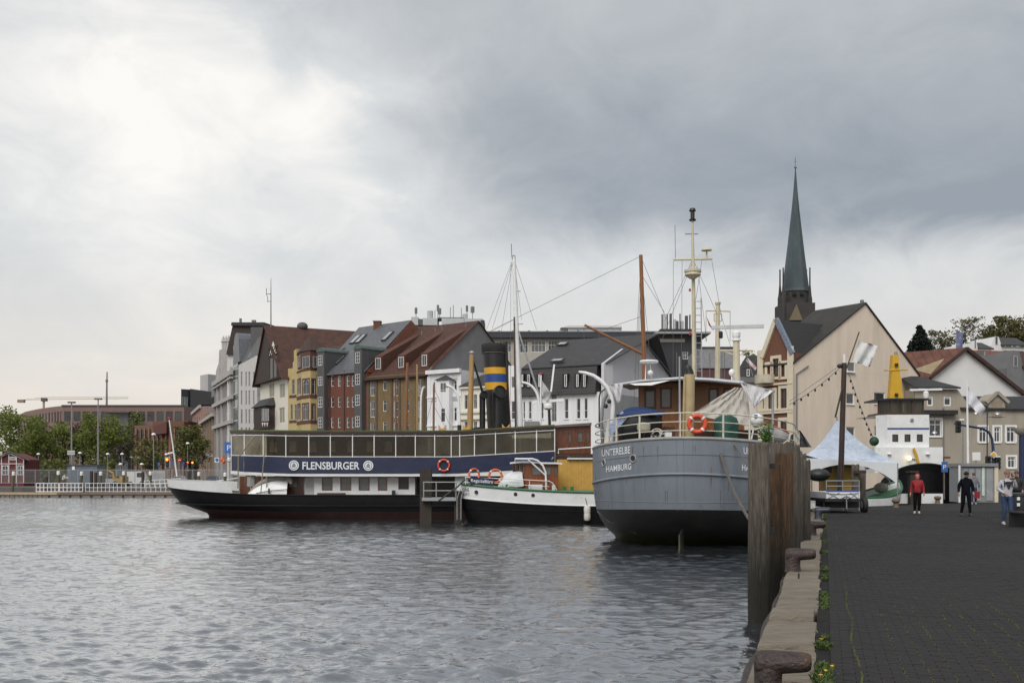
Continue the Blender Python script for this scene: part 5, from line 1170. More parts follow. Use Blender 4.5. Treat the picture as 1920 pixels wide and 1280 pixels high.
sailboat('sailing boat with a brown mast and raised gaff behind the grey ship', 1212, 75, 12, [(1215.5, 800, 1201.5, 478, .21, .13)], wood_mast, boom=((1206, 664), (1096, 609)),
  stays=(((1202, 480), (920, 620)), ((1202, 482), (1246, 590)), ((1203, 510), (1196, 720)), ((1203, 510), (1188, 760)), ((1203, 515), (1246, 586)), ((1206, 592), (1120, 622)), ((1124, 620), (1124, 672)), ((1095, 611), (1095, 640)), ((1209, 640), (1274, 722)), ((1201.5, 490), (1190, 700)), ((1204, 520), (1222, 700))))
sailboat('two masted sailing boat with thin red brown masts behind the steamer', 755, 90, 13, [(758, 810, 764, 680, .15, .11), (744, 808, 741, 717, .1, .08)], wood_mast, stays=(((764, 683), (748, 790)), ((764, 683), (776, 800))))
sailboat('sailing boat with a slim yellow mast behind the steamer', 800, 98, 11, [(783, 806, 782, 683, .11, .08)], pale_mast, stays=(((782, 690), (795, 790)), ((782, 690), (771, 790))))
sailboat('sailing boat with a short rigged brown mast behind the steamer', 822, 84, 10, [(812, 806, 813.5, 720, .10, .08)], wood_mast, stays=(((813, 725), (845, 800)), ((813, 740), (800, 790)), ((813, 760), (838, 805))))
# ------------------------------------------------------------------ houses
GZ = 1.13
def ofs(fac, d): return Fac(O=fac.O - fac.n * d, th=deg(fac.th))
def wins(t, fac, rects, nx=2, ny=2, fmat=WHITE, **k):
 out = []
 for r in rects:
  q = fac.rect(*r[:4]); window(t, fac, *q, nx=nx, ny=ny, fmat=fmat, **k); out.append(q)
 return out
def body(t, fac, u0, u1, z1, depth, mat, holes=(), z0=GZ - .05, name='wall', rec=.18):
 mb = MB(); wall_mb(mb, fac, u0, u1, z0, z1, holes, rec)
 b = fac.P; i = rec + .03
 mb.hexa([b(u0 + .01, z0, -i), b(u1 - .01, z0, -i), b(u1 - .01, z0, -depth), b(u0 + .01, z0, -depth), b(u0 + .01, z1, -i), b(u1 - .01, z1, -i), b(u1 - .01, z1, -depth), b(u0 + .01, z1, -depth)])
 for u in (u0, u1): mb.add([b(u, z0), b(u, z0, -depth), b(u, z1, -depth), b(u, z1)], [(0, 1, 2, 3)])
 mb.add([b(u0, z1), b(u1, z1), b(u1, z1, -i), b(u0, z1, -i)], [(0, 1, 2, 3)])
 return mb.obj(name, mat, t)
def slope(t, fac, u0, u1, d0, z0, v0, v1, d1, z1, mat, th=.12, name='roof'):
 """roof slope from eave (u0..u1 at depth d0, height z0) to ridge (v0..v1 at depth d1, height z1)"""
 a = [fac.P(u0, z0, -d0), fac.P(u1, z0, -d0), fac.P(v1, z1, -d1), fac.P(v0, z1, -d1)]
 return MB().prism([p - UP * th for p in a], UP * th).obj(name, mat, t)
def bar(t, name, fac, u0, u1, z, h, out, mat): return MB().hexa([fac.P(u0, z), fac.P(u1, z), fac.P(u1, z, out), fac.P(u0, z, out), fac.P(u0, z + h), fac.P(u1, z + h), fac.P(u1, z + h, out), fac.P(u0, z + h, out)]).obj(name, mat, t)
def dormer(t, fac, px0, px1, y0, y1, ze, sl, d0, s2, mat, nx=2, ny=1, fmat=WHITE, side=.25):
 f = ofs(fac, d0); u0, u1, z0, z1 = f.rect(px0, y0, px1, y1); zt = z1 + .22; zr = ze + sl * d0
 d1 = min(d0 + 9, (zt - s2 * d0 - ze) / (sl - s2)); zi = ze + sl * d1
 a, b_ = u0 - side, u1 + side
 mb = MB().prism([f.P(a, zr - .1), f.P(a, zt), f.P(a, zi, -(d1 - d0))], f.u * (b_ - a)); o = mb.obj('dormer', mat, t)
 window(o, f, u0, u1, z0, z1, nx=nx, ny=ny, fmat=fmat, out=.03)
 return o
brick_y = M('yellow_brick', (.175, .118, .055), rough=.85, var=.3, scale=5, stretch=(1.5, 1.5, .4), dark=(.09, .062, .035), darkamt=.3, darkscale=.8)
brick_r = M('red_brick', (.135, .050, .032), rough=.85, var=.28, scale=5, stretch=(1.5, 1.5, .4), dark=(.075, .03, .022), darkamt=.3, darkscale=.8)
tile_r = M('red_roof_tiles', (.070, .029, .020), rough=.8, var=.45, scale=1.2, wave=('Z', .42, .35), dark=(.05, .032, .02), darkamt=.45, darkscale=.5)
tile_b = M('brown_roof_tiles', (.052, .026, .02), rough=.8, var=.4, scale=1.2, wave=('Z', .42, .3), dark=(.045, .032, .018), darkamt=.35, darkscale=.4)
slate = M('slate_roof', (.10, .105, .115), rough=.5, var=.28, scale=1.5, wave=('Z', .45, .3), dark=(.09, .09, .09), darkamt=.3)
dslate = M('dark_slate_roof', (.036, .034, .036), rough=.6, var=.35, scale=1.5, wave=('Z', .4, .25), dark=(.085, .08, .07), darkamt=.2, darkscale=.6)
blk_roof = M('black_roof', (.020, .019, .020), rough=.6, var=.35, scale=2, wave=('Z', .4, .25))
zinc = M('weathered_zinc', (.075, .073, .075), rough=.55, var=.25, scale=2, stretch=(5, 5, .3)); copper = M('copper_green', (.075, .105, .095), rough=.6, var=.3, scale=2)
stucco = M('white_stucco', (.72, .72, .73), rough=.7, var=.06, scale=.8, stretch=(2, 2, .3), dark=(.50, .49, .47), darkamt=.3, darkscale=.7)
cream_w = M('cream_stucco', (.70, .665, .58), rough=.75, var=.06, scale=.8); grey_gable = M('grey_render', (.15, .15, .155), rough=.85, var=.15, scale=.6, dark=(.16, .16, .165), darkamt=.3, darkscale=.25)
trim_d = M('dark_trim', (.045, .03, .026), rough=.6)
gutter = M('gutter_grey', (.16, .16, .165), rough=.5)
# --- yellow brick house with the long tiled roof
tY = thing('yellow_brick_house', 'yellow brick house with three shed dormers and bare grey gable end', 'house', V((X(800, 140), 140, GZ)), 'row of houses along the far quay')
fY = Fac(800, 140, -38); uY = fY.U(688); zY = Zp(697, 140)
rw = [(718, 709, 724.6, 732), (718, 750, 724.6, 771), (718, 790, 724.6, 811), (762, 709, 767, 731.5), (762, 750, 767, 771), (762, 790, 767, 811)]
rs = [(x0, y0, x1, y0 + 31) for x0, x1 in ((694.5, 703), (738, 746.5), (784.5, 791)) for y0 in (711, 751, 791)]
ho = wins(tY, fY, rw, 1, 2, ysplit=.72) + wins(tY, fY, rs, 2, 2, pane=M('strip_glass', (.05, .052, .055), rough=.1))
body(tY, fY, uY, 0, zY, 21, brick_y, ho)
for p in (691.5, 706.5, 735, 749.5, 781.5, 794.5): u = fY.U(p); bar(tY, 'pilaster', fY, u - .16, u + .16, GZ, zY - GZ - .3, .10, M('pilaster_brown', (.10, .072, .05), rough=.8))
fYg = Fac(800, 140, 52); ua, za = fYg.hit(896, 601)
slope(tY, fY, uY - .1, .25, -.5, zY - .5, ofs(fY, ua).U(773), .25, ua, za, tile_r); slope(tY, fY, uY, .25, 2 * ua + .5, zY - .5, ofs(fY, ua).U(773), .25, ua, za - .03, tile_r, name='rear_roof')
MB().prism([fYg.P(0, GZ), fYg.P(2 * ua, GZ), fYg.P(2 * ua, zY - .1), fYg.P(ua, za - .14), fYg.P(0, zY - .1)], -fYg.n * .2).obj('gable_wall', grey_gable, tY)
bar(tY, 'gutter', fY, uY, .2, zY - .55, .16, .55, trim_d)
slY = (za - zY) / ua
for q in ((704.5, 714, 671, 692), (747.5, 757, 669, 689), (791.5, 800.5, 665, 686)): dormer(tY, fY, q[0], q[1], q[2], q[3], zY - .3, slY, .9, slY * .78, M('dormer_red', (.085, .034, .022), rough=.8, var=.3, wave=('Z', .42, .3)), 2, 1)
def skylight(t, fac, px, py, w, h, ze, sl):
 lo, hi = 0.2, 30
 for _ in range(40):
  m = (lo + hi) / 2; f = ofs(fac, m); u, z = f.hit(px, py)
  if z > ze + sl * m: lo = m
  else: hi = m
 f = ofs(fac, lo); u, z = f.hit(px, py); dv = (UP * sl - fac.n).normalized(); nn = (UP - dv * dv.z).normalized()
 nn = fac.u.cross(dv).normalized()
 o = MB().obox(f.P(u, z) + nn * .12, fac.u * w, dv * h, nn * .07).obj('skylight', M('skylight_frame', (.05, .05, .052)), t); MB().obox(f.P(u, z) + nn * .2, fac.u * w * .72, dv * h * .84, nn * .015).obj('pane', M('skylight_glass', (.30, .32, .34), rough=.08, var=.3, scale=.5), o)
for q in ((739, 680), (781, 676)): skylight(tY, fY, *q, .45, .8, zY - .5, slY)
skylight(tY, fY, 835, 626, .4, .6, zY - .5, slY)
for q in ((791, 628), (816, 622), (829, 619), (874, 614)):
 MB().tube([W(q[0], q[1], 148), W(q[0], q[1] - 7, 148)], .09, 6).obj('roof_vent', gutter, tY)
# --- red brick house
D = fY.D(688); tR = thing('red_brick_house', 'red brick house with slate roof and two grey metal stair towers', 'house', V((X(688, D), D, GZ)), 'row of houses along the far quay')
fR = Fac(688, D, -42); uR = fR.U(595); zR = fR.hit(664, 693)[1]
cols = ((611.4, 616.4), (620.8, 625.6), (633.4, 638.4), (650, 655), (659.4, 663.6)); ro = ((704, 724), (744, 763), (782, 801.5))
ho = wins(tR, fR, [(a, c, b_, d) for a, b_ in cols for c, d in ro], 1, 2)
body(tR, fR, uR, 0, zR, 16, brick_r, ho)
for p in (619, 646): u = fR.U(p); bar(tR, 'downpipe', fR, u - .06, u + .06, GZ, zR - GZ, .1, trim_d)
dR = 9.0; fr2 = ofs(fR, dR); zr2 = fr2.hit(720, 607)[1]; slR = (zr2 - zR) / dR
slope(tR, fR, uR, .05, -.35, zR - .35, fr2.U(673), fr2.U(771), dR, zr2, slate); slope(tR, fR, uR, .05, 2 * dR, zR, fr2.U(673), fr2.U(771), dR, zr2 - .03, slate, name='rear_roof')
MB().prism([fR.P(.0, zR - .5, 0), fR.P(0, zR - .5, -2 * dR), fr2.P(fr2.U(771), zr2 - .1, 0)], fR.u * .12).obj('party_gable', brick_r, tR)
for q in ((667, 637), (677, 636), (727, 631), (636, 676), (617, 683)): skylight(tR, fR, *q, .5, 1.1, zR, slR)
ch = MB().box(X(700, 158), X(713.5, 158), 158, 159.3, Zp(640, 158), Zp(603, 158)).obj('chimney', brick_r, tR); MB().box(X(699, 158), X(714.5, 158), 157.9, 159.4, Zp(602.8, 158), Zp(601, 158)).obj('chimney_cap', gutter, ch)
for px0, px1, yt, w0, w1, rows_ in ((594.5, 608, 653, 596, 604.3, ((666, 685), (706, 722.5), (744, 763.5), (782, 801.5))), (664.3, 678, 648, 666, 674.5, ((660, 680.5), (701, 721), (740, 760), (780, 800)))):
 f = Fac(O=fR.O + fR.n * .75, th=-42); u0, u1 = f.U(px0), f.U(px1); zt = f.hit((px0 + px1) / 2, yt + 6)[1]; hs = [f.rect(w0, a, w1, b_) for a, b_ in rows_]
 mb = MB(); wall_mb(mb, f, u0, u1, GZ, zt, hs, .12); mb.add([f.P(u1, GZ), f.P(u1, GZ, -.76), f.P(u1, zt, -.76), f.P(u1, zt)], [(0, 1, 2, 3)]); mb.add([f.P(u0, GZ), f.P(u0, GZ, -.76), f.P(u0, zt, -.76), f.P(u0, zt)], [(0, 1, 2, 3)])
 mb.prism([f.P(u0, zR - 1, -.75), f.P(u1, zR - 1, -.75), f.P(u1, zt, -.75), f.P(u0, zt, -.75)], -f.n * 6); o = mb.obj('stair_tower', zinc, tR)
 c = (u0 + u1) / 2; w = (u1 - u0) / 2 + .1; arc = [f.P(c - w * cos(a), zt - .02 + .62 * sin(a), .1) for a in [PI * k / 8 for k in range(9)]]
 MB().prism(arc, -f.n * 7.5).obj('tower_roof', copper, tR)
 for h in hs: window(o, f, *h, nx=2, ny=3, fmat=WHITE, out=-.05)
# --- yellow Art Nouveau house with turret
D = fR.D(595); tA = thing('turret_house', 'narrow yellow house with brown turret roof and arched windows', 'house', V((X(595, D), D, GZ)), 'row of houses along the far quay')
fA = Fac(595, D, -50); uA = fA.U(540); zA = fA.hit(560, 668)[1]
yst = M('yellow_stucco', (.46, .36, .175), rough=.75, var=.1, scale=1, dark=(.38, .25, .1), darkamt=.2); btrim = M('brown_stone_trim', (.10, .045, .032), rough=.8, var=.2); pf = M('pale_window_frame', (.42, .42, .43), rough=.5)
ho = wins(tA, fA, [(547, 711, 552.3, 739), (544.5, 758, 548.8, 786.5), (552.2, 758, 556.6, 786.5)], 1, 2, fmat=pf, arch=True, ysplit=.7)
zl = fA.hit(548, 690)[1]; body(tA, fA, uA, fA.U(594.6), zl, 12, yst, ho)
MB().prism([fA.P(fA.U(549), zl), fA.P(fA.U(594), zl), fA.P(fA.U(594), zA), fA.P(fA.U(556), zA + .1), fA.P(fA.U(556), zA + 1.2), fA.P(fA.U(551), zA + 1.0), fA.P(fA.U(551), zA - .6), fA.P(fA.U(549), zA - .8)], -fA.n * .6).obj('gable', yst, tA)
fA1 = Fac(O=fA.O + fA.n, th=-50); bay = [(fA.U(557), 0), (fA1.U(565.5), 1.0), (fA1.U(582), 1.0), (fA.U(594), 0)]; bz = [fA.P(u, 0, o) for u, o in bay]
fs = []
for a, b_ in zip(bz, bz[1:]): d = b_ - a; fs.append((Fac(O=(a.x, a.y), th=deg(atan2(d.y, d.x))), d.length))
mb = MB(); allh = []
for (f, L), rr in zip(fs, ([(558.6, 711, 564, 739), (558.6, 758, 563, 786.5)], [(568, 711, 580, 739), (567.6, 757, 578.4, 787)], [(585, 711, 590.3, 739), (584.8, 758, 589.5, 786.5)])):
 hs = []
 for r in rr:
  q = list(f.rect(*r)); q[0] = max(q[0], .12); q[1] = min(q[1], L - .12); hs.append(tuple(q))
 wall_mb(mb, f, 0, L, GZ, fA.hit(575, 690)[1], hs, .12); allh.append((f, hs))
o = mb.obj('bay', yst, tA)
for f, hs in allh:
 for h in hs:
  window(o, f, *h, nx=2 if h[1] - h[0] > .8 else 1, ny=2, fmat=pf, out=-.06, arch=True, ysplit=.68)
  for a, b_, c, d in ((h[0] - .14, h[0], h[2], h[3] + .16), (h[1], h[1] + .14, h[2], h[3] + .16), (h[0], h[1], h[3], h[3] + .16)): MB().prism([f.P(a, c, .003), f.P(b_, c, .003), f.P(b_, d, .003), f.P(a, d, .003)], f.n * .06).obj('window_surround', btrim, o)
for za_, zb_ in ((742, 748), (694, 697), (789, 795)):
 z0, z1 = fA.hit(575, zb_)[1], fA.hit(575, za_)[1]
 MB().prism([p + (p - fA.P(fA.U(575), 0, -1)).normalized() * .1 + UP * z0 for p in bz], UP * (z1 - z0)).obj('string_course', btrim, tA)
z0, z1 = fA.hit(575, 691)[1], fA.hit(575, 661)[1]
tb_ = [fA.P(fA.U(556), 0, -.1), fA.P(fA1.U(565), 0, 1.15), fA.P(fA1.U(584), 0, 1.2), fA.P(fA.U(596), 0, .1), fA.P(fA.U(596), 0, -2), fA.P(fA.U(556), 0, -2)]
o = MB().prism([p + UP * z0 for p in tb_], UP * (z1 - z0)).obj('turret', btrim, tA)
for a, b_, rr in ((tb_[0], tb_[1], (558, 668, 563, 689)), (tb_[1], tb_[2], (567.8, 668, 581.2, 689)), (tb_[2], tb_[3], (586.5, 668, 594.3, 689))):
 d = b_ - a; f = Fac(O=(a.x, a.y), th=deg(atan2(d.y, d.x))); q = list(f.rect(*rr)); q[0] = max(.1, q[0]); q[1] = min(d.length - .1, q[1]); window(o, f, *q, nx=2, ny=1, fmat=pf, out=.04)
ap = fA.P(fA.U(577), fA.hit(577, 627)[1], -.4); eb = [p + (p - ap).normalized() * .3 for p in [q + UP * z1 for q in tb_]]; eb = [V((p.x, p.y, z1)) for p in eb]
MB().add(eb + [ap], [(i, (i + 1) % 6, 6) for i in range(6)] + [(5, 4, 3, 2, 1, 0)]).obj('turret_roof', tile_b, tA)
slope(tA, fA, uA + 1.5, fA.U(594.6), 0.3, zl, uA + 1.5, fA.U(594.6), 6, zl + 3.5, tile_b)
for y in (707, 754): u0, u1 = fA.U(543), fA.U(556); bar(tA, 'string_course', fA, u0, u1, fA.hit(549, y + 38)[1], .35, .08, btrim)
# --- white half-timbered house with the great red roof
D = fA.D(540); tT = thing('half_timbered_house', 'white house with huge dark timber gable and long red tiled roof', 'house', V((X(540, D), D, GZ)), 'row of houses along the far quay')
fT = Fac(540, D, -62); uT = fT.U(488); zT = fT.hit(520, 711)[1]
ho = wins(tT, fT, [(504.3, 718, 514.3, 745), (524, 718, 534.3, 746), (523, 764, 533.5, 793)], 2, 1, fmat=cream_w, pane=M('cream_blind', (.30, .28, .23), rough=.6), fw=.1)
body(tT, fT, uT, 0, zT, 14, cream_w, ho)
ux, zx = fT.hit(508, 612); timber = M('black_timber', (.035, .022, .018), rough=.7, var=.3)
MB().prism([fT.P(uT - .3, zT - .1, .9), fT.P(.1, zT - .1, .9), fT.P(ux, zx - .5, .9)], -fT.n * .5).obj('timber_gable', timber, tT)
# recessed loggia and latticed top of the gable
f9 = Fac(O=fT.O + fT.n * .92, th=-62)
for rr, mm_ in (((506, 670, 521, 708), M('loggia_grey', (.15, .145, .14))), ):
 q = f9.rect(*rr); MB().prism([f9.P(q[0], q[2]), f9.P(q[1], q[2]), f9.P(q[1], q[3]), f9.P(q[0], q[3])], f9.n * .03).obj('loggia', mm_, tT)
q = f9.rect(504, 640, 520, 664); lt = MB().prism([f9.P(q[0], q[2]), f9.P(q[1], q[2]), f9.P((q[0] + q[1]) / 2 + .1, q[3])], f9.n * .03).obj('lattice_panel', cream_w, tT)
for k in range(4): MB().beam(f9.P(q[0] + (q[1] - q[0]) * k / 4, q[2], .06), f9.P(q[0] + (q[1] - q[0]) * (k / 4 + .3), q[2] + (q[3] - q[2]) * .6, .06), .1).obj('lattice_bar', timber, lt); MB().beam(f9.P(q[1] - (q[1] - q[0]) * k / 4, q[2], .07), f9.P(q[1] - (q[1] - q[0]) * (k / 4 + .3), q[2] + (q[3] - q[2]) * .6, .07), .1).obj('lattice_bar', timber, lt)
for p in (506.5, 513.5, 520.5): u = f9.U(p); MB().beam(f9.P(u, f9.hit(p, 708)[1], .05), f9.P(u, f9.hit(p, 668)[1], .05), .22).obj('gable_post', timber, tT)
rl = 17
RP = lambda u, z, d: fT.P(u, z, -d)
MB().prism([RP(.5, zT - .5, -1.2), RP(ux, zx, -1.2), RP(ux, zx, rl), RP(.5, zT - .5, rl)], UP * .14).obj('roof', tile_r, tT)
MB().prism([RP(uT - .6, zT - .5, -1.2), RP(ux, zx - .02, -1.2), RP(ux, zx - .02, rl), RP(uT - .6, zT - .5, rl)], UP * .14).obj('rear_roof', tile_r, tT)
q = fT.rect(489.5, 761, 515.5, 804); orl = MB().prism([fT.P(q[0], q[2]), fT.P(q[0] + .5, q[2], 1.3), fT.P(q[1] - .6, q[2], 1.3), fT.P(q[1], q[2])], UP * (q[3] - q[2])).obj('oriel', timber, tT)
for i, p in enumerate((491.5, 496, 500.5)): r_ = Fac(O=fT.O + fT.n * 1.32, th=-62).rect(p, 766, p + 3.6, 789); window(orl, Fac(O=fT.O + fT.n * 1.32, th=-62), *r_, nx=1, ny=2, fmat=pf, out=.03)
q2 = fT.rect(487, 747, 517, 763); mid = (q2[0] + q2[1]) / 2
MB().add([fT.P(q2[0], q2[2]), fT.P(q2[0] + .4, q2[2], 1.6), fT.P(q2[1] - .4, q2[2], 1.6), fT.P(q2[1], q2[2]), fT.P(q2[0] + .9, q2[3], .1), fT.P(q2[1] - .9, q2[3], .1)], [(0, 1, 4), (1, 2, 5, 4), (2, 3, 5), (3, 2, 1, 0)]).obj('oriel_roof', blk_roof, tT)
f13 = Fac(O=fT.O + fT.n * 1.34, th=-62)
for p in (491, 495, 499.5): r_ = f13.rect(p, 792, p + 3.4, 800); MB().prism([f13.P(r_[0], r_[3]), f13.P(r_[1], r_[3]), f13.P((r_[0] + r_[1]) / 2, r_[2])], f13.n * .03).obj('panel', cream_w, orl)
MB().ell(W(567, 612, 172), .9, .9, .7).obj('roof_vent', zinc, tT)
ae = thing('aerial_mast', 'thin aerial mast with side arms above the red tiled roof', 'aerial', W(508, 612, D + 2)); MB().tube([W(508, 613, D + 3), W(508, 550, D + 3), W(508, 521, D + 3)], [.1, .07, .03], 6).obj('pole', gutter, ae)
MB().tube([W(499, 551, D + 3), W(508, 551, D + 3)], .05, 5).obj('arm', gutter, ae); MB().tube([W(501, 565, D + 3), W(508, 565, D + 3)], .05, 5).obj('arm', gutter, ae); MB().tube([W(499.5, 540, D + 3), W(499.5, 553, D + 3), W(502, 556, D + 3), W(502, 566, D + 3)], .05, 5).obj('dipole', gutter, ae)
# --- grey modern block with barrel roof
D = fT.D(488); tG = thing('grey_office_block', 'light grey office block with narrow window columns and dark barrel roof', 'office block', V((X(484, D), D, GZ)), 'row of houses along the far quay')
fG = Fac(482, D + 1, -66); zG = fG.hit(465, 675)[1]; uG = fG.U(447)
cg = M('light_grey_panels', (.56, .545, .53), rough=.6, var=.05, scale=.5)
ho = wins(tG, fG, [(a, c, b_, d) for a, b_ in ((451.2, 454.6), (459.8, 462.8), (465.6, 469), (474.2, 477.4)) for c, d in ((697, 724), (732, 759), (767, 794), (801, 828))], 1, 2, fmat=M('mid_grey_frame', (.35, .35, .35)), fw=.12, ysplit=.35)
body(tG, fG, uG, 0, zG, 14, cg, ho)
fGs = Fac(482, D + 1, 24); MB().prism([fGs.P(0.02, GZ, .05), fGs.P(6, GZ, .05), fGs.P(6, zG - .4, .05), fGs.P(.02, zG - .4, .05)], -fGs.n * .04).obj('side_wall', M('side_grey', (.40, .40, .41), rough=.6), tG)
MB().prism([fG.P(uG, zG), fG.P(0.3, zG), fG.P(0.3, zG + 3.8, -1.6), fG.P(uG, zG + 3.8, -1.6)], -fG.n * 9 ).obj('mansard', zinc, tG)
gl = M('green_glass', (.07, .11, .10), rough=.08, var=.4, scale=.4)
ul = fG.U(438.5); zb = fG.hit(444, 645)[1]
MB().prism([fG.P(ul, GZ, .1), fG.P(uG - .05, GZ, .1), fG.P(uG - .05, zb, .1), fG.P(ul, zb, .1)], -fG.n * 1.2).obj('glass_stair', gl, tG)
for k in range(9): z = GZ + 1.5 + k * 2.45; MB().prism([fG.P(ul, z, .12), fG.P(uG, z, .12), fG.P(uG, z + .18, .12), fG.P(ul, z + .18, .12)], fG.n * .06).obj('transom', cg, tG)
arc = [fG.P(ul - .1, zb - 3.5, .15)] + [fG.P((ul + uG) / 2 + 1.0 - 2.6 * cos(a) * 1.0, zb - .2 + 2.2 * sin(a), .15) for a in [PI * k / 8 for k in range(9)]] + [fG.P(uG + 2.2, zb - 3.5, .15)]
MB().prism(arc, -fG.n * 10).obj('barrel_roof', M('barrel_zinc', (.10, .108, .125), rough=.4, var=.2), tG)
MB().box(X(470, 186), X(500, 186), 186, 192, Zp(680, 186), Zp(613, 186)).obj('rooftop_plant', zinc, tG)
skyl = M('skylight_glass', (.30, .32, .34), rough=.08)
q = Fac(O=fG.O - fG.n * .35, th=-66)
for p in (466, 473): r_ = q.rect(p, 655, p + 4, 671); MB().prism([q.P(r_[0], r_[2], .2), q.P(r_[1], r_[2], .2), q.P(r_[1], r_[3], -.55), q.P(r_[0], r_[3], -.55)], q.n * .06).obj('roof_window', skyl, tG)
tB = thing('dark_roofed_house', 'tall house with black mansard roof behind the grey office block', 'house', V((X(460, 205), 205, GZ)), 'row of houses along the far quay')
MB().prism([W(424, 664, 200), W(436, 610, 200), W(494, 608, 200), W(494, 664, 200)], (2, 10, 0)).obj('roof', timber, tB); MB().prism([W(433, 610, 199.5), W(434, 604, 199.5), W(495, 604, 199.5), W(495, 611, 199.5)], (2, 10.5, 0)).obj('parapet', blk_roof, tB)
MB().prism([V((X(426, 200.5), 200.5, GZ)), V((X(494, 200.5), 200.5, GZ)), W(494, 664, 200.5), W(426, 664, 200.5)], (2, 9, 0)).obj('wall', cg, tB)
for p, y in ((451, 597), (474, 600), (478, 600)): MB().tube([W(p, 606, 203), W(p, y, 203)], .25, 8).obj('flue', gutter, tB)
# --- ornate pale house
D = fG.D(440); tO = thing('ornate_house', 'pale ornate house with stone bays, cornices and stepped gable', 'house', V((X(438, D), D, GZ)), 'row of houses along the far quay')
fO = Fac(437, D, -68); uO = fO.U(402); ost = M('pale_stone', (.42, .40, .385), rough=.8, var=.12, scale=.7, dark=(.28, .26, .25), darkamt=.35, darkscale=.6); obay = M('mauve_grey_render', (.235, .215, .22), rough=.8, var=.1)
ho = wins(tO, fO, [(424.6, 728, 429, 750), (424.4, 770, 428.6, 793), (424.4, 813, 428.6, 834)], 1, 2, fmat=WHITE)
zO = fO.hit(420, 712)[1]; body(tO, fO, uO, 0, zO, 12, obay, ho)
for y, h in ((709, .9), (752, .7), (795, .7), (716, .3)): bar(tO, 'cornice', fO, uO - .2, .3, fO.hit(420, y + 4)[1], h, .55, ost)
for p in (417, 433.5, 409): u = fO.U(p); bar(tO, 'pilaster', fO, u - .35, u + .35, GZ, zO - GZ, .3, ost)
g0 = [fO.P(fO.U(404), zO), fO.P(fO.U(432), zO), fO.P(fO.U(432), fO.hit(430, 690)[1]), fO.P(fO.U(427), fO.hit(427, 668)[1]), fO.P(fO.U(425), fO.hit(425, 652)[1]), fO.P(fO.U(411), fO.hit(411, 656)[1]), fO.P(fO.U(410), fO.hit(410, 680)[1]), fO.P(fO.U(405), fO.hit(405, 695)[1])]
MB().prism(g0, -fO.n * 1.5).obj('stepped_gable', ost, tO)
for p in (412, 417, 422, 426): MB().lathe([(.35, 0), (.35, 1.6), (.5, 1.8), (.2, 2.6), (.05, 3.0)], fO.P(fO.U(p), fO.hit(p, 657)[1], -.7), 8).obj('finial', ost, tO)
for p in (413, 418.5, 423.5): u = fO.U(p); bar(tO, 'gable_pilaster', fO, u - .25, u + .25, zO + .5, fO.hit(p, 660)[1] - zO - .8, .22, ost)
# --- brown brick house and pink house farther along
fB = Fac(403, fO.D(403) + 1, -70); tq = thing('brown_brick_house', 'brown brick house with dark dormered roof left of the ornate house', 'house', V((*fB.O.xy, GZ)), 'row of houses along the far quay')
uB = fB.U(378); zB = fB.hit(392, 782)[1]; bbrown = M('brown_brick', (.20, .145, .10), rough=.85, var=.25, scale=2)
ho = wins(tq, fB, [(a, c, a + 2.6, c + 19) for a in (382, 387, 392, 397) for c in (798, 828)], 1, 2, fmat=pf); body(tq, fB, uB, 0, zB, 12, bbrown, ho)
for p in (380, 385, 390, 395, 400): u = fB.U(p); bar(tq, 'pilaster', fB, u - .3, u + .3, GZ, zB - GZ, .25, M('brown_stone', (.24, .18, .13), rough=.8))
bar(tq, 'cornice', fB, uB - .3, .3, zB - .6, .7, .7, ost); MB().prism([fB.P(uB, zB), fB.P(.2, zB), fB.P(.2, fB.hit(395, 752)[1], -4), fB.P(uB, fB.hit(395, 752)[1], -4)], -fB.n * 4).obj('roof', dslate, tq)
for p in (387, 391, 395): f = ofs(fB, 1.2); r_ = f.rect(p, 762, p + 2.4, 774); window(tq, f, *r_, nx=1, ny=1, fmat=pf, out=.3)
fK = Fac(377, fB.D(378) + 2, -70); tk = thing('pink_house', 'small pinkish house with pale cornice at the far end of the row', 'house', V((*fK.O.xy, GZ)), 'row of houses along the far quay')
uK = fK.U(361); zK = fK.hit(369, 768)[1]; body(tk, fK, uK, 0, zK, 10, M('pinkish_brick', (.33, .20, .16), rough=.8, var=.15), wins(tk, fK, [(a, c, a + 2.2, c + 15) for a in (364, 368.5, 373) for c in (782, 808)], 1, 2, fmat=pf)); bar(tk, 'cornice', fK, uK, .2, zK - .5, .8, .5, ost)
MB().prism([fK.P(uK, zK + .3), fK.P(.2, zK + .3), fK.P(.2, zK + 3.2, -4), fK.P(uK, zK + 3.2, -4)], -fK.n * 3).obj('roof', dslate, tk)
# --- dark glass tower, concrete block
DT = 330; tt = thing('glass_tower', 'narrow dark tower with green glass front beyond the row of houses', 'tower block', V((X(352, DT), DT, GZ)))
MB().prism([V((X(339.5, DT), DT, GZ)), V((X(353, DT), DT + 2, GZ)), V((X(372.5, DT), DT + 14, GZ)), V((X(358, DT), DT + 14, GZ))], UP * (Zp(729, DT) - GZ)).obj('core', M('tower_black', (.02, .022, .028), rough=.4), tt)
fq = Fac(O=(X(341, DT), DT - .3), th=deg(atan2(2, X(353, DT) - X(339.5, DT))));
for k in range(9):
 for i in range(2): u0 = .1 + i * .95; z0 = 2 + k * 2.75; window(tt, fq, u0, u0 + .85, z0, z0 + 2.6, nx=1, ny=1, fmat=M('mid_grey_frame', (.35, .35, .35)), pane=gl, out=.15, name='glass_panel')
MB().prism([V((X(353, DT), DT + 1.7, GZ)), V((X(372.5, DT), DT + 13.5, GZ)), V((X(372.5, DT), DT + 13.5, Zp(728, DT))), V((X(353, DT), DT + 1.7, Zp(728, DT)))], (.3, -.5, 0)).obj('side_cladding', M('tower_black', (.02, .022, .028), rough=.4), tt)
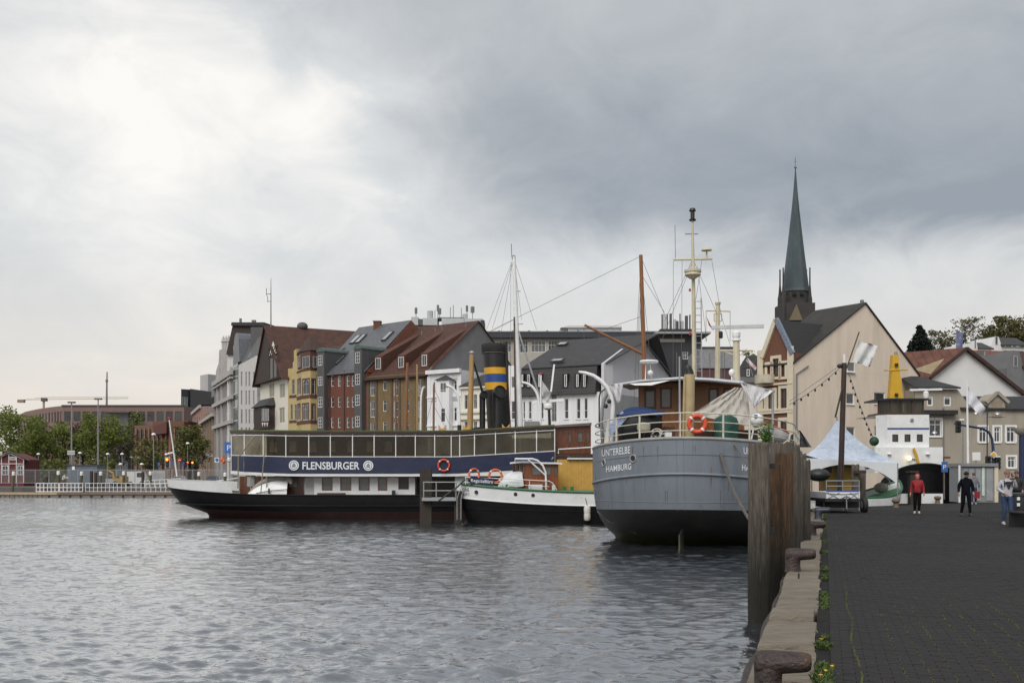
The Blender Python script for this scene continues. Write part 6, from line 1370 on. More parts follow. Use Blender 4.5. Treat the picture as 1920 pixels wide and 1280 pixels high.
DC = 350; tc2 = thing('concrete_block', 'plain pale concrete block behind the dark glass tower', 'block', V((X(385, DC), DC, GZ))); cpan = M('concrete_panels', (.40, .40, .405), rough=.7, var=.08, scale=.15)
MB().prism([V((X(367, DC), DC + 5, GZ)), V((X(390, DC), DC, GZ)), V((X(440, DC), DC + 16, GZ)), V((X(400, DC), DC + 30, GZ))], UP * (Zp(701, DC) - GZ)).obj('wall', cpan, tc2)
MB().box(X(388, DC), X(412, DC), DC + 8, DC + 20, Zp(702, DC), Zp(699, DC)).obj('parapet', cg, tc2)
# --- white stucco house with bay
tS = thing('white_stucco_house', 'white stucco house with bay window and small pediment roof', 'house', V((X(803, 140), 139.8, GZ)), 'row of houses along the far quay')
fS = Fac(802.5, 139.4, -34); uS = fS.U(864); zS = fS.hit(835, 695)[1]
ho = wins(tS, fS, [(812, 716, 816, 737), (851, 713, 856.4, 736), (851, 764, 856.4, 789), (811.5, 764, 815.5, 789)], 1, 2, ysplit=.7)
body(tS, fS, 0, uS, zS, 11, stucco, ho)
fSb = Fac(O=fS.O + fS.n * .9, th=-34); u0, u1 = fSb.U(818.5), fSb.U(842); hs = [fSb.rect(825, 717, 836.5, 735.5), fSb.rect(826.5, 765, 835, 791)]; zt = fSb.hit(830, 712)[1]
mb = MB(); wall_mb(mb, fSb, u0, u1, GZ, zt, hs, .12)
for u in (u0, u1): mb.add([fSb.P(u, GZ), fSb.P(u, GZ, -.9), fSb.P(u, zt, -.9), fSb.P(u, zt)], [(0, 1, 2, 3)])
o = mb.obj('bay', stucco, tS)
for h, n in zip(hs, (2, 1)): window(o, fSb, *h, nx=n, ny=2, fmat=WHITE, out=-.05, ysplit=.25 if n == 2 else .72)
MB().add([fSb.P(u0 - .3, zt, .2), fSb.P(u1 + .3, zt, .2), fSb.P(u1 + .3, zt, -1), fSb.P(u0 - .3, zt, -1), fSb.P((u0 + u1) / 2, fSb.hit(830, 702.5)[1], -.6)], [(0, 1, 4), (1, 2, 4), (2, 3, 4), (3, 0, 4), (3, 2, 1, 0)]).obj('bay_roof', dslate, tS)
for y, h, e in ((697, .5, .45), (742, .22, .15), (796, .22, .18), (747, .1, .1)): bar(tS, 'cornice', fS, -.1, uS + .1, fS.hit(835, y + 3)[1], h, e, stucco)
for p in (804.5, 846, 862): u = fS.U(p); bar(tS, 'quoin_strip', fS, u - .28, u + .28, GZ, zS - GZ - .6, .07, stucco)
for p, y in ((853.5, 708.5), (853.5, 748)): r_ = fS.rect(p - 5, y - 2, p + 5, y + 2.2); MB().prism([fS.P(r_[0], r_[2]), fS.P(r_[1], r_[2]), fS.P(r_[1] - .1, r_[3]), fS.P(r_[0] + .1, r_[3])], fS.n * .1).obj('moulding', cg, tS)
# --- cream house with hipped roof
fC = Fac(O=fS.P(uS, 0).xy[:], th=-33); tC = thing('cream_house', 'low cream house with grey hipped roof beside the funnel', 'house', V((*fC.O.xy, GZ)), 'row of houses along the far quay')
uC = fC.U(950); zC = fC.hit(890, 725)[1]
ho = wins(tC, fC, [(871, 740, 881, 766.5), (888, 739, 894.5, 766), (901, 739, 908, 765), (871, 790, 881, 812), (888, 790, 894.5, 812)], 2, 2, ysplit=.66, fmat=pf); body(tC, fC, 0.02, uC, zC, 10, cream_w, ho)
for y in (725, 771, 783): bar(tC, 'cornice', fC, 0.02, uC, fC.hit(890, y + 3)[1], .3, .3, cream_w)
MB().add([fC.P(-.2, zC + .1, .4), fC.P(uC + .2, zC + .1, .4), fC.P(uC + .2, zC + .1, -10), fC.P(-.2, zC + .1, -10), fC.P(3.6, zC + 3.3, -5), fC.P(uC - 3, zC + 3.3, -5)], [(0, 1, 5, 4), (1, 2, 5), (2, 3, 4, 5), (3, 0, 4), (3, 2, 1, 0)]).obj('roof', dslate, tC)
# --- white house with dark mansard
fN0 = fC.P(uC, 0); fN = Fac(O=(fN0.x, fN0.y), th=-30); tN = thing('mansard_house', 'white house with dark shingled mansard and plain pale gable end', 'house', V((*fN.O.xy, GZ)), 'row of houses along the far quay')
uN = fN.U(1131); zm = fN.hit(1060, 737)[1]; zt = fN.hit(1060, 684)[1]
lw = [(958.5, 706, 966, 727), (958.5, 752, 966, 786), (980.4, 752.5, 984.8, 785.5), (990.8, 752, 996.8, 785.5), (1014.4, 751, 1019.4, 785), (1058.4, 747, 1066, 785), (1081, 746.5, 1088.4, 785), (1095.2, 746, 1102, 784.5)]
ho = wins(tN, fN, lw[1:], 1, 2, ysplit=.4, sill=True); u = fN.U(974)
r_ = fN.rect(1034, 740, 1043.5, 790); window(tN, fN, *r_, nx=2, ny=3, fmat=pf, pane=M('stair_glass', (.10, .11, .12), rough=.1)); ho.append(r_)
body(tN, fN, 0.02, uN, zm, 20, stucco, ho)
q = wins(tN, fN, lw[:1], 1, 1); mb = MB(); wall_mb(mb, fN, .02, u, zm, zt + .3, q, .15); mb.prism([fN.P(.02, zm, -.2), fN.P(u, zm, -.2), fN.P(u, zt + .3, -.2), fN.P(.02, zt + .3, -.2)], -fN.n * 8); mb.obj('upper_wall', stucco, tN)
ms = M('shingle_mansard', (.042, .039, .040), rough=.75, var=.3, scale=3, wave=('Z', .45, .4))
MB().prism([fN.P(u, zm - .15, .55), fN.P(uN - .8, zm - .15, .55), fN.P(uN - 1.1, zt, -.7), fN.P(u, zt, -.7)], -fN.n * 3).obj('mansard', ms, tN)
for x0, x1 in ((976, 981), (986.5, 993.5), (1007, 1013), (1055.5, 1063), (1078, 1085), (1091, 1098)):
 f = Fac(O=fN.O + fN.n * .35, th=-30); r_ = f.rect(x0, 702, x1, 725); o = MB().prism([f.P(r_[0] - .08, r_[2] - .05), f.P(r_[1] + .08, r_[2] - .05), f.P(r_[1] + .08, r_[3] + .1), f.P(r_[0] - .08, r_[3] + .1)], -f.n * 1.4).obj('dormer', blk_roof, tN); window(o, f, r_[0] + (r_[1] - r_[0]) * .45, r_[1], r_[2], r_[3], nx=1, ny=1, fmat=WHITE, out=.03)
dN = 11; f2 = ofs(fN, dN); zr = f2.hit(1140, 632)[1]; ul_, ur_ = f2.U(1057), f2.U(1231)
slope(tN, fN, u - .2, uN + .15, .5, zt - .05, ul_, ur_ + .2, dN, zr, dslate); slope(tN, fN, u - .2, uN + .15, 2 * dN - .5, zt - .05, ul_, ur_ + .2, dN, zr - .02, dslate, name='rear_roof')
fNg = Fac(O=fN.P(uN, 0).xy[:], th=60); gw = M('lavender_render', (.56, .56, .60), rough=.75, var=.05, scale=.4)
ag = (f2.P(ur_, 0) - fNg.O).dot(fNg.u)
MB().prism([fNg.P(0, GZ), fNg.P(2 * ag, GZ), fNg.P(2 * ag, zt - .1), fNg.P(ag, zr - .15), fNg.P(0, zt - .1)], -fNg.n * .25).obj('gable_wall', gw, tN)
MB().prism([fNg.P(-.05, GZ, .02), fNg.P(2.6, GZ, .02), fNg.P(2.6, zt - .05, .02), fNg.P(-.05, zt - .05, .02)], fNg.n * .06).obj('gable_pilaster', stucco, tN)
MB().beam(W(1039, 684, 127), W(1033, 735, 126.4), .5, .2).obj('gutter_box', stucco, tN)
skylight(tN, fN, 1055, 646, .7, .5, zt, (zr - zt) / dN); skylight(tN, fN, 1045, 677, .9, .45, zt, (zr - zt) / dN)
# --- long office building behind, rooftop plant, dark block
fL = Fac(915, 190, 0); tL = thing('long_office_building', 'long beige office building with dark flat roof behind the white house', 'office building', V((X(1070, 190), 190, GZ)))
beige = M('beige_panels', (.40, .375, .33), rough=.8, var=.08); ho = wins(tL, fL, [(937, 639, 958, 660), (970.5, 638.5, 990, 661), (996, 638.5, 1023, 660), (1028, 638.5, 1050, 660)], 4, 2, ysplit=.62)
uL = fL.U(1232); body(tL, fL, 0, uL, Zp(634, 190), 14, beige, ho); bar(tL, 'eaves_band', fL, -.3, uL + .4, Zp(634, 190), .95, 1.0, M('navy_eaves', (.03, .034, .045), rough=.5)); MB().prism([fL.P(-.3, Zp(624, 190), 1.1), fL.P(uL + .4, Zp(624, 190), 1.1), fL.P(uL + .4, Zp(624, 190), -14), fL.P(-.3, Zp(624, 190), -14)], UP * .18).obj('roof', gutter, tL)
MB().prism([fL.P(0, Zp(634, 190), -.2), fL.P(uL, Zp(634, 190), -.2), fL.P(uL, Zp(624.5, 190), -.2), fL.P(0, Zp(624.5, 190), -.2)], (0, 13, 0)).obj('attic', M('navy_eaves', (.03, .034, .045), rough=.5), tL)
for p in (936, 962, 992, 1026, 1058, 1084): MB().lathe([(.2, 0), (.28, .3), (.1, .45)], W(p, 624, 189.5), 8).obj('roof_vent', zinc, tL)
wb = MB().box(X(1065, 196), X(1166, 196), 196, 202, Zp(626, 196), Zp(612, 196)).obj('roof_house', M('pale_blue_cladding', (.60, .63, .67), rough=.6), tL); MB().prism([W(1051, 614, 195.5), W(1166, 614, 195.5), W(1166, 610.5, 195.5), W(1065, 610, 195.5)], (0, 7, 0)).obj('roof_house_cap', cg, tL)
MB().box(X(1051, 197), X(1065, 197), 197, 202, Zp(626, 197), Zp(614, 197)).obj('roof_house_wing', cg, tL)
tP = thing('telecom_rooftop', 'flat roofed block with pale plant room and many aerials behind the yellow brick house', 'building', V((X(840, 200), 200, GZ)))
MB().box(X(770, 200), X(908, 200), 200, 212, GZ, Zp(609, 200)).obj('wall', beige, tP); pm_ = M('plant_metal', (.42, .44, .45), rough=.5, var=.1)
for a, b_, y in ((771, 784, 594), (784.5, 792, 597.5), (792.5, 820, 596), (828, 870, 596), (870.5, 905, 597)): MB().box(X(a, 199), X(b_, 199), 199.2 if a > 780 else 199, 204, Zp(609, 199), Zp(y, 199)).obj('plant_unit', pm_ if a != 784.5 else zinc, tP)
MB().box(X(820, 199), X(870, 199), 199.5, 203, Zp(597, 199), Zp(594, 199)).obj('duct', zinc, tP); MB().box(X(901, 199), X(908.5, 199), 199, 205, Zp(612, 199), Zp(600, 199)).obj('lift_house', M('navy_eaves', (.03, .034, .045)), tP)
for p, y0, y1, r in ((780, 594, 576, .18), (806.5, 596, 583, .55), (821, 595, 571, .16), (824.5, 595, 577, .2), (844.5, 596, 576, .08), (850, 596, 572, .08), (865, 597, 577, .06), (875.5, 597, 572, .16), (886, 597, 574, .26), (872, 597, 589, .5), (815.5, 595, 581, .06)):
 MB().tube([W(p, y0 + 1, 200), W(p, y1, 200)], r if r > .3 else .06, 8).obj('aerial', pm_ if r > .3 else gutter, tP)
 if .12 < r < .3: MB().tube([W(p, y1 + 12, 200), W(p, y1 + 1, 200)], r * 1.4, 8).obj('panel_aerial', gutter, tP)
fD = Fac(1231, 168, 0); tD = thing('black_clad_block', 'black clad block with rooftop aerials right of the pale gable', 'building', V((X(1275, 168), 168, GZ)))
bc = M('black_cladding', (.022, .023, .028), rough=.5, var=.2, wave=('X', 1.4, .3)); ho = wins(tD, fD, [(1280, 659, 1290, 673)], 2, 2); body(tD, fD, 0, fD.U(1316), Zp(627, 168), 12, bc, ho)
MB().box(X(1228, 167), X(1332, 167), 166.5, 180, Zp(627.5, 168), Zp(624, 168)).obj('roof', M('grey_metal', (.3, .3, .3)), tD); MB().box(X(1238, 169), X(1305, 169), 169, 176, Zp(625, 169), Zp(616.5, 169)).obj('plant_room', bc, tD)
bar(tD, 'ribbon_window', fD, fD.U(1233), fD.U(1284), Zp(641, 168), .5, .05, beige)
for i, (p, y, r) in enumerate(((1241.5, 589, .12), (1246, 589, .22), (1251, 588.5, .12), (1257.5, 588, .2), (1265, 599, .25), (1269, 602, .3), (1275, 588, .1), (1279, 602, .25), (1287, 592, .26), (1293.5, 590, .12))): MB().tube([W(p, 617, 170), W(p, y, 170)], r, 8).obj('aerial', pm_ if i % 3 == 1 else zinc, tD)
tM = thing('maroon_block', 'low block of grey panels over maroon wall behind the grey ship masts', 'building', V((X(1345, 150), 150, GZ))); MB().box(X(1312, 150), X(1376, 150), 150, 160, Zp(690, 150), Zp(652, 150)).obj('upper_panels', M('mid_grey_panels', (.24, .24, .25)), tM)
MB().box(X(1312, 150), X(1376, 150), 150.2, 159, GZ, Zp(690, 150)).obj('wall', M('maroon_wall', (.09, .035, .035)), tM); MB().box(X(1311, 150), X(1378, 150), 149.8, 160, Zp(652, 150), Zp(650, 150)).obj('roof_edge', zinc, tM)
# --- brick house with stepped windows beside the warehouse
fH = Fac(1488, 97, -57); tH = thing('red_gabled_house', 'tall red brick house with steep gable, pale quoins and round balcony', 'house', V((X(1470, 98), 98, GZ)))
uH0 = fH.U(1423); uH = 0; zH = fH.hit(1455, 665)[1]; ct = M('cream_stone_trim', (.62, .55, .42), rough=.7, var=.08); bh = M('house_brick', (.145, .062, .038), rough=.85, var=.2, scale=6, stretch=(1, 1, 2.5)); wf = M('brown_window_wood', (.13, .05, .032), rough=.5)
rr = [(1439, 684, 1446, 703), (1449.5, 672, 1461, 706), (1464.7, 682, 1472.3, 706), (1464.5, 728, 1476, 766), (1441, 733, 1452.5, 766), (1426, 735, 1433.5, 766), (1464, 788, 1476, 826)]
ho = wins(tH, fH, rr, 2, 2, fmat=wf, ysplit=.72); body(tH, fH, uH0, -.02, zH, 1.2, bh, ho)
for r in rr:
 q = fH.rect(r[0], r[1], r[2], r[3])
 for a, b_, c, d in ((q[0] - .28, q[0], q[2] - .25, q[3] + .28), (q[1], q[1] + .28, q[2] - .25, q[3] + .28), (q[0], q[1], q[3], q[3] + .28), (q[0], q[1], q[2] - .25, q[2])): MB().prism([fH.P(a, c, .002), fH.P(b_, c, .002), fH.P(b_, d, .002), fH.P(a, d, .002)], fH.n * .08).obj('window_surround', ct, tH)
for p in (1426.5, 1483): u = fH.U(p); bar(tH, 'quoin', fH, u - .34, u + .34, GZ, zH - GZ + .6, .12, ct)
for y in (720, 773, 768): bar(tH, 'string_course', fH, uH0, uH, fH.hit(1455, y + 2)[1], .2, .16, ct)
ax, az = fH.hit(1456, 600); MB().prism([fH.P(fH.U(1432), zH), fH.P(fH.U(1485), zH), fH.P(ax, az)], -fH.n * .3).obj('gable', bh, tH)
for e in (fH.U(1430), fH.U(1487)): MB().beam(fH.P(e, zH - .1, .05), fH.P(ax, az + .1, .05), .3, .45).obj('coping', ct if e < ax else M('slate_coping', (.16, .19, .25), rough=.5, var=.4, scale=6), tH)
dl = 6.5; MB().prism([fH.P(fH.U(1486), zH - .2, -.1), fH.P(ax, az - .1, -.1), fH.P(ax, az - .1, -dl), fH.P(fH.U(1486), zH - .2, -dl)], UP * .15).obj('roof', blk_roof, tH); MB().prism([fH.P(fH.U(1431), zH - .2, -.1), fH.P(ax, az - .12, -.1), fH.P(ax, az - .12, -dl), fH.P(fH.U(1431), zH - .2, -dl)], UP * .15).obj('rear_roof', blk_roof, tH)
cb = fH.P(fH.U(1438), 0); r_ = 1.0; MB().prism([V((cb.x - .2 + .95 * cos(a), cb.y - .1 + 1.1 * sin(a), Zp(718, 99))) for a in [R(150) + R(200) * k / 10 for k in range(11)]], UP * (Zp(702, 99) - Zp(718, 99))).obj('balcony', M('balcony_beige', (.47, .42, .33), rough=.7), tH)
# dark neighbour left of it
t9 = thing('dark_roofed_shop', 'low house with dark slate roof left of the red gabled house', 'house', V((X(1400, 112), 112, GZ))); MB().box(X(1376, 112), X(1424, 112), 112, 122, GZ, Zp(712, 112)).obj('wall', cream_w, t9); MB().prism([W(1374, 712, 111.6), W(1426, 712, 111.6), W(1428, 668, 116), W(1400, 668, 116)], (0, .2, .1)).obj('roof', blk_roof, t9); MB().box(X(1374, 111), X(1424, 111), 111.4, 111.9, Zp(716, 111), Zp(706, 111)).obj('gutter_band', gutter, t9)
f = Fac(1390, 111.3, 0); wins(t9, f, [(1400, 692, 1405.5, 705)], 1, 2, out=0)
# --- beige warehouse with the big gable
fW = Fac(1489, 97, 33); tW = thing('beige_warehouse', 'large plain beige warehouse gable with few dark windows', 'warehouse', V((X(1600, 97), 97, GZ)))
bw = M('beige_render', (.68, .58, .475), rough=.8, var=.09, scale=.8, stretch=(1.5, 1.5, .25), dark=(.50, .43, .35), darkamt=.35, darkscale=.5)
uw = fW.U(1722); awx, awz = fW.hit(1622, 570); ze = fW.hit(1490, 680)[1]; ze2 = fW.hit(1716, 703)[1]
rr = [(1587, 678, 1601.5, 697), (1587, 737, 1601.5, 757.5), (1639, 735.5, 1659.5, 757), (1587, 800, 1603, 821.5), (1640, 797, 1653, 818)]
zc = min(ze, ze2) - .2; q = [fW.rect(*r) for r in rr]; low = [a for a in q if a[3] < zc]; hi_ = [a for a in q if a[3] >= zc]
mb = MB(); wall_mb(mb, fW, 0, uw, GZ, zc, low, .2); mb.hexa([fW.P(1.3, GZ, -.25), fW.P(uw - .02, GZ, -.25), fW.P(uw - .02, GZ, -6), fW.P(1.3, GZ, -6), fW.P(1.3, zc, -.25), fW.P(uw - .02, zc, -.25), fW.P(uw - .02, zc, -6), fW.P(1.3, zc, -6)])
mb.obj('wall', bw, tW)
MB().prism([fW.P(0, zc + .004), fW.P(uw, zc + .004), fW.P(uw, ze2), fW.P(awx, awz), fW.P(0, ze)], -fW.n * .3).obj('gable', bw, tW)
for a in low: window(tW, fW, *a, nx=1, ny=1, fmat=WHITE, out=-.1, fw=.08, sill=True)
for a in hi_: window(tW, fW, *a, nx=1, ny=1, fmat=WHITE, out=.03, fw=.08, sill=True)
L = 6.2; MB().prism([fW.P(-.15, ze - .1, .15), fW.P(awx, awz + .02, .15), fW.P(awx, awz + .02, -L), fW.P(-.15, ze - .1, -L)], UP * .16).obj('roof', M('mossy_black_roof', (.026, .023, .020), rough=.7, var=.4, scale=1.2, dark=(.05, .045, .03), darkamt=.3), tW); MB().prism([fW.P(uw + .15, ze2 - .1, .15), fW.P(awx, awz, .15), fW.P(awx, awz, -L), fW.P(uw + .15, ze2 - .1, -L)], UP * .16).obj('rear_roof', blk_roof, tW)
MB().tube([fW.P(.25, GZ, .08), fW.P(.25, ze - 1, .08), fW.P(1.8, ze - .2, .08)], .07, 6).obj('downpipe', gutter, tW); MB().box(*(lambda c: (c.x - .15, c.x + .15, c.y, c.y + .3, c.z, c.z + .45))(fW.P(awx, awz, -.3))).obj('ridge_vent', gutter, tW)
# --- house behind: white gable and red-brown roof
fV = Fac(1745, 118, 14); tV = thing('white_gabled_house', 'broad white gable with rusty red roof behind the grey beige house', 'house', V((X(1808, 120), 120, GZ)))
vx, vz = fV.hit(1808, 656); u0, z0 = fV.hit(1742, 708)[0], fV.hit(1742, 708)[1]; u1, z1 = fV.hit(1915, 738); pw = M('white_render', (.66, .655, .65), rough=.75, var=.06, scale=.4)
MB().prism([fV.P(u0, GZ), fV.P(u1, GZ), fV.P(u1, z1), fV.P(vx, vz), fV.P(u0, z0)], -fV.n * .3).obj('gable_wall', pw, tV)
MB().prism([fV.P(u0 - .3, z0 - .2, .4), fV.P(vx, vz + .05, .4), fV.P(vx - 5.6, vz - .1, -6), fV.P(u0 - 5, z0 - .2, -6)], UP * .2).obj('roof', M('rusty_tiles', (.115, .045, .03), rough=.8, var=.4, scale=1, wave=('X', .8, .35)), tV); MB().prism([fV.P(u1 + .3, z1 - .2, .4), fV.P(vx, vz + .03, .4), fV.P(vx, vz, -8), fV.P(u1, z1 - .2, -8)], UP * .2).obj('rear_roof', tile_b, tV)
MB().beam(fV.P(u0 - .2, z0 - .1, .45), fV.P(vx, vz + .15, .45), .25, .35).obj('barge_board', tile_b, tV); MB().beam(fV.P(u1 + .2, z1 - .1, .45), fV.P(vx, vz + .15, .45), .25, .35).obj('barge_board', tile_b, tV)
MB().prism([W(1712, 693, 113), W(1771, 672, 113.5), W(1745, 701, 113)], (0, .3, 0)).obj('dormer_cheek', M('ochre_boards', (.34, .27, .17), rough=.8), tV)
# --- grey beige house along the street (two wings)
fE = Fac(1716, 103, 4); tE = thing('grey_beige_house', 'long grey beige house with black roof and small hoist gable', 'house', V((X(1820, 103), 103, GZ))); gb = M('grey_beige_render', (.33, .295, .238), rough=.8, var=.1, scale=.8, stretch=(1.5, 1.5, .3), dark=(.25, .22, .175), darkamt=.3, darkscale=.6)
zE = fE.hit(1800, 764)[1]; uE = fE.U(1960)
sw = [(1742, 786, 1765, 818), (1835.5, 800, 1850, 829), (1863.5, 800, 1875.5, 829), (1887, 800, 1903, 829), (1889, 856, 1903.5, 877), (1862, 858, 1872, 878)]
ho = wins(tE, fE, sw, 2, 2, ysplit=.7, fw=.1, sill=True)
body(tE, fE, 0, uE, zE, 9, gb, ho)
for r in sw: q = fE.rect(*r);
for r in sw:
 q = fE.rect(*r)
 for a, b_, c, d in ((q[0] - .18, q[0], q[2], q[3] + .18), (q[1], q[1] + .18, q[2], q[3] + .18), (q[0], q[1], q[3], q[3] + .18)): MB().prism([fE.P(a, c, .003), fE.P(b_, c, .003), fE.P(b_, d, .003), fE.P(a, d, .003)], fE.n * .05).obj('window_surround', WHITE, tE)
zt = fE.hit(1860, 738)[1]; slope(tE, fE, fE.U(1800), uE, -.3, zE - .1, fE.U(1800), uE, 3.2, zt, blk_roof)
ul, uh = 0, fE.U(1806); zl_ = fE.hit(1760, 729)[1]
f5 = ofs(fE, .05); mb = MB(); r5 = [f5.rect(1769.5, 742, 1783.5, 760.5), f5.rect(1738, 742, 1749.5, 760.5)]; wall_mb(mb, f5, 0, f5.U(1795), zE + .01, zl_, r5, .15); mb.prism([f5.P(0, zE, -.2), f5.P(f5.U(1795), zE, -.2), f5.P(f5.U(1795), zl_, -.2), f5.P(0, zl_, -.2)], -f5.n * 7); mb.prism([f5.P(f5.U(1795), zE), f5.P(f5.U(1820), zE), f5.P(f5.U(1795), zl_)], -f5.n * 7); mb.obj('upper_storey', gb, tE)
for r in r5: window(tE, f5, *r, nx=1, ny=2, ysplit=.75, fmat=WHITE, fw=.12)
MB().prism([f5.P(-.3, zl_, .5), f5.P(f5.U(1797), zl_, .5), f5.P(f5.U(1748), f5.hit(1748, 703)[1], -3), f5.P(-.3, f5.hit(1720, 702)[1], -3)], UP * .15).obj('upper_roof', blk_roof, tE); bar(tE, 'lean_to_roof', fE, 0, fE.U(1790), fE.hit(1760, 777)[1], .4, .7, blk_roof)
u0, u1, z0, z1 = fE.rect(1853, 750, 1884, 781); MB().prism([fE.P(u0, z0, .05), fE.P(u1, z0, .05), fE.P(u1, z1, .05), fE.P((u0 + u1) / 2, fE.hit(1868, 737)[1], .05), fE.P(u0, z1, .05)], -fE.n * 2.5).obj('hoist_gable', gb, tE)
for a, b_ in ((u0 - .3, 1), (u1 + .3, -1)): MB().beam(fE.P(a, z1 - .25, .15), fE.P((u0 + u1) / 2, fE.hit(1868, 735.5)[1], .15), .3, .3).obj('verge', gb, tE)
q = fE.rect(1859.5, 751, 1877.5, 781); MB().prism([fE.P(q[0], q[2], .055), fE.P(q[1], q[2], .055), fE.P(q[1], q[3], .055), fE.P(q[0], q[3], .055)], fE.n * .05).obj('hoist_door', M('door_drab', (.27, .225, .165), rough=.7), tE)
MB().tube([fE.P(fE.U(1768.5), GZ, .08), fE.P(fE.U(1768.5), zE, .08)], .06, 6).obj('downpipe', gutter, tE)
# --- houses up the hill at the right
hz = M('hill_red_tiles', (.16, .05, .03), rough=.8, var=.3, wave=('Z', .5, .25))
def hillhouse(label, x0, x1, ytop, yeave, yb, D, wm, rm, ridge=.3, g='houses on the hillside'):
 t = thing('hill_house', label, 'house', V((X((x0 + x1) / 2, D), D, Zp(yb, D) - 6)), g)
 f = Fac(x0, D, 12); u1 = f.U(x1); ze_ = Zp(yeave, D); zt_ = Zp(ytop, D); a = u1 * ridge
 MB().prism([f.P(0, Zp(yb, D) - 6), f.P(a, Zp(yb, D) - 6), f.P(a, ze_), f.P(a * .72, zt_ - .1), f.P(a * .28, zt_ - .1), f.P(0, ze_)], -f.n * 8).obj('gable_wall', wm, t)
 MB().prism([f.P(a + .02, Zp(yb, D) - 6, -.2), f.P(u1, Zp(yb, D) - 6, -.2), f.P(u1, ze_, -.2), f.P(a + .02, ze_, -.2)], -f.n * 7).obj('wall', wm, t)
 MB().prism([f.P(a * .9, ze_, .25), f.P(u1 + .2, ze_, .25), f.P(u1 + .2, zt_, -3), f.P(a * .7, zt_, -3)], UP * .25).obj('roof', rm, t)
 window(t, f, a * .38, a * .62, ze_ + .2, ze_ + 1.6, nx=1, ny=1, fmat=pf, out=.03)
 return t
hillhouse('white hillside house with dark mansard, the smaller left one', 1823, 1860, 640, 655, 672, 175, pw, dslate); hillhouse('white hillside house with grey roof and chimney, upper right', 1858, 1925, 630, 648, 665, 180, pw, dslate)
hillhouse('grey hillside house with bright red tiled roof', 1845, 1935, 655, 680, 720, 150, grey_gable, hz, .02); hillhouse('brown grey house at the right edge with dark tiled roof', 1888, 1945, 655, 690, 735, 140, grey_gable, tile_b, .55)
# --- hill itself
hm = M('hillside_green', (.045, .055, .022), rough=.95, var=.4, scale=.15)
hr = MB(); rows = []
for i in range(9):
 Dh = 140 + i * 45; rows.append([V((x, Dh + 12 * sin(x * .05), -1 + (0 if i == 0 else 24 * (1 - math.exp(-i / 2.5))) * max(0, min(1, (x - (-30 + i * 4)) / 110)))) for x in range(-80, 420, 20)])
tag(smoothed(hr.grid(rows).obj('hillside', hm), 90), kind='structure')
# --- church
DS = 380; tc3 = thing('church_tower', 'church tower with tall green copper spire and corner pinnacles', 'church tower', V((X(1491, DS), DS, 5)))
cop = M('spire_copper', (.042, .062, .072), rough=.6, var=.35, scale=.25, stretch=(1, 1, .3), dark=(.028, .04, .043), darkamt=.5, darkscale=.12); dbr = M('tower_brick', (.042, .038, .038), rough=.85, var=.25, scale=.3)
rows = []
for y, w in ((548, 23.5), (543, 22), (520, 19.6), (480, 15.2), (435, 10.6), (395, 6.6), (365, 4.0), (335, 1.9), (316, .7)):
 rows.append([W(1491.5, y, DS) + V((w * DS / F * 1.13 * cos(a), w * DS / F * 1.13 * sin(a), 0)) for a in [R(22.5 + 45 * k) for k in range(8)]])
MB().grid(rows, close=True).obj('spire', cop, tc3); MB().ell(W(1491.3, 314, DS), .5, .5, .5).obj('ball', gutter, tc3); MB().tube([W(1491.3, 316, DS), W(1491.2, 295, DS)], .12, 6).obj('cross_pole', gutter, tc3); MB().beam(W(1489, 303, DS), W(1493.5, 303, DS), .15).obj('cross_arm', gutter, tc3)
hw = 30 * DS / F; cx_ = X(1490, DS); z0, z1, z2 = 5, Zp(572, DS), Zp(546, DS)
MB().prism([V((cx_ - hw, DS - hw, z0)), V((cx_ + hw, DS - hw, z0)), V((cx_ + hw, DS + hw, z0)), V((cx_ - hw, DS + hw, z0))], UP * (z1 - z0)).obj('tower', dbr, tc3)
rows = [[V((cx_ + .3, DS, z)) + V((r * cos(a), r * sin(a), 0)) for a in [R(22.5 + 45 * k) for k in range(8)]] for z, r in ((z1, 26 * DS / F), (z2, 24.5 * DS / F))]
MB().grid(rows, close=True).obj('octagon', dbr, tc3)
for p in (1476, 1490, 1504):
 for k in (-2.6, 0, 2.6): MB().box(X(p + k - .9, DS - 5.2), X(p + k + .9, DS - 5.2), DS - 5.4, DS - 4.2, Zp(557.5, DS), Zp(552, DS)).obj('bell_opening', black_m, tc3)
MB().prism([W(1480, 600, DS - hw - .5), W(1505, 600, DS - hw - .5), W(1493.5, 570, DS - hw - .5)], (0, .6, 0)).obj('gablet', M('gablet_stone', (.15, .12, .075), rough=.8), tc3)
for p, y, d in ((1462.5, 507, 2), (1468.5, 503, -6), (1518.5, 503, -3), (1512, 507, 6)):
 q = W(p, 560, DS + d); MB().lathe([(4.5 * DS / F, -8), (4.5 * DS / F, 0), (3.2 * DS / F, 1.2), (1.5 * DS / F, 5), (.25, 10.3), (.06, 10.6)], q, 8).obj('pinnacle', dbr, tc3); MB().ell(W(p, y, DS + d), .35, .35, .35, 8, 6).obj('pinnacle_ball', gutter, tc3)
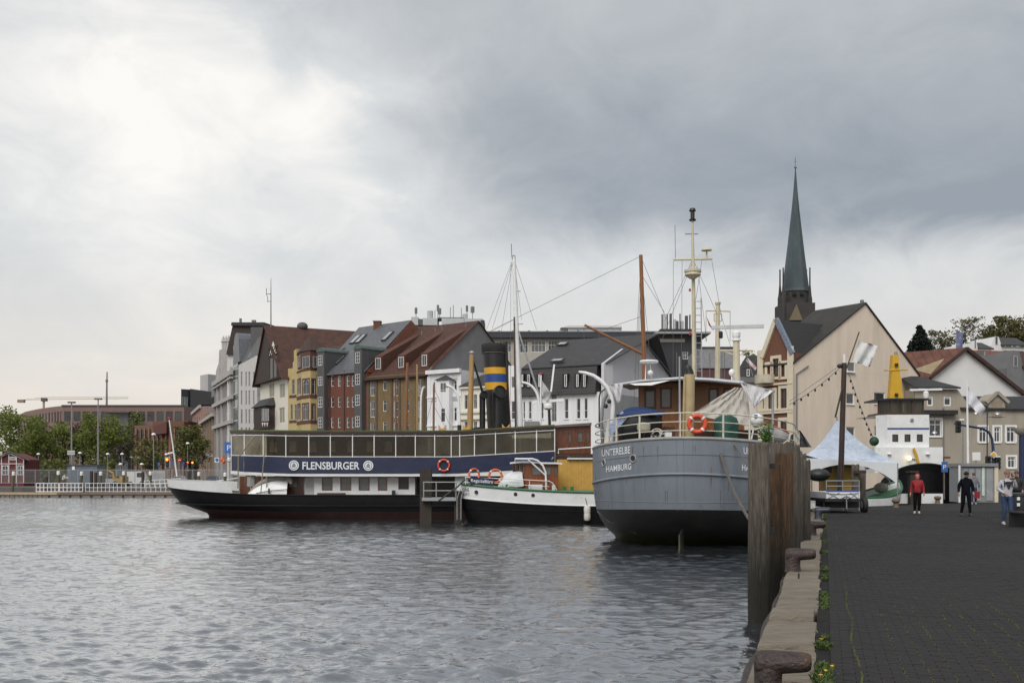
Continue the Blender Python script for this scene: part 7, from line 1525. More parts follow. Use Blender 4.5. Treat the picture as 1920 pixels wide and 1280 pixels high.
# ------------------------------------------------------------------ shopping centre at the left
fP = Fac(117, 320, 0); tp = thing('shopping_centre', 'long pink brick shopping centre with one row of big windows', 'shopping centre', V((X(220, 320), 320, GZ)))
pk = M('pink_brick', (.20, .132, .118), rough=.85, var=.12, scale=.5)
rw = [(120.5 + 17.3 * i, 771, 134 + 17.3 * i, 789.5) for i in range(13)]; ho = wins(tp, fP, rw, 3, 1, fmat=M('bronze_frame', (.05, .045, .05)), fw=.15)
uP = fP.U(345); body(tp, fP, 0, uP, Zp(760.5, 320), 40, pk, ho); bar(tp, 'parapet', fP, -.2, uP, Zp(761, 320), .35, .3, zinc)
pts = [fP.O.copy(), V((X(93, 325), 326, 0)), V((X(70, 334), 335, 0)), V((X(48, 350), 350, 0)), V((X(33, 372), 372, 0))]
for i, (b_, a) in enumerate(zip(pts, pts[1:])):
 d = b_ - a; f = Fac(O=a.xy[:], th=deg(atan2(d.y, d.x))); Ln = d.length; n = 4; hs = [(Ln * (k + .2) / n, Ln * (k + .8) / n, Zp(790, 320), Zp(771, 320)) for k in range(n)] if i < 3 else []
 mb = MB(); wall_mb(mb, f, 0, Ln, GZ, Zp(760.5, 320), hs, .3); mb.prism([f.P(0, GZ, -.6), f.P(Ln, GZ, -.6), f.P(Ln, Zp(760.6, 320), -.6), f.P(0, Zp(760.6, 320), -.6)], -f.n * 10); mb.obj('curved_wall', pk, tp)
 for h in hs: window(tp, f, *h, nx=1, ny=1, fmat=M('bronze_frame', (.05, .045, .05)), out=-.2)
MB().box(X(203, 312), X(240, 312), 312, 320, GZ, Zp(772, 312)).obj('entrance_block', M('dull_glass', (.09, .095, .10), rough=.15, wave=('X', 1.5, .4)), tp); MB().box(X(197, 311), X(243, 311), 310.5, 320, Zp(774, 312), Zp(772, 312)).obj('entrance_canopy', zinc, tp)
fk = Fac(252, 270, 0); tk2 = thing('brick_ribbed_building', 'dark red brick building with tall ribs and stepped roof beside the road', 'building', V((X(295, 270), 270, GZ))); rb = M('rib_brick', (.155, .075, .05), rough=.85, var=.2)
for a, b_, y in ((252, 286, 797), (286, 345, 790), (310, 346, 788)): MB().box(X(a, 270), X(b_, 270), 270 + (0 if a != 310 else 3), 282, GZ, Zp(y, 270)).obj('wall', rb if a != 252 else M('rib_brick_brown', (.16, .095, .065), rough=.85, var=.2), tk2)
for i, p in enumerate(range(253, 345, 8)): MB().prism([W(p, 880, 269.5), W(p + 3.4, 880, 269.5), W(p + 3.0, 803, 269.5), W(p + .4, 803, 269.5)], (0, 1, 0)).obj('rib', M('rib_brick_light', (.24, .12, .085), rough=.85, var=.2), tk2)
for a, b_ in ((258, 282), (290, 306), (322, 343)):
 window(tk2, fk, *fk.rect(a, 806, b_, 820), nx=4, ny=2, fmat=M('bronze_frame', (.05, .045, .05)), out=.08)
MB().prism([W(286, 800, 268.5), W(312, 790, 268.5), W(312, 812, 268.5), W(290, 814, 268.5)], (0, 4, 0)).obj('canopy_roof', M('roof_maroon', (.11, .042, .033), rough=.7), tk2)
# ------------------------------------------------------------------ trees
bark = M('bark', (.055, .045, .036), rough=.95, var=.3, scale=3)
def tree(label, px, D, ytop, wpx, lmat, ybase=None, n=2600, leaf=.42, kind='round', trunk=.35, bare=False, z0=None, seed=1, cat='tree', group=None, low=.25):
 rg = Rnd(seed); zb = GZ if z0 is None else z0; zt = Zp(ytop, D); Hh = zt - zb; Rr = wpx * D / F / 2; x = X(px, D)
 t = thing('tree' if kind != 'conifer' else 'conifer_tree', label, cat, (x, D, zb), group)
 tk = MB(); tips = []
 tk.tube([V((x, D, zb)), V((x + rg.uniform(-.2, .2), D, zb + Hh * .3)), V((x + rg.uniform(-.4, .4), D, zb + Hh * .6)), V((x, D, zb + Hh * .9))], [trunk, trunk * .8, trunk * .5, .06], 8)
 nb = 26 if bare else 15
 for k in range(nb):
  a = rg.uniform(0, 6.28); h = rg.uniform(low, .8); p0 = V((x, D, zb + Hh * h)); ln = Rr * (1.05 - .55 * abs(h - .5)) * rg.uniform(.6, 1)
  p1 = p0 + V((cos(a) * ln * .55, sin(a) * ln * .55, Hh * .10)); p2 = p0 + V((cos(a) * ln, sin(a) * ln, Hh * rg.uniform(.12, .24)))
  if kind != 'conifer': tk.tube([p0, p1, p2], [trunk * .35, trunk * .2, .03], 5)
  tips += [p1, p2]
  for q in range(5 if bare else 2):
   p3 = p1.lerp(p2, rg.random()) + V((rg.gauss(0, 1), rg.gauss(0, 1), rg.uniform(.3, 1.3))) * Rr * .22
   if kind != 'conifer': tk.tube([p1.lerp(p2, rg.random()), p3], [.05, .015], 4)
   tips.append(p3)
 tk.obj('trunk', bark, t)
 lf = MB(); vs = lf.v; fs = lf.f
 clumps = []
 if kind == 'conifer':
  for k in range(150): h = rg.random() ** .8; a = rg.uniform(0, 6.28); r = Rr * (1 - h) * rg.uniform(.3, 1.05) + .15; clumps.append((V((x + cos(a) * r, D + sin(a) * r, zb + Hh * (.12 + .88 * h) - r * .25)), .28 * Rr * (1.15 - h)))
 else:
  for k in range(60 if not bare else 40):
   while True:
    c = V((rg.uniform(-1, 1), rg.uniform(-1, 1), rg.uniform(-1, 1)))
    if .25 < c.length < 1: break
   c = V((x + c.x * Rr, D + c.y * Rr, zb + Hh * (low + (1 - low) * .5) + c.z * Hh * (1 - low) * .5)); clumps.append((c, Rr * rg.uniform(.14, .28)))
  clumps += [(p, Rr * .2) for p in tips]
 per = max(4, n // len(clumps))
 for c, r in clumps:
  for q in range(per):
   d = V((rg.gauss(0, .5), rg.gauss(0, .5), rg.gauss(0, .42))); p = c + d * r * 1.3; s = leaf * rg.uniform(.6, 1.3)
   if p.z > zt: p.z = zt - rg.random() * .3
   a = V((rg.uniform(-1, 1), rg.uniform(-1, 1), rg.uniform(-1, 1))).normalized(); b_ = a.cross(V((rg.uniform(-1, 1), rg.uniform(-1, 1), rg.uniform(-1, 1)))).normalized()
   k = len(vs); vs += [tuple(p - a * s * .5), tuple(p + b_ * s * .35), tuple(p + a * s * .5), tuple(p - b_ * s * .35)]; fs.append((k, k + 1, k + 2, k + 3))
 lf.obj('crown', lmat, t)
 return t
def leafmat(name, rgb):
 m = M(name, rgb, rough=.7, var=.45, scale=1.1); nt = m.node_tree; N = nt.nodes; b = N['Principled BSDF']; t = N.new('ShaderNodeBsdfTranslucent'); x = N.new('ShaderNodeMixShader'); x.inputs[0].default_value = .35
 nt.links.new(b.inputs['Base Color'].links[0].from_socket, t.inputs[0]); nt.links.new(b.outputs[0], x.inputs[1]); nt.links.new(t.outputs[0], x.inputs[2]); nt.links.new(x.outputs[0], N['Material Output'].inputs[0]); return m
g1 = leafmat('spring_leaves', (.16, .195, .04)); g2 = leafmat('olive_leaves', (.125, .135, .04)); g3 = leafmat('fresh_leaves', (.18, .22, .05)); g4 = leafmat('conifer_needles', (.012, .022, .016)); g5 = leafmat('pale_buds', (.13, .125, .05)); g6 = leafmat('brown_buds', (.075, .06, .032))
G = 'trees in front of the shopping centre'
for i, (px, D, yt, w, m, n, lab, se) in enumerate((
 (-6, 205, 760, 80, g1, 3600, 'dark green tree cut by the left edge', 1), (45, 200, 778, 96, g1, 5200, 'broad bright green tree above the red hut', 2), (88, 208, 790, 66, g2, 2400, 'half bare olive tree right of the broad green tree', 3),
 (120, 203, 788, 60, g3, 3000, 'green tree behind the left lamp post', 4), (155, 212, 792, 62, g6, 1800, 'brownish half bare tree between the two lamp posts', 5), (190, 200, 775, 76, g1, 4600, 'tall green tree behind the right lamp post', 6), (228, 215, 796, 62, g6, 1600, 'nearly bare brown tree left of the ribbed brick building', 7), (252, 300, 772, 40, g3, 1800, 'small green tree against the pink wall', 8),
 (284, 170, 822, 60, g2, 1500, 'small thin leaved tree by the traffic lights', 9), (362, 160, 798, 72, g2, 2400, 'loose green street tree in front of the brown house', 10))):
 tree(lab, px, D, yt, w, m, n=n, leaf=.42, seed=se, group=G, bare=m in (g6,), trunk=.3)
for px, D, yt, w, n in ((5, 190, 850, 60, 500), (70, 190, 846, 70, 700), (115, 188, 852, 60, 600), (190, 190, 852, 30, 300)): pass
bs = MB(); rg = Rnd(3)
for k in range(5200):
 D = rg.uniform(180, 196); p = W(rg.uniform(-30, 215), 0, D); p.z = GZ + rg.random() ** 1.5 * (3.2 + 1.2 * sin(p.x * .6)); a = V((rg.uniform(-1, 1), rg.uniform(-1, 1), rg.uniform(-1, 1))).normalized() * .4; b_ = a.cross(V((rg.random(), 1, rg.random()))).normalized() * .3; bs.add([p - a, p + b_, p + a, p - b_], [(0, 1, 2, 3)])
tag(bs.obj('hedge', g2), 'low dark hedge and shrubs under the trees at the left', 'hedge', kind='stuff')
HG = 'trees on the hillside'
tree('dark conifer on the hillside behind the warehouse', 1724, 210, 611, 62, g4, z0=24, n=7000, leaf=.6, kind='conifer', seed=21, group=HG); tree('small dark conifer beside the tall one', 1709, 214, 640, 34, g4, z0=24, n=2200, leaf=.55, kind='conifer', seed=22, group=HG)
tree('thin budding tree right of the conifers', 1762, 230, 620, 50, g5, z0=25, n=900, leaf=.5, seed=23, group=HG, bare=True, trunk=.2); tree('bare twiggy tree with pale buds behind the white gable', 1808, 225, 597, 62, g5, z0=26, n=1100, leaf=.45, seed=24, group=HG, bare=True, trunk=.25)
tree('full green tree on the hilltop at the right', 1880, 250, 594, 66, g5, z0=29, n=3200, leaf=.6, seed=25, group=HG); tree('green tree at the right edge of the hilltop', 1922, 245, 594, 40, g5, z0=29, n=2200, leaf=.55, seed=26, group=HG)
tree('yellow green tree behind the radar post', 1366, 165, 668, 40, g3, n=2400, leaf=.4, seed=27); tree('green tree left of the red gabled house', 1407, 150, 657, 46, g1, n=3000, leaf=.4, seed=28)
# ------------------------------------------------------------------ left bank: crane, masts, lamps
cr = thing('tower_crane', 'yellow tower crane jib above the pink shopping centre', 'crane', V((X(83, 520), 520, GZ))); cy = M('crane_yellow', (.42, .35, .24), rough=.6)
D = 520
tower = MB().tube([V((X(82, D), D, GZ)), W(82, 750, D)], .6, 4).obj('tower', cy, cr); MB().box(X(78, D), X(88, D), D - 1, D + 1, Zp(752, D), Zp(746, D)).obj('cabin', zinc, cr)
MB().box(X(34, D), X(46, D), D - 1, D + 1, Zp(754.5, D), Zp(749, D)).obj('counterweight', M('crane_brown', (.25, .19, .14)), cr)
MB().tube([W(36, 749.5, D), W(241, 746.5, D)], .1, 4).obj('lower_chord', cy, cr); MB().tube([W(45, 749, D), W(85, 744.5, D), W(241, 743.5, D)], .08, 4).obj('upper_chord', cy, cr)
for k in range(45): x0 = 66 + k * 3.85; MB().tube([W(x0, 748.8 - .01 * k, D), W(x0 + 1.9, 744.6, D), W(x0 + 3.8, 748.7 - .01 * k, D)], .05, 4).obj('lacing', cy, cr)
rm_ = thing('radio_mast', 'thin grey radio mast on the roof of the shopping centre', 'mast', W(200, 762, 330)); MB().tube([W(200, 764, 330), W(200.3, 720, 330), W(200.8, 697, 330)], [.35, .25, .18], 8).obj('pole', gutter, rm_); MB().box(X(198.8, 330), X(201.6, 330), 329.5, 330.5, Zp(716, 330), Zp(712, 330)).obj('mast_collar', gutter, rm_)
pole_g = M('lamp_post_grey', (.23, .235, .24), rough=.5)
for px, yt, lab in ((134.3, 754, 'tall grey lamp post, left of two in front of the trees'), (184, 747.5, 'tall grey lamp post, right of two in front of the trees')):
 t = thing('tall_lamp_post', lab, 'lamp post', V((X(px, 165), 165, GZ)), 'tall lamp posts in front of the trees'); MB().tube([V((X(px, 165), 165, GZ)), W(px, yt, 165)], [.16, .09], 8).obj('post', pole_g, t); MB().box(X(px - 6.5, 165), X(px + 6.5, 165), 164.7, 165.3, Zp(yt + 1.5, 165), Zp(yt - 1.2, 165)).obj('lamp_head', M('lamp_head_brown', (.12, .10, .09)), t)
lampw = M('lamp_white', (.78, .78, .76), rough=.4)
protoL = None
L1 = [(150, 849, 168), (288, 814, 150), (352, 831, 158), (202, 851, 175), (229, 851, 178), (299.5, 851, 180), (312, 851.5, 185), (317, 850, 182), (322, 849, 190), (329, 846.5, 176), (334.5, 845, 172), (343, 846, 170), (349, 845.5, 168), (175, 861, 200), (246, 857, 205), (252, 858, 207), (260, 857.5, 205), (270, 857.5, 206), (277, 856.5, 206), (287, 856, 206), (389, 853, 160), (396, 855, 162), (72, 851, 180), (334.8, 849, 186), (226, 870, 160), (266, 870, 165)]
nm = ['left', 'right']
LX = sorted(L1); LAB = ['first', 'second', 'third', 'fourth', 'fifth', 'sixth', 'seventh', 'eighth', 'ninth', 'tenth', 'eleventh', 'twelfth', 'thirteenth', 'fourteenth', 'fifteenth', 'sixteenth', 'seventeenth', 'eighteenth', 'nineteenth', 'twentieth', 'twenty-first', 'twenty-second', 'twenty-third', 'twenty-fourth', 'twenty-fifth', 'twenty-sixth']
for i, (px, py, D) in enumerate(LX):
 t = thing('street_lamp', 'white domed street lamp on the far road, %s from the left' % LAB[i], 'street lamp', V((X(px, D), D, GZ)), 'domed street lamps along the far road')
 MB().tube([V((X(px, D), D, GZ)), W(px, py + 1, D)], .06, 6).obj('post', pole_g, t)
 c = W(px, py, D); MB().lathe([(.30, -.08), (.30, 0), (.22, .14), (.08, .2)], c, 10).obj('shade', lampw, t)
# traffic lights and signs
tlk = M('signal_black', (.015, .015, .016), rough=.5); red_on = M('red_signal', (.6, .02, .01), emit=(1, .12, .02, 6)); red_off = M('dim_red_lens', (.2, .02, .02), rough=.3); lens_off = M('dark_lens', (.02, .025, .02), rough=.3)
def traffic_light(px, py, D, s, lab, board=False, lit=True, base=None, post=True):
 t = thing('traffic_light', lab, 'traffic light', V((X(px, D), D, GZ)), 'traffic lights')
 if post: MB().tube([V((X(px, D), D + .15, GZ)), W(px, py, D + .15)], .06, 6).obj('post', pole_g, t)
 c = W(px, py, D); h = s * .5
 if board: MB().box(c.x - h * .62, c.x + h * .62, D + .02, D + .06, c.z - h * 1.25, c.z + h * 1.25).obj('backboard', M('board_white', (.6, .6, .58)), t)
 MB().box(c.x - h * .42, c.x + h * .42, D - .2, D + .01, c.z - h * 1.1, c.z + h * 1.1).obj('housing', tlk, t)
 for k, m in enumerate((red_on if lit else red_off, lens_off, lens_off)): MB().lathe([(h * .3, 0), (h * .3, .05), (h * .1, .07)], V((c.x, D - .2, c.z + h * (.7 - .7 * k))), 12, (0, -1, 0)).obj('lens', m, t)
traffic_light(314, 866.5, 150, 1.15, 'traffic light showing red on a white board', True); traffic_light(353, 870, 160, .8, 'small red traffic light left of the street tree trunk'); traffic_light(361.5, 870.5, 155, .8, 'traffic light showing red right of the street tree trunk'); traffic_light(378.5, 863, 158, .9, 'dim traffic light in front of the brown house', lit=False)
def sign(px, py, D, r, shape, mat, lab, cat='sign', post=True, glyph=None, gm=None):
 t = thing('road_sign', lab, cat, V((X(px, D), D, GZ)), 'road signs'); c = W(px, py, D)
 if post: MB().tube([V((X(px, D), D + .05, GZ)), c + V((0, .05, 0))], .04, 6).obj('post', pole_g, t)
 if shape == 'round': MB().lathe([(r, 0), (r, .03)], c, 18, (0, -1, 0)).obj('plate', mat, t)
 elif shape == 'diamond': MB().prism([c + V((-r, 0, 0)), c + V((0, 0, -r)), c + V((r, 0, 0)), c + V((0, 0, r))], (0, -.03, 0)).obj('plate', mat, t)
 else: MB().box(c.x - r * shape[0], c.x + r * shape[0], D - .03, D, c.z - r * shape[1], c.z + r * shape[1]).obj('plate', mat, t)
 if glyph: text_on('symbol', glyph, gm or letter_white, t, 0, 0, lambda a, b_: c + V(((a - .5) * r * .8, -.045, (b_ - .5) * r * 1.1)))
 return t
sblue = M('sign_blue', (.02, .08, .32), rough=.4, var=.05); sred = M('sign_red', (.42, .025, .03), rough=.4, var=.05); swhite = M('sign_white', (.75, .75, .73), rough=.4, var=.04)
t = sign(337, 862, 155, .28, 'round', sred, 'round red no entry sign on the far road'); c = W(337, 862, 154.9); MB().box(c.x - .19, c.x + .19, 154.84, 154.88, c.z - .045, c.z + .045).obj('bar', swhite, t)
sign(343, 869, 158, .24, (.9, 1.1), M('sign_violet', (.05, .06, .3)), 'square blue sign right of the no entry sign'); sign(298, 869.5, 160, .2, (.9, 1.1), sblue, 'square blue sign left of the lit traffic light'); sign(323, 868.5, 158, .22, (.9, 1.1), sblue, 'square blue sign right of the lit traffic light')
sign(429.5, 839, 140, .62, (.95, 1.2), sblue, 'blue parking sign above the stern of the steamer', glyph='P'); sign(406.5, 862, 145, .36, (.8, .9), swhite, 'white sign with blue wheelchair disc beside the steamer stern');
MB().lathe([(.22, 0), (.22, .02)], W(406.5, 861.5, 144.92), 16, (0, -1, 0)).obj('disc', sblue, bpy.data.objects['road_sign.005'] if 'road_sign.005' in bpy.data.objects else None)
t = thing('info_sign', 'pale oval town sign on two posts under the left lamp post', 'sign', V((X(134, 160), 160, GZ)));
for dx in (-3, 3): MB().tube([V((X(134 + dx, 160), 160, GZ)), W(134 + dx, 848, 160)], .05, 6).obj('post', pole_g, t)
for y in (846, 850.5): MB().box(X(126.5, 160), X(141, 160), 159.9, 159.95, Zp(y + 1.8, 160), Zp(y - 1.8, 160)).obj('plate', M('sign_grey', (.45, .46, .47)), t)
# buoys hung up in orange and white
for i, (px, py, m, lab) in enumerate(((416.5, 861, ring_orange, 'orange round fender hung near the steamer stern, upper one'), (419.5, 864.5, ring_orange, 'orange round fender hung near the steamer stern, lower one'), (430, 862, wpaint, 'white round lamp housing at the steamer stern'))):
 t = thing('hanging_float', lab, 'float', W(px, py, 71.4), 'floats by the steamer stern'); MB().ell(W(px, py, 71.4), .13 if i < 2 else .17, .13, .17, 12, 8).obj('ball', m, t); MB().tube([W(px, py - 4, 71.4), W(436, 846, 70.4)], .012, 4).obj('line', rope_m, t)
# red hut
tr = thing('red_hut', 'red wooden hut with white corner boards at the left edge', 'hut', V((X(15, 150), 150, GZ))); rdw = M('falu_red', (.115, .018, .02), rough=.7, var=.2)
fq = Fac(-30, 150, 0); MB().prism([V((X(-30, 150), 150, GZ)), V((X(45, 150), 150, GZ)), W(45, 861, 150), W(18, 849, 150), W(-12, 861, 150), W(-30, 861, 150)], (0, 5, 0)).obj('wall', rdw, tr)
for a, b_ in (((3, 905), (3, 857)), ((17, 905), (17, 850)), ((31, 905), (31, 856)), ((44.5, 905), (44.5, 861)), ((-5, 869), (45, 869)), ((-12, 862), (18, 849.5)), ((18, 849.5), (46, 861.5))): MB().beam(W(*a, 149.9), W(*b_, 149.9), .14, .08).obj('white_board', WHITE, tr)
MB().prism([W(18, 848, 149.6), W(55, 864.5, 149.6), W(55, 863, 155), W(18, 846.5, 155)], (0, 0, .12)).obj('roof', dslate, tr); MB().prism([W(18, 848, 149.6), W(-14, 862.5, 149.6), W(-14, 861.5, 155), W(18, 846.5, 155)], (0, 0, .12)).obj('roof', dslate, tr)
window(tr, fq, *fq.rect(19, 856, 30, 862), nx=4, ny=1, fmat=WHITE, out=.05); window(tr, fq, *fq.rect(4.5, 872, 16, 890), nx=2, ny=2, fmat=WHITE, out=.05, arch=True); window(tr, fq, *fq.rect(33.5, 872, 44, 890), nx=2, ny=2, fmat=WHITE, out=.05, arch=True)
# site fence, container, excavator, cyclist
fm = M('galvanised', (.34, .35, .36), rough=.45, metal=.4)
fe = thing('site_fence', 'grey mesh site fence along the far quay edge', 'fence', V((X(215, 139.5), 139.5, GZ)))
for px in (-5, 32, 66, 92, 146, 176, 201, 218, 253, 290, 322, 352, 384, 412): MB().tube([V((X(px, 139.5), 139.5, GZ)), W(px, 880, 139.5)], .045, 6).obj('post', fm, fe)
for y in (880.5, 905): MB().tube([W(-20, y, 139.5), W(425, y, 139.5)], .025, 5).obj('rail', fm, fe)
me = MB()
for k in range(290): x = -20 + k * 1.535; me.beam(W(x, 905, 139.5), W(x, 881, 139.5), .012)
for k in range(1, 10): me.beam(W(-20, 880 + 2.5 * k, 139.52), W(425, 880 + 2.5 * k, 139.52), .010)
tag(me.obj('wire_mesh', fm, fe), kind='stuff')
cn = thing('container', 'blue grey steel container behind the site fence', 'container', V((X(155, 146), 146, GZ))); cg2 = M('container_blue_grey', (.14, .17, .21), rough=.5, var=.1)
MB().prism([V((X(122, 146), 146.6, GZ)), V((X(128.5, 146), 146, GZ)), V((X(182, 146), 146, GZ)), V((X(182, 146), 149, GZ)), V((X(122, 146), 149, GZ))], UP * (Zp(872, 146) - GZ)).obj('box', cg2, cn)
for k in range(22): x = 130 + k * 2.4; MB().box(X(x, 145.95), X(x + 1.2, 145.95), 145.95, 146, GZ + .1, Zp(873, 146)).obj('corrugation', cg2, cn)
MB().box(X(135, 145.9), X(140.5, 145.9), 145.86, 145.9, Zp(881, 146), Zp(874, 146)).obj('notice', swhite, cn); MB().box(X(121, 146), X(183, 146), 145.8, 149, Zp(872, 146), Zp(871, 146)).obj('roof', zinc, cn)
ex = thing('excavator', 'small yellow excavator behind the site fence', 'excavator', V((X(222, 150), 150, GZ))); ye = M('excavator_yellow', (.45, .27, .03), rough=.5)
MB().box(X(220, 150), X(234, 150), 149.5, 151.5, GZ + .5, GZ + 1.4).obj('engine_cover', ye, ex); MB().prism([W(214, 896, 149.5), W(224, 896, 149.5), W(223, 880, 149.5), W(216, 880, 149.5)], (0, 1.5, 0)).obj('cab', M('cab_glass_grey', (.12, .13, .13), rough=.15), ex); MB().tube([W(214, 899, 149.3), W(211, 886, 149.3), W(204, 882.5, 149.3)], [.2, .18, .12], 6).obj('boom', ye, ex); MB().tube([W(204, 882.5, 149.3), W(198, 890, 149.3)], .1, 6).obj('stick', ye, ex); MB().box(X(196, 149), X(200, 149), 149, 149.8, Zp(896, 149), Zp(889, 149)).obj('bucket', ye, ex)
for s_ in (149.3, 151.2): MB().box(X(213, 150), X(235, 150), s_, s_ + .4, GZ, GZ + .55).obj('track', tlk, ex)
# pontoon with white railing
po = thing('pontoon', 'long low pontoon with timber edge at the far side of the basin', 'pontoon', V((X(160, 130), 130, 0))); DP = 129.5
MB().box(X(-30, DP), X(335, DP), DP + .02, DP + 3, -.3, .30).obj('float', M('pontoon_concrete', (.22, .205, .19), rough=.8), po); tan = M('pale_timber', (.42, .32, .20), rough=.8, var=.15); brn = M('brown_timber', (.19, .125, .085), rough=.8, var=.2)
MB().box(X(-30, DP), X(107, DP), DP - .1, DP + 3.1, .31, .56).obj('timber_edge', tan, po); MB().box(X(107.1, DP), X(335, DP), DP - .1, DP + 3.1, .31, .50).obj('timber_edge', brn, po)
for px in [92 + 19.8 * k for k in range(13)]: MB().box(X(px - 1.3, DP), X(px + 1.3, DP), DP - .14, DP, -.2, .30).obj('fender_block', black_m, po)
for px in [-8 + 8.7 * k for k in range(11)]: MB().box(X(px - .3, DP), X(px + .3, DP), DP - .06, DP, -.2, .30).obj('joint', tlk, po)
rl_ = thing('white_railing', 'white grid railing on the pontoon', 'railing', V((X(190, 130.5), 130.5, .5))); DR = 130.3; wr = M('railing_white', (.72, .72, .72), rough=.45, var=.05)
for x0, x1, n in ((68, 110, 6), (111.5, 155, 6), (160.5, 235, 10), (236.5, 320, 9)):
 for y in (905.5, 913.5, 921): MB().beam(W(x0, y, DR), W(x1, y, DR), .09 if x0 < 150 else .06).obj('rail', wr, rl_)
 for k in range(n + 1): x = x0 + (x1 - x0) * k / n; MB().beam(W(x, 922, DR + .01), W(x, 905.3, DR + .01), .075 if x0 < 150 else .05).obj('bar', wr, rl_)
gw_ = thing('gangway', 'white railed gangway sloping up behind the steamer stern', 'gangway', V((X(300, 134), 134, .5)))
for y0, y1 in ((901, 896), (908, 904), (917, 912)): MB().beam(W(270, y0, 133), W(340, y1, 134), .08).obj('rail', wr, gw_)
for k in range(8): x = 271 + 9.5 * k; MB().beam(W(x, 917 - .6 * k, 133), W(x, 901 - .6 * k, 133), .06).obj('bar', wr, gw_)
MB().beam(W(372, 906, 135), W(450, 895, 134), .12).obj('rail', wr, gw_); MB().beam(W(268, 920, 133.5), W(340, 914, 134.5), .5, .12).obj('deck', tan, gw_)
olive = M('olive_pile', (.085, .085, .05), rough=.85, var=.3, stretch=(4, 4, .5)); lab9 = ['first', 'second', 'third', 'fourth', 'fifth', 'sixth', 'seventh', 'eighth']
for i, (px, yt) in enumerate(((25.5, 885), (109.5, 884), (153, 885), (189, 885), (232, 884.5), (282, 884.5), (373, 886), (422, 887))):
 t = thing('capped_pile', 'white capped timber pile at the pontoon, %s from the left' % lab9[i], 'pile', V((X(px, 133.2), 133.2, 0)), 'white capped piles at the pontoon'); ln = (.25 if i in (0, 2) else .02)
 MB().tube([V((X(px, 133.2) - ln, 133.2, -1)), W(px, yt, 133.2)], .17, 10).obj('pile', olive, t); MB().lathe([(.2, -.45), (.2, -.05), (.15, .03)], W(px, yt - 1, 133.2), 12).obj('cap', WHITE, t)
for i, (px, yt) in enumerate(((171.5, 883), (179.5, 885), (268, 884), (354.5, 883), (87, 894))):
 t = tag(MB().tube([V((X(px, 134.5), 134.5, -1)), W(px, yt, 134.5)], .2, 8).obj('steel_pile', rust), 'rusty brown steel pile behind the pontoon railing, %s' % ('left of a close pair', 'right of a close pair', 'near the pale sheet', 'nearest the steamer stern', 'short one at the far left')[i], 'pile', 'rusty steel piles by the pontoon')
tag(MB().prism([W(285, 903, 140), W(310, 903, 140), W(310, 882, 140), W(285, 882, 140)], (0, .05, 0)).obj('fence_sheet', M('pale_sheet', (.42, .42, .42), rough=.8)), 'pale sheet hung on the site fence near the traffic light', 'sheet')
# parked cars / vans on the far road (dark shapes with windows)
def car(px, D, wpx, col, lab, van=False, z=GZ):
 w = wpx * D / F; x = X(px, D); h = 1.45 if not van else 2.1; t = thing('parked_car' if not van else 'parked_van', lab, 'car' if not van else 'van', V((x, D, z)), 'vehicles on the far road')
 pr = [(-.5, .35), (-.5, .75), (-.42, .85), (-.28, 1.0 if not van else 1.6), (-.2, 1.0 if not van else 1.0), (.2, 1.0), (.33, .62), (.5, .55), (.5, .3)]
 if not van: pr = [(-.5, .22), (-.5, .6), (-.36, .66), (-.25, 1.0), (.15, 1.0), (.3, .66), (.48, .58), (.5, .22)]
 else: pr = [(-.5, .15), (-.5, 1.0), (.3, 1.0), (.42, .55), (.5, .5), (.5, .15)]
 MB().prism([V((x + a * w, D, z + b_ * h)) for a, b_ in pr], (0, 1.7, 0)).obj('body', col, t)
 gpr = [(-.33, .68), (-.23, .95), (.13, .95), (.26, .68)] if not van else [(.05, .58), (.05, .9), (.29, .9), (.38, .58)]
 MB().prism([V((x + a * w, D - .01, z + b_ * h)) for a, b_ in gpr], (0, .02, 0)).obj('side_window', GLASS, t)
 for a in (-.3, .3):
  wh_ = MB().lathe([(.31, 0), (.31, .2)], V((x + a * w, D - .02, z + .31)), 14, (0, 1, 0)).obj('wheel', tlk, t); MB().lathe([(.18, 0), (.18, .02)], V((x + a * w, D - .03, z + .31)), 10, (0, 1, 0)).obj('rim', pole_g, wh_)
 MB().box(x - .5 * w - .02, x - .5 * w, D + .1, D + .4, z + .5 * h, z + .6 * h).obj('tail_light', red_off, t)
cpn = {k: M('car_' + k, v, rough=.25, var=.03, coat=.6) for k, v in dict(black=(.015, .015, .017), silver=(.4, .41, .42), white=(.65, .65, .64), red=(.25, .03, .03), blue=(.03, .06, .14)).items()}
car(60, 176, 40, cpn['black'], 'black car parked behind the site fence under the trees'); car(255, 158, 34, cpn['white'], 'white van on the far road left of the traffic light', True); car(205, 172, 36, cpn['silver'], 'silver car behind the excavator'); car(335, 168, 30, cpn['silver'], 'silver car near the no entry sign'); car(400, 150, 38, cpn['blue'], 'dark blue car behind the steamer stern'); car(182, 186, 30, cpn['red'], 'red car between the trees on the far road')
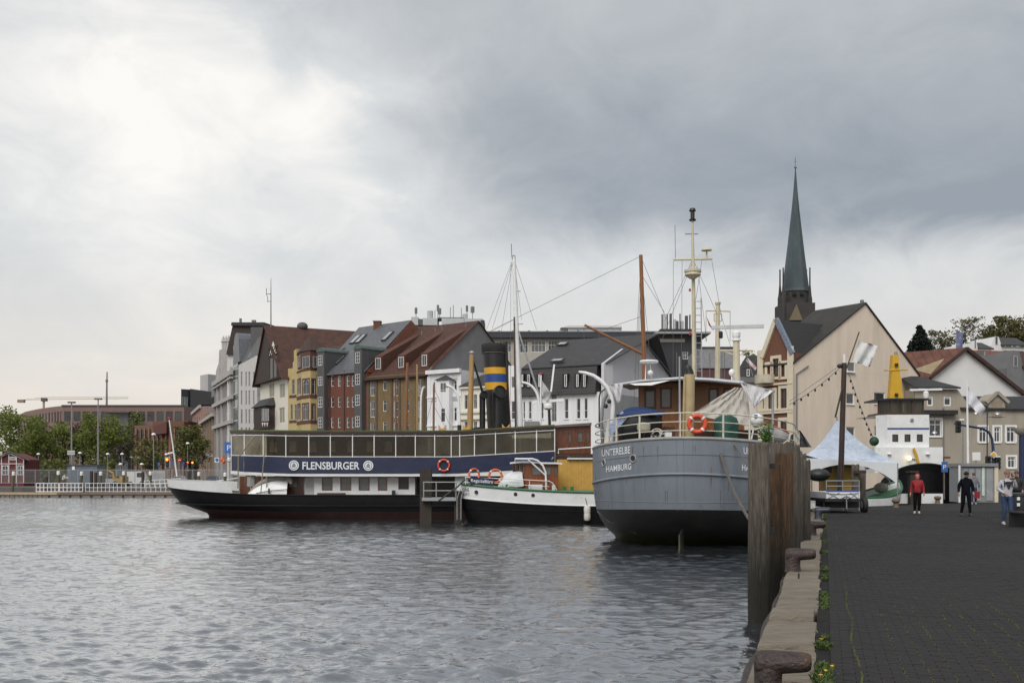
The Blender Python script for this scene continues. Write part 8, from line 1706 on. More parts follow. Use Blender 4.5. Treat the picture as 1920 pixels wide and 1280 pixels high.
# ------------------------------------------------------------------ right hand basin: ferry, tent boat, trailer
dkm = M('dark_bow_paint', (.012, .0125, .014), rough=.5, var=.3, spec=.2)
fy = thing('ferry', 'white ferry with black bow, black framed wheelhouse and yellow mast', 'ferry', V((X(1727, 76), 76, 0))); DF = 78
FH = Hull((X(1727, 74), 73.2, 0), (.30, 1, 0), [(3.55, 1.7, 2.0, 0, 16, 2.75, 3.6, 4), (2.3, 1.3, 1.5, .5, 16, 2.72, 3.8, 4), (1.2, .8, .8, 1.0, 15.8, 2.6, 4.2, 4), (-.6, -.6, -.6, 1.8, 15.5, 2.2, 5, 4)], sheer=(7, 4))
smoothed(FH.band(0, 3).obj('hull', dkm, fy), 50); FH.deck(0, -.3).obj('deck', zinc, fy); MB().tube(FH.line(0, .01), .06, 6).obj('gunwale', tlk, fy)
def fbox(x0, x1, y0, y1, d0, d1, name, mat): return MB().prism([V((X(x0, d0), d0, Zp(y1, d0))), V((X(x1, d0), d0, Zp(y1, d0))), V((X(x1, d0) + .3, d1, Zp(y1, d0))), V((X(x0, d0) + .3, d1, Zp(y1, d0)))], UP * ((y1 - y0) * d0 / F)).obj(name, mat, fy)
ff = Fac(1651, DF, 0); mb = MB(); hs = [ff.rect(a, 814, a + 11, 828) for a in (1673, 1696, 1719)]; u1 = ff.U(1742); z0, z1 = Zp(872, DF), Zp(777, DF)
wall_mb(mb, ff, .5, u1, z0, z1, hs, .1); mb.prism([ff.P(0, z0, -1.0), ff.P(.5, z0), ff.P(u1, z0), ff.P(u1 + .4, z0, -6), ff.P(.2, z0, -6)], UP * .01)
mb.add([ff.P(0, z0, -1.0), ff.P(.5, z0), ff.P(.5, z1), ff.P(0, z1, -1.0)], [(0, 1, 2, 3)]); mb.add([ff.P(u1, z0), ff.P(u1, z0, -6), ff.P(u1, z1, -6), ff.P(u1, z1)], [(0, 1, 2, 3)]); mb.add([ff.P(.02, z0, -1.1), ff.P(u1 - .02, z0, -.3), ff.P(u1 - .02, z1, -.3), ff.P(.02, z1, -1.1)], [(0, 1, 2, 3)]); mb.add([ff.P(0, z1, -1), ff.P(.5, z1), ff.P(u1, z1), ff.P(u1, z1, -6), ff.P(0, z1, -6)], [(0, 1, 2, 3, 4)])
mb.obj('superstructure', wpaint, fy)
for h in hs: window(fy, ff, *h, nx=1, ny=1, fmat=dark_wood, out=-.03, fw=.05)
fbox(1640, 1768, 838, 886, DF - .4, DF + 5, 'lower_house', wpaint)
bar(fy, 'blue_stripe', ff, .5, u1 + .01, Zp(804.5, DF), .11, .03, M('stripe_blue', (.02, .06, .2)))
wz0, wz1 = Zp(776, DF), Zp(750, DF); pts = [ff.P(.15, 0, -.9), ff.P(.75, 0, -.1), ff.P(u1 - .4, 0, -.1), ff.P(u1 - .3, 0, -3.5), ff.P(.2, 0, -3.5)]
MB().prism([p + UP * wz0 for p in pts], UP * .12).obj('wheelhouse_sill', dark_wood, fy)
for p in pts[:4] + [pts[1].lerp(pts[2], .32), pts[1].lerp(pts[2], .66)]: MB().beam(p + UP * wz0, p + UP * wz1, .1).obj('mullion', dark_wood, fy)
for a, b_ in zip(pts[:3], pts[1:4]): MB().prism([a + UP * (wz0 + .12), b_ + UP * (wz0 + .12), b_ + UP * wz1, a + UP * wz1], (0, .02, 0)).obj('wheelhouse_pane', clear_glass('bridge_glass', (.45, .46, .45), .1), fy)
MB().prism([pts[4] + UP * wz0 + V((.5, -1.2, 0)), pts[3] + UP * wz0 + V((-.8, -1.2, 0)), pts[3] + UP * wz1 + V((-.8, -1.2, 0)), pts[4] + UP * wz1 + V((.5, -1.2, 0))], (0, .1, 0)).obj('wheelhouse_back', dark_wood, fy)
MB().prism([p + V((-.25 if i in (0, 4) else .3 if i in (2, 3) else -.1, -.3 if i < 3 else 0, wz1)) for i, p in enumerate(pts)], UP * .13).obj('wheelhouse_roof', tlk, fy)
ym = M('mast_yellow', (.58, .34, .02), rough=.45, var=.08); DM = DF + 1.2
a = [W(1668, 752, DM), W(1694, 752, DM), W(1688, 700, DM), W(1684.5, 665, DM), W(1674.5, 665, DM), W(1672, 700, DM)]; MB().prism(a, (0, .6, 0)).obj('mast', ym, fy); MB().tube([W(1658, 694, DM), W(1702, 693, DM)], .06, 6).obj('mast_yard', ym, fy); MB().lathe([(.14, 0), (.14, .18), (.05, .25)], W(1679.5, 665, DM + .3), 10).obj('mast_head', pole_g, fy)
for y in (742, 686): MB().lathe([(.12, 0), (.14, .04), (.12, .2)], W(1681, y, DM - .1), 10).obj('mast_lamp', tlk, fy)
MB().beam(W(1706, 731, DM), W(1766, 729.5, DM), .13, .15).obj('radar_bar', wpaint, fy); MB().lathe([(.14, -.3), (.2, 0), (.2, .3), (.1, .4)], W(1736, 743, DM), 12).obj('radar_gearbox', wpaint, fy); MB().tube([W(1736, 750, DM), W(1736, 745, DM)], .06, 6).obj('radar_post', wpaint, fy)
MB().lathe([(.1, 0), (.13, .03), (.1, .06)], W(1710, 787, DF - .05), 14, (0, -1, 0)).obj('horn', pole_g, fy)
lamp_on = M('bow_lamp', (.9, .8, .5), emit=(1, .72, .25, 2)); MB().lathe([(.15, 0), (.17, .05), (.14, .08)], W(1704.5, 858.5, DF - .7), 14, (0, -1, 0)).obj('bow_lamp', lamp_on, fy); MB().tube([W(1704.5, 859, DF - .6), W(1716, 861, DF - .45)], .04, 6).obj('lamp_bracket', pole_g, fy)
MB().tube([W(1713, 840, DF - .6), W(1718, 852, DF - .6), W(1723, 871, DF - .6)], .1, 8).obj('yellow_boom', ym, fy)
for p in (1668, 1740): MB().lathe([(.12, -.05), (.16, 0), (.05, .12)], W(p, 851, DF - .5), 10).obj('deck_light', wpaint, fy)
# sign panel on the quay edge below the bow
sb = thing('sign_board', 'white boards with dark joints standing at the basin edge below the ferry bow', 'board', V((X(1727, 61), 61, QZ)))
for a, b_ in ((1685, 1706), (1728, 1768)): MB().box(X(a, 61.2), X(b_, 61.2), 61.2, 61.3, QZ, Zp(925, 61.2)).obj('board', wpaint, sb)
for i, (p, y, lab) in enumerate(((1680, 951, 'low brown bollard at the basin edge, left of the red jacket'), (1758, 944, 'low brown bollard at the basin edge, right of the red jacket'))):
 D = 1.7 * F / (y - HY); c = V((X(p, D), D, QZ)); t = tag(smoothed(MB().lathe([(.16, 0), (.13, .05), (.12, .22), (.2, .3), (.2, .38), (.12, .44), (.02, .45)], c, 14).obj('bollard', M('bollard_tan', (.14, .11, .075), rough=.7)), 40), lab, 'bollard', 'iron mooring bollards along the quay')
MB_p = thing('mooring_pile', 'square dark timber pile at the basin edge behind the red jacket', 'pile', V((X(1714, 60.6), 60.6, QZ))); MB().box(X(1707, 60.6), X(1722, 60.6), 60.6, 61, QZ - 1.5, Zp(886, 60.6)).obj('post', dark_timber, MB_p); MB().box(X(1706, 60.5), X(1723, 60.5), 60.5, 61.1, Zp(886, 60.6), Zp(882, 60.6)).obj('cap', dark_timber, MB_p)
# traditional boat with tent
A0, A1 = V((X(1500, 57.2), 57.2, 0)), V((X(1686, 63.2), 63.2, 0)); bd_ = (A1 - A0).normalized(); bl = (A1 - A0).length
bo = thing('traditional_boat', 'old green and white cargo boat with upturned bow under the tent', 'boat', (A0.x, A0.y, 0))
BH2 = Hull((A0.x, A0.y, 0), bd_, [(1.75, 1.55, 2.45, 0, bl, 1.5, 1.6, 3.6), (1.6, 1.40, 2.28, .02, bl - .1, 1.52, 1.6, 3.6), (1.0, .85, 1.45, .05, bl - .25, 1.5, 1.7, 3.6), (.2, .2, .5, .15, bl - .7, 1.4, 1.8, 3.8), (-.5, -.5, -.4, .3, bl - 1.2, 1.2, 1.9, 4)], sheer=(3, 4.2), p_fore=2.3)
smoothed(BH2.band(0, 1).obj('bulwark', wpaint, bo), 50); smoothed(BH2.band(1, 2).obj('white_strake', wpaint, bo), 50); smoothed(BH2.band(2, 4).obj('hull', black_paint, bo), 50); BH2.deck(0, -.35).obj('deck', green, bo); MB().tube(BH2.line(0, .0), .06, 6).obj('rail_cap', green, bo)
MB().ell(W(1652, 914, 61.6), .42, .4, .3, 14, 8).obj('covered_heap', greycl, bo)
hh = thing('yellow_deckhouse', 'yellow boarded deckhouse under the white tent', 'deckhouse', W(1578, 905, 60))
for k in range(16): x0 = X(1553, 59.8) + k * .105; MB().box(x0, x0 + .097, 59.8, 59.83, 1.3, Zp(866, 59.8)).obj('board', yb, hh)
MB().box(X(1552, 59.85), X(1610, 59.85), 59.85, 61.6, 1.3, Zp(866, 59.85)).obj('wall', M('yellow_wall', (.40, .21, .05)), hh); MB().box(X(1552, 59.7), X(1560, 59.7), 59.75, 59.79, Zp(886, 59.7), Zp(874, 59.7)).obj('window', dark_wood, hh)
# white curved cabin hood right
tag(MB().prism([W(1625, 880, 61.6), W(1660, 868, 61.6), W(1660, 862, 61.6), W(1632, 862, 61.6), W(1624, 872, 61.6)], (.3, 1.2, 0)).obj('cabin_hood', wpaint), 'white cabin hood on posts under the right side of the tent', 'hood')
tn = thing('pavilion_tent', 'white peaked pavilion tent over the moored boat', 'tent', W(1590, 905, 60)); tw_ = M('tent_canvas', (.52, .59, .70), rough=.8, var=.15, scale=1.5, dark=(.30, .36, .47), darkamt=.4, darkscale=2.0, stretch=(1, 1, 2.5), bump=.5, bscale=3); tv = M('tent_valance', (.74, .76, .78), rough=.8, var=.05)
pk_ = W(1569, 786, 59.6); cs = [W(1503, 858, 57.2), W(1683, 868, 59.4), W(1668, 864, 63.2), W(1522, 858, 61.4)]
rows = []
nseg = 10
for k in range(9):
 f = k / 8; ring = []
 for i in range(4):
  a, b_ = cs[i], cs[(i + 1) % 4]
  for j in range(nseg):
   e = a.lerp(b_, j / nseg); p = pk_.lerp(e, f); sag = .62 * sin(PI * f) ** 1 * (1 - .3 * f); p.z -= sag * (.75 if 0 < j < nseg else .6); ring.append(p)
 rows.append(ring)
smoothed(MB().grid(rows, close=True).obj('canopy', tw_, tn), 50)
for i, dr in ((0, (14, 0)), (1, None), (2, None), (3, None)):
 a, b_ = cs[i], cs[(i + 1) % 4]; top = [a.lerp(b_, j / 14) for j in range(15)]; bot = [p - UP * (.22 + .95 * (2 * abs(j / 14 - .5)) ** 2.2 * (1 if i != 1 else 1.0)) for j, p in enumerate(top)]
 smoothed(MB().cloth([top, [p.lerp(q, .5) for p, q in zip(top, bot)], bot], .01).obj('valance', tv, tn), 60)
for c in cs: MB().tube([V((c.x, c.y, .8)), c], .035, 6).obj('leg', pole_g, tn)
MB().tube([V((pk_.x, pk_.y, 1.2)), pk_ + UP * .15], .04, 6).obj('centre_pole', pole_g, tn)
# tarp left of tent
drape('dark_tarpaulin', ((1483, 815), (1500, 806), (1522, 838), (1478, 838)), M('grey_black_tarp', (.05, .055, .06), rough=.6, bump=.5, bscale=3), 52, 'dark grey tarpaulin left of the tent behind the piles', 'tarpaulin', 10, 8, .1)
drape('grey_awning', ((1480, 845), (1500, 850), (1535, 859), (1490, 858)), M('awning_dark', (.07, .075, .085), rough=.7), 52.5, 'low dark awning edge between piles and tent', 'awning', 8, 4, .03)
tag(smoothed(MB().ell(W(1535, 890, 57.4), .62, .5, .35, 16, 10).obj('covered_dinghy', M('black_cover', (.02, .021, .023), rough=.5, bump=.6, bscale=3)), 80), 'dinghy under a black cover on the boat left of the dark post', 'covered dinghy')
# dark mast post with flag, light strings
pm2 = thing('mast_post', 'dark brown mast post with slanting flag staff in front of the tent', 'mast', V((X(1582, 56.2), 56.2, 1))); DPm = 56.2; dkp = M('dark_mast_wood', (.045, .028, .022), rough=.5, var=.3)
MB().tube([V((X(1581, DPm), DPm + .6, .9)), W(1583, 680, DPm)], [.16, .13], 10).obj('post', dkp, pm2); MB().tube([W(1583, 682, DPm), W(1583, 664, DPm)], .07, 8).obj('white_top', wpaint, pm2); MB().ell(W(1575, 686, DPm), .17, .1, .12).obj('lantern', tlk, pm2); MB().tube([W(1586, 694, DPm), W(1611, 622, DPm)], .035, 6).obj('flag_staff', dkp, pm2); MB().tube([W(1580, 725, DPm), W(1566, 782, DPm)], .05, 6).obj('boom', dkp, pm2)
pf2 = M('pale_flag', (.60, .60, .60), rough=.9, var=.1, scale=2.5, dark=(.42, .48, .42), darkamt=.3, darkscale=1.6)
rows = [[W(1611 - 1.6 * r_ + 4.0 * c - .25 * r_ * c * .3, 637 + 5.6 * r_ + (c * 2.2) - .12 * c * c + 1.5 * sin(c * .9 + r_), DPm + .12 * sin(c * 1.1 + .4 * r_)) for c in range(10)] for r_ in range(8)]
tag(smoothed(MB().cloth(rows, .01).obj('flag', pf2), 60), 'pale white flag flying from the slanting staff', 'flag')
def bulbs(p0, p1, n, sag, lab):
 t = thing('light_string', lab, 'light string', p0, 'light strings on the dark mast post'); pts = [p0.lerp(p1, i / 16) - UP * sag * 4 * (i / 16) * (1 - i / 16) for i in range(17)]; MB().tube(pts, .012, 4).obj('cable', tlk, t)
 for k in range(n): f = (k + .7) / (n + .4); p = p0.lerp(p1, f) - UP * sag * 4 * f * (1 - f); MB().lathe([(.05, -.02), (.06, -.09), (.03, -.16), (.01, -.17)], p, 8).obj('bulb', tlk, t)
bulbs(W(1576, 688, DPm), W(1480, 758, 55.5), 7, .15, 'string of lamps from the dark post down to the left'); bulbs(W(1592, 702, DPm), W(1636, 818, 58.5), 10, .12, 'string of lamps from the dark post down to the right')
wire(W(1578, 683, DPm), W(1480, 752, 55.5), .012).obj('stay', wire_m, pm2)
t = thing('green_ball', 'dark green ball hanging beside the ferry superstructure', 'ball', W(1639, 827, 58.6)); smoothed(MB().ell(W(1639, 827, 58.6), .26, .26, .26, 14, 10).obj('ball', M('ball_green', (.012, .06, .025), rough=.6), t), 80); MB().tube([W(1636, 817, 58.6), W(1638, 820, 58.6)], .015, 4).obj('line', rope_m, t)
# trailer on the quay
tra = thing('boat_trailer', 'boat trailer with white box and blue cover at the kerb', 'trailer', V((X(1585, 46.3), 46.3, QZ))); DTr = 46.5
MB().box(X(1549, DTr), X(1611, DTr), DTr, DTr + 2.6, Zp(934, DTr), Zp(922, DTr)).obj('box', wpaint, tra)
rows = [[W(1549 + 6.8 * c, 917 + 2.3 * sin(PI * c / 9) + r_ * 3.6, DTr - .03 + .3 * (2 - r_) * (.5 if r_ < 2 else 0)) for c in range(10)] for r_ in range(3)]
smoothed(MB().cloth(rows).obj('cover', M('cover_blue', (.02, .04, .16), rough=.6), tra), 60)
MB().beam(W(1611, 921, DTr - .05), W(1611, 934, DTr - .05), .05).obj('corner_post', wpaint, tra)
for a, b_ in (((1552, 934), (1574, 923)), ((1572, 934), (1552, 923)), ((1594, 934), (1609, 923)), ((1609, 934), (1594, 923))): MB().tube([W(*a, DTr - .02), W(*b_, DTr - .02)], .015, 5).obj('brace', pole_g, tra)
MB().box(X(1546, DTr), X(1614, DTr), DTr - .1, DTr + 2.7, Zp(940, DTr), Zp(934.3, DTr)).obj('chassis', tlk, tra); MB().box(X(1553, DTr + .5), X(1611, DTr + .5), DTr + .5, DTr + 2.5, Zp(952, DTr), Zp(940.3, DTr)).obj('underbody', tlk, tra)
for x_ in (1549.5, 1620): c = W(x_, 948, DTr + .6); w_ = MB().lathe([(.25, -.11), (.33, -.09), (.33, .09), (.25, .11)], V((c.x, c.y, QZ + .33)), 18, (1, 0, 0)).obj('wheel', M('tyre', (.018, .018, .018), rough=.8), tra); MB().lathe([(.17, -.115), (.17, .115)], V((c.x, c.y, QZ + .33)), 12, (1, 0, 0)).obj('rim', pole_g, w_)
MB().tube([W(1587, 932, DTr - .3), W(1587.5, 954, DTr - .3)], .03, 6).obj('jockey_leg', pole_g, tra); c = W(1588, 959, DTr - .3); MB().lathe([(.09, -.03), (.09, .03)], V((c.x, c.y, QZ + .09)), 12, (1, 0, 0)).obj('jockey_wheel', tlk, tra); MB().tube([W(1575, 936, DTr), W(1587, 930, DTr - .4), W(1600, 936, DTr)], .035, 6).obj('drawbar', pole_g, tra)
qr_ = thing('quay_railing', 'grey tube railing behind the trailer', 'railing', V((X(1580, 49.5), 49.5, QZ)))
for y in (901, 911): MB().tube([W(1549, y, 49.5), W(1612, y, 49.5)], .03, 6).obj('rail', pole_g, qr_)
for p in (1549.5, 1580, 1611): MB().tube([V((X(p, 49.5), 49.5, QZ)), W(p, 900, 49.5)], .03, 6).obj('post', pole_g, qr_)
t = thing('mooring_dolphin', 'pair of weathered timber piles bolted together behind the trailer', 'mooring piles', V((X(1609, 55.6), 55.6, 0)));
pile(t, 1604, 55.4, Zp(871, 55.4), .20, 31); pile(t, 1617, 55.8, Zp(884, 55.8), .18, 32); MB().box(X(1602, 55), X(1624, 55), 55.0, 55.15, Zp(887, 55), Zp(881, 55)).obj('iron_strap', rust, t)
# ------------------------------------------------------------------ quay furniture at the right
kg = M('kiosk_grey', (.22, .225, .23), rough=.5, var=.1); ki = thing('grey_kiosk', 'grey panelled public kiosk behind the walking people', 'kiosk', V((X(1836, 64), 64, QZ))); DK = 64
MB().box(X(1803, DK), X(1868, DK), DK, DK + 1.8, QZ, Zp(874, DK)).obj('body', kg, ki); MB().box(X(1801, DK), X(1870, DK), DK - .15, DK + 1.95, Zp(874, DK), Zp(868, DK)).obj('roof', kg, ki); MB().box(X(1864, DK), X(1871, DK), DK - .06, DK - .01, QZ, Zp(874, DK)).obj('side_post', ct, ki)
for a, b_ in ((1806, 1814), (1817, 1826), (1829, 1838), (1849, 1861)): MB().box(X(a, DK), X(b_, DK), DK - .04, DK - .003, QZ + .1, Zp(878, DK)).obj('panel', M('kiosk_panel', (.28, .29, .30), rough=.4), ki)
MB().box(X(1840.5, DK), X(1845.5, DK), DK - .05, DK - .003, Zp(929, DK), Zp(876, DK)).obj('poster', M('pale_green_poster', (.48, .58, .52), rough=.5), ki)
fp2 = thing('flagpole', 'white flagpole on the quay beside the grey kiosk', 'flagpole', V((X(1815, 66.5), 66.5, QZ))); MB().tube([V((X(1816, 66.5), 66.5, QZ)), W(1813, 710, 66.5)], [.09, .05], 8).obj('pole', wpaint, fp2)
rows = [[W(1815.5 + 3.6 * c * (1 - .05 * r_), 724 + 5.4 * r_ * (1 - .06 * c) + 4.6 * c + .8 * sin(c * 1.4 + r_), 66.5 + .1 * sin(c * 1.3 + r_ * .5)) for c in range(10)] for r_ in range(7)]
tag(smoothed(MB().cloth(rows, .01).obj('flag', M('white_lilac_flag', (.62, .61, .66), rough=.9, var=.12, scale=2, dark=(.40, .55, .46), darkamt=.25, darkscale=1.8)), 60), 'white lilac flag with green marks on the white flagpole', 'flag')
tag(MB().box(X(1796.5, 63.5), X(1799.5, 63.5), 63.4, 63.5, QZ, Zp(872, 63.5)).obj('marker_post', wpaint), 'slim white marker post left of the grey kiosk', 'post')
navyp = M('navy_post', (.02, .028, .075), rough=.4)
tl = thing('traffic_signal_mast', 'dark blue traffic signal mast with long curved arm', 'traffic signal', V((X(1862, 80), 80, QZ))); DL = 80
MB().tube([V((X(1862, DL), DL, QZ)), W(1862, 840, DL), W(1860, 822, DL), W(1854, 810, DL), W(1842, 803, DL), W(1800, 796, DL), W(1789, 794, DL)], [.12, .11, .1, .1, .09, .07, .05], 8).obj('mast', navyp, tl)
for p, y in ((1795, 800), (1869, 868), (1851, 866)):
 c = W(p, y, DL - .1); h_ = MB().box(c.x - .16, c.x + .16, DL - .35, DL - .1, c.z - .45, c.z + .45).obj('signal_head', tlk, tl)
 for k in range(3): MB().lathe([(.10, 0), (.12, .12)], c + V((.02, -.25, .28 - .28 * k)), 10, (.4, -1, 0)).obj('visor', tlk, h_)
sign(1863, 852, 79.7, .27, 'diamond', swhite, 'yellow and white diamond priority sign on the signal mast', post=False); c = W(1863, 852, 79.65); MB().prism([c + V((-.19, 0, 0)), c + V((0, 0, -.19)), c + V((.19, 0, 0)), c + V((0, 0, .19))], (0, -.02, 0)).obj('yellow_field', M('priority_yellow', (.7, .38, .02)), [o for o in bpy.data.objects if o.get('label', '').startswith('yellow and white diamond')][0])
sign(1830.5, 855, 72, .26, (1.05, 1.05), swhite, 'white square notice sign right of the flagpole'); sign(1771, 875, 72, .26, (.8, 1.35), sblue, 'blue sign at the right side of the ferry', glyph='P'); tag(MB().box(X(1768, 72), X(1781, 72), 71.9, 71.95, Zp(859.5, 72), Zp(855.5, 72)).tube([V((X(1769.5, 72), 72, QZ)), W(1769.5, 855, 72)], .04, 6).obj('direction_sign', M('sign_brown', (.12, .06, .03))), 'small brown direction sign above the blue sign', 'sign')
for i, (px, py, D, lab) in enumerate(((1830, 776, 88, 'hanging dome lamp, left one in front of the hoist gable house'), (1870, 777, 88, 'hanging dome lamp, right one below the hoist gable'), (1752, 812, 92, 'hanging dome lamp right of the ferry'))):
 t = thing('hanging_lamp', lab, 'lamp', W(px, py, D), 'dome lamps hung over the street'); MB().lathe([(.06, .22), (.1, .18), (.22, .08), (.25, 0), (.23, -.03)], W(px, py, D), 14).obj('shade', M('lamp_metal', (.45, .45, .45), rough=.25, metal=.6), t); MB().tube([W(px, py - 5, D), W(px, py - 40 if i == 2 else py - 9, D)], .015, 4).obj('cord', tlk, t)
 if i < 2: MB().tube([W(px, py - 9, D), W(1851, 768, D)], .02, 4).obj('arm', tlk, t)
t = thing('slim_street_pole', 'slim dark pole carrying the two dome lamps', 'pole', V((X(1851, 88), 88, QZ))); MB().tube([V((X(1851, 88), 88, QZ)), W(1851, 766, 88)], .05, 6).obj('pole', navyp, t)
bp_ = thing('blue_lamp_post', 'thick dark blue lamp post with bowl lamp at the right edge', 'lamp post', V((X(1916, 52), 52, QZ))); MB().tube([V((X(1916, 52), 52, QZ)), W(1916, 815, 52)], .14, 12).obj('post', navyp, bp_); smoothed(MB().lathe([(.16, -.12), (.3, 0), (.38, .16), (.4, .22), (.0, .24)], W(1915, 810, 52), 20).obj('bowl', M('bowl_glass', (.42, .40, .34), rough=.3), bp_), 40)
t = thing('thin_street_lamp', 'thin grey street lamp behind the flagpole', 'lamp post', V((X(1805, 86), 86, QZ))); MB().tube([V((X(1805.5, 86), 86, QZ)), W(1805.5, 788, 86)], .05, 6).obj('post', pole_g, t); MB().box(X(1799, 86), X(1807, 86), 85.9, 86.1, Zp(788, 86), Zp(785, 86)).obj('head', lampw, t)
# bin / bicycles at the right edge
t = thing('litter_bin', 'dark cylindrical litter bin with white stickers at the right edge', 'bin', V((X(1905, 38), 38, QZ))); smoothed(MB().lathe([(.30, 0), (.32, .05), (.33, .85), (.36, .88), (.36, .98), (.25, 1.0)], V((X(1911, 40), 40, QZ)), 18).obj('drum', M('bin_dark', (.03, .033, .037), rough=.45), t), 40)
for z in (.5, .72): MB().box(X(1908, 39.6), X(1913, 39.6), 39.62, 39.66, QZ + z, QZ + z + .12).obj('sticker', letter_white, t)
t = thing('wooden_bench', 'dark wooden bench end at the right edge of the quay', 'bench', V((X(1921, 34), 34, QZ)))
for k in range(4): MB().box(X(1916, 34) + .13 * k, X(1916, 34) + .13 * k + .1, 33.3, 35, QZ + .44, QZ + .48).obj('slat', dark_timber, t)
for d in (33.4, 34.8): MB().box(X(1916, 34), X(1916, 34) + .5, d, d + .08, QZ, QZ + .44).obj('leg', tlk, t)
# ------------------------------------------------------------------ people
skin = M('skin', (.42, .25, .19), rough=.6, var=.05)
def person(label, px, D, hgt, face, cols, pose, extras=None, zb=QZ):
 """one continuous skinned body; cols: top, legs, shoes, hair/hat"""
 base = V((X(px, D), D, zb)); t = thing('person', label, 'person', base); k = hgt / 1.75; cf, sf = cos(face), sin(face)
 def P(x, y, z): return base + V((x * cf - y * sf, x * sf + y * cf, 0)) * k + UP * z * k      # x = to the person's left side, y = backwards
 J = {'pel': (0, 0, .95), 'wai': (0, 0, 1.10), 'che': (0, -.01, 1.30), 'sho': (0, 0, 1.42), 'nec': (0, -.01, 1.50), 'chi': (0, -.03, 1.58), 'hea': (0, -.03, 1.66), 'top': (0, -.02, 1.72)}
 J.update(pose)
 R_ = {'pel': (.165, .12), 'wai': (.15, .115), 'che': (.185, .13), 'sho': (.15, .10), 'nec': (.062, .062), 'chi': (.075, .085), 'hea': (.083, .098), 'top': (.06, .07), 'ls': (.085, .085), 'rs': (.085, .085), 'le': (.06, .06), 're': (.06, .06), 'lw': (.038, .04), 'rw': (.038, .04), 'lh': (.105, .105), 'rh': (.105, .105), 'lk': (.075, .08), 'rk': (.075, .08), 'la': (.05, .055), 'ra': (.05, .055), 'lt': (.04, .035), 'rt': (.04, .035)}
 E = [('pel', 'wai'), ('wai', 'che'), ('che', 'sho'), ('sho', 'nec'), ('nec', 'chi'), ('chi', 'hea'), ('hea', 'top'), ('che', 'ls'), ('ls', 'le'), ('le', 'lw'), ('che', 'rs'), ('rs', 're'), ('re', 'rw'), ('pel', 'lh'), ('lh', 'lk'), ('lk', 'la'), ('la', 'lt'), ('pel', 'rh'), ('rh', 'rk'), ('rk', 'ra'), ('ra', 'rt')]
 if extras and 'bulk' in extras:
  for q in ('wai', 'che', 'pel', 'ls', 'rs', 'le', 're'): R_[q] = tuple(v * extras['bulk'] for v in R_[q])
 names = list(J); idx = {n: i for i, n in enumerate(names)}
 me = bpy.data.meshes.new('body'); me.from_pydata([tuple(P(*J[n]) - base) for n in names], [(idx[a], idx[b_]) for a, b_ in E], [])
 o = bpy.data.objects.new('tmp', me); COL.objects.link(o); md = o.modifiers.new('s', 'SKIN')
 for i, n in enumerate(names):
  sv = me.skin_vertices[0].data[i]; sv.radius = (R_[n][0] * k, R_[n][1] * k); sv.use_root = n == 'pel'
 sb_ = o.modifiers.new('u', 'SUBSURF'); sb_.levels = 2
 dg = bpy.context.evaluated_depsgraph_get(); dg.update(); bm_ = bpy.data.meshes.new_from_object(o.evaluated_get(dg)); bpy.data.objects.remove(o)
 top, legs, shoe, hair = cols; mats = [top, legs, shoe, skin, hair]; bm_.materials.clear()
 for m in mats: bm_.materials.append(m)
 wl_, wr_ = P(*J['lw']) - base, P(*J['rw']) - base; hz = J['chi'][2] * k
 for p in bm_.polygons:
  c = p.center; z = c.z / k; p.use_smooth = True
  hand = min((c - wl_).length, (c - wr_).length) < .055 * k
  nearl = z > .97 if not hand else True
  if hand or z > J['nec'][2] + .03: p.material_index = 3
  elif z > .93 or (z > .75 and abs((c.x * cf + c.y * sf) / k) > .2): p.material_index = 0
  elif z > .10: p.material_index = 1
  else: p.material_index = 2
 bm_.name = 'body'; link('body', bm_, None, t)
 hc = P(*J['hea']); fwd = V((sf, -cf, 0)); fwd = (P(0, -1, 0) - P(0, 0, 0)).normalized(); lft = (P(1, 0, 0) - P(0, 0, 0)).normalized()
 if not (extras and extras.get('hood')):
  rows = []
  for i in range(7):
   a = PI * .56 * i / 6; rows.append([hc + UP * (.015 * k + .125 * k * cos(a)) + (lft * cos(b_) * .098 + fwd * sin(b_) * .115) * k * sin(a) - fwd * .018 * k for b_ in [2 * PI * j / 14 for j in range(14)]])
  MB().grid(rows, close=True).obj('hair', hair, t, smooth=True)
  if extras and extras.get('cap'): MB().obox(hc + fwd * .13 * k + UP * .055 * k, lft * .075 * k, fwd * .06 * k, UP * .008).obj('cap_peak', hair, t)
 else:
  rows = []
  for i in range(9):
   a = PI * i / 8; rows.append([hc - fwd * .035 * k + UP * (.145 * k * cos(a) - .02 * k) + (lft * cos(b_) * .125 + fwd * min(.45, sin(b_)) * .135) * k * sin(a) * (1.0 if i < 6 else 1.15) for b_ in [2 * PI * j / 16 for j in range(16)]])
  MB().grid(rows, close=True).obj('hood', top, t, smooth=True)
 MB().ell(hc + fwd * .105 * k - UP * .02 * k, .014 * k, .02 * k, .022 * k, 8, 6).obj('nose', skin, t)
 for s in (-1, 1): MB().ell(hc + fwd * .09 * k + lft * .034 * s * k + UP * .008 * k, .011 * k, .008, .008 * k, 8, 5).obj('eye', black_m, t)
 MB().obox(hc + fwd * .094 * k - UP * .066 * k, lft * .024 * k, fwd * .006, UP * .005 * k).obj('mouth', M('lips', (.3, .12, .1)), t)
 for w, e in (('lw', 'le'), ('rw', 're')):
  a, b_ = P(*J[w]), P(*J[e]); d = (a - b_).normalized(); s, u = basis(d); hm = MB()
  hm.tube([a - d * .01 * k, a + d * .05 * k, a + d * .09 * k], [.028 * k, .036 * k, .033 * k], 8)
  for q in range(4): o_ = s * (q - 1.5) * .017 * k; ln = (.06, .075, .07, .055)[q] * k; hm.tube([a + d * .08 * k + o_, a + d * (.08 * k + ln * .6) + o_ + fwd * .006, a + d * (.08 * k + ln) + o_ + fwd * .022], [.0095 * k, .009 * k, .006 * k], 6)
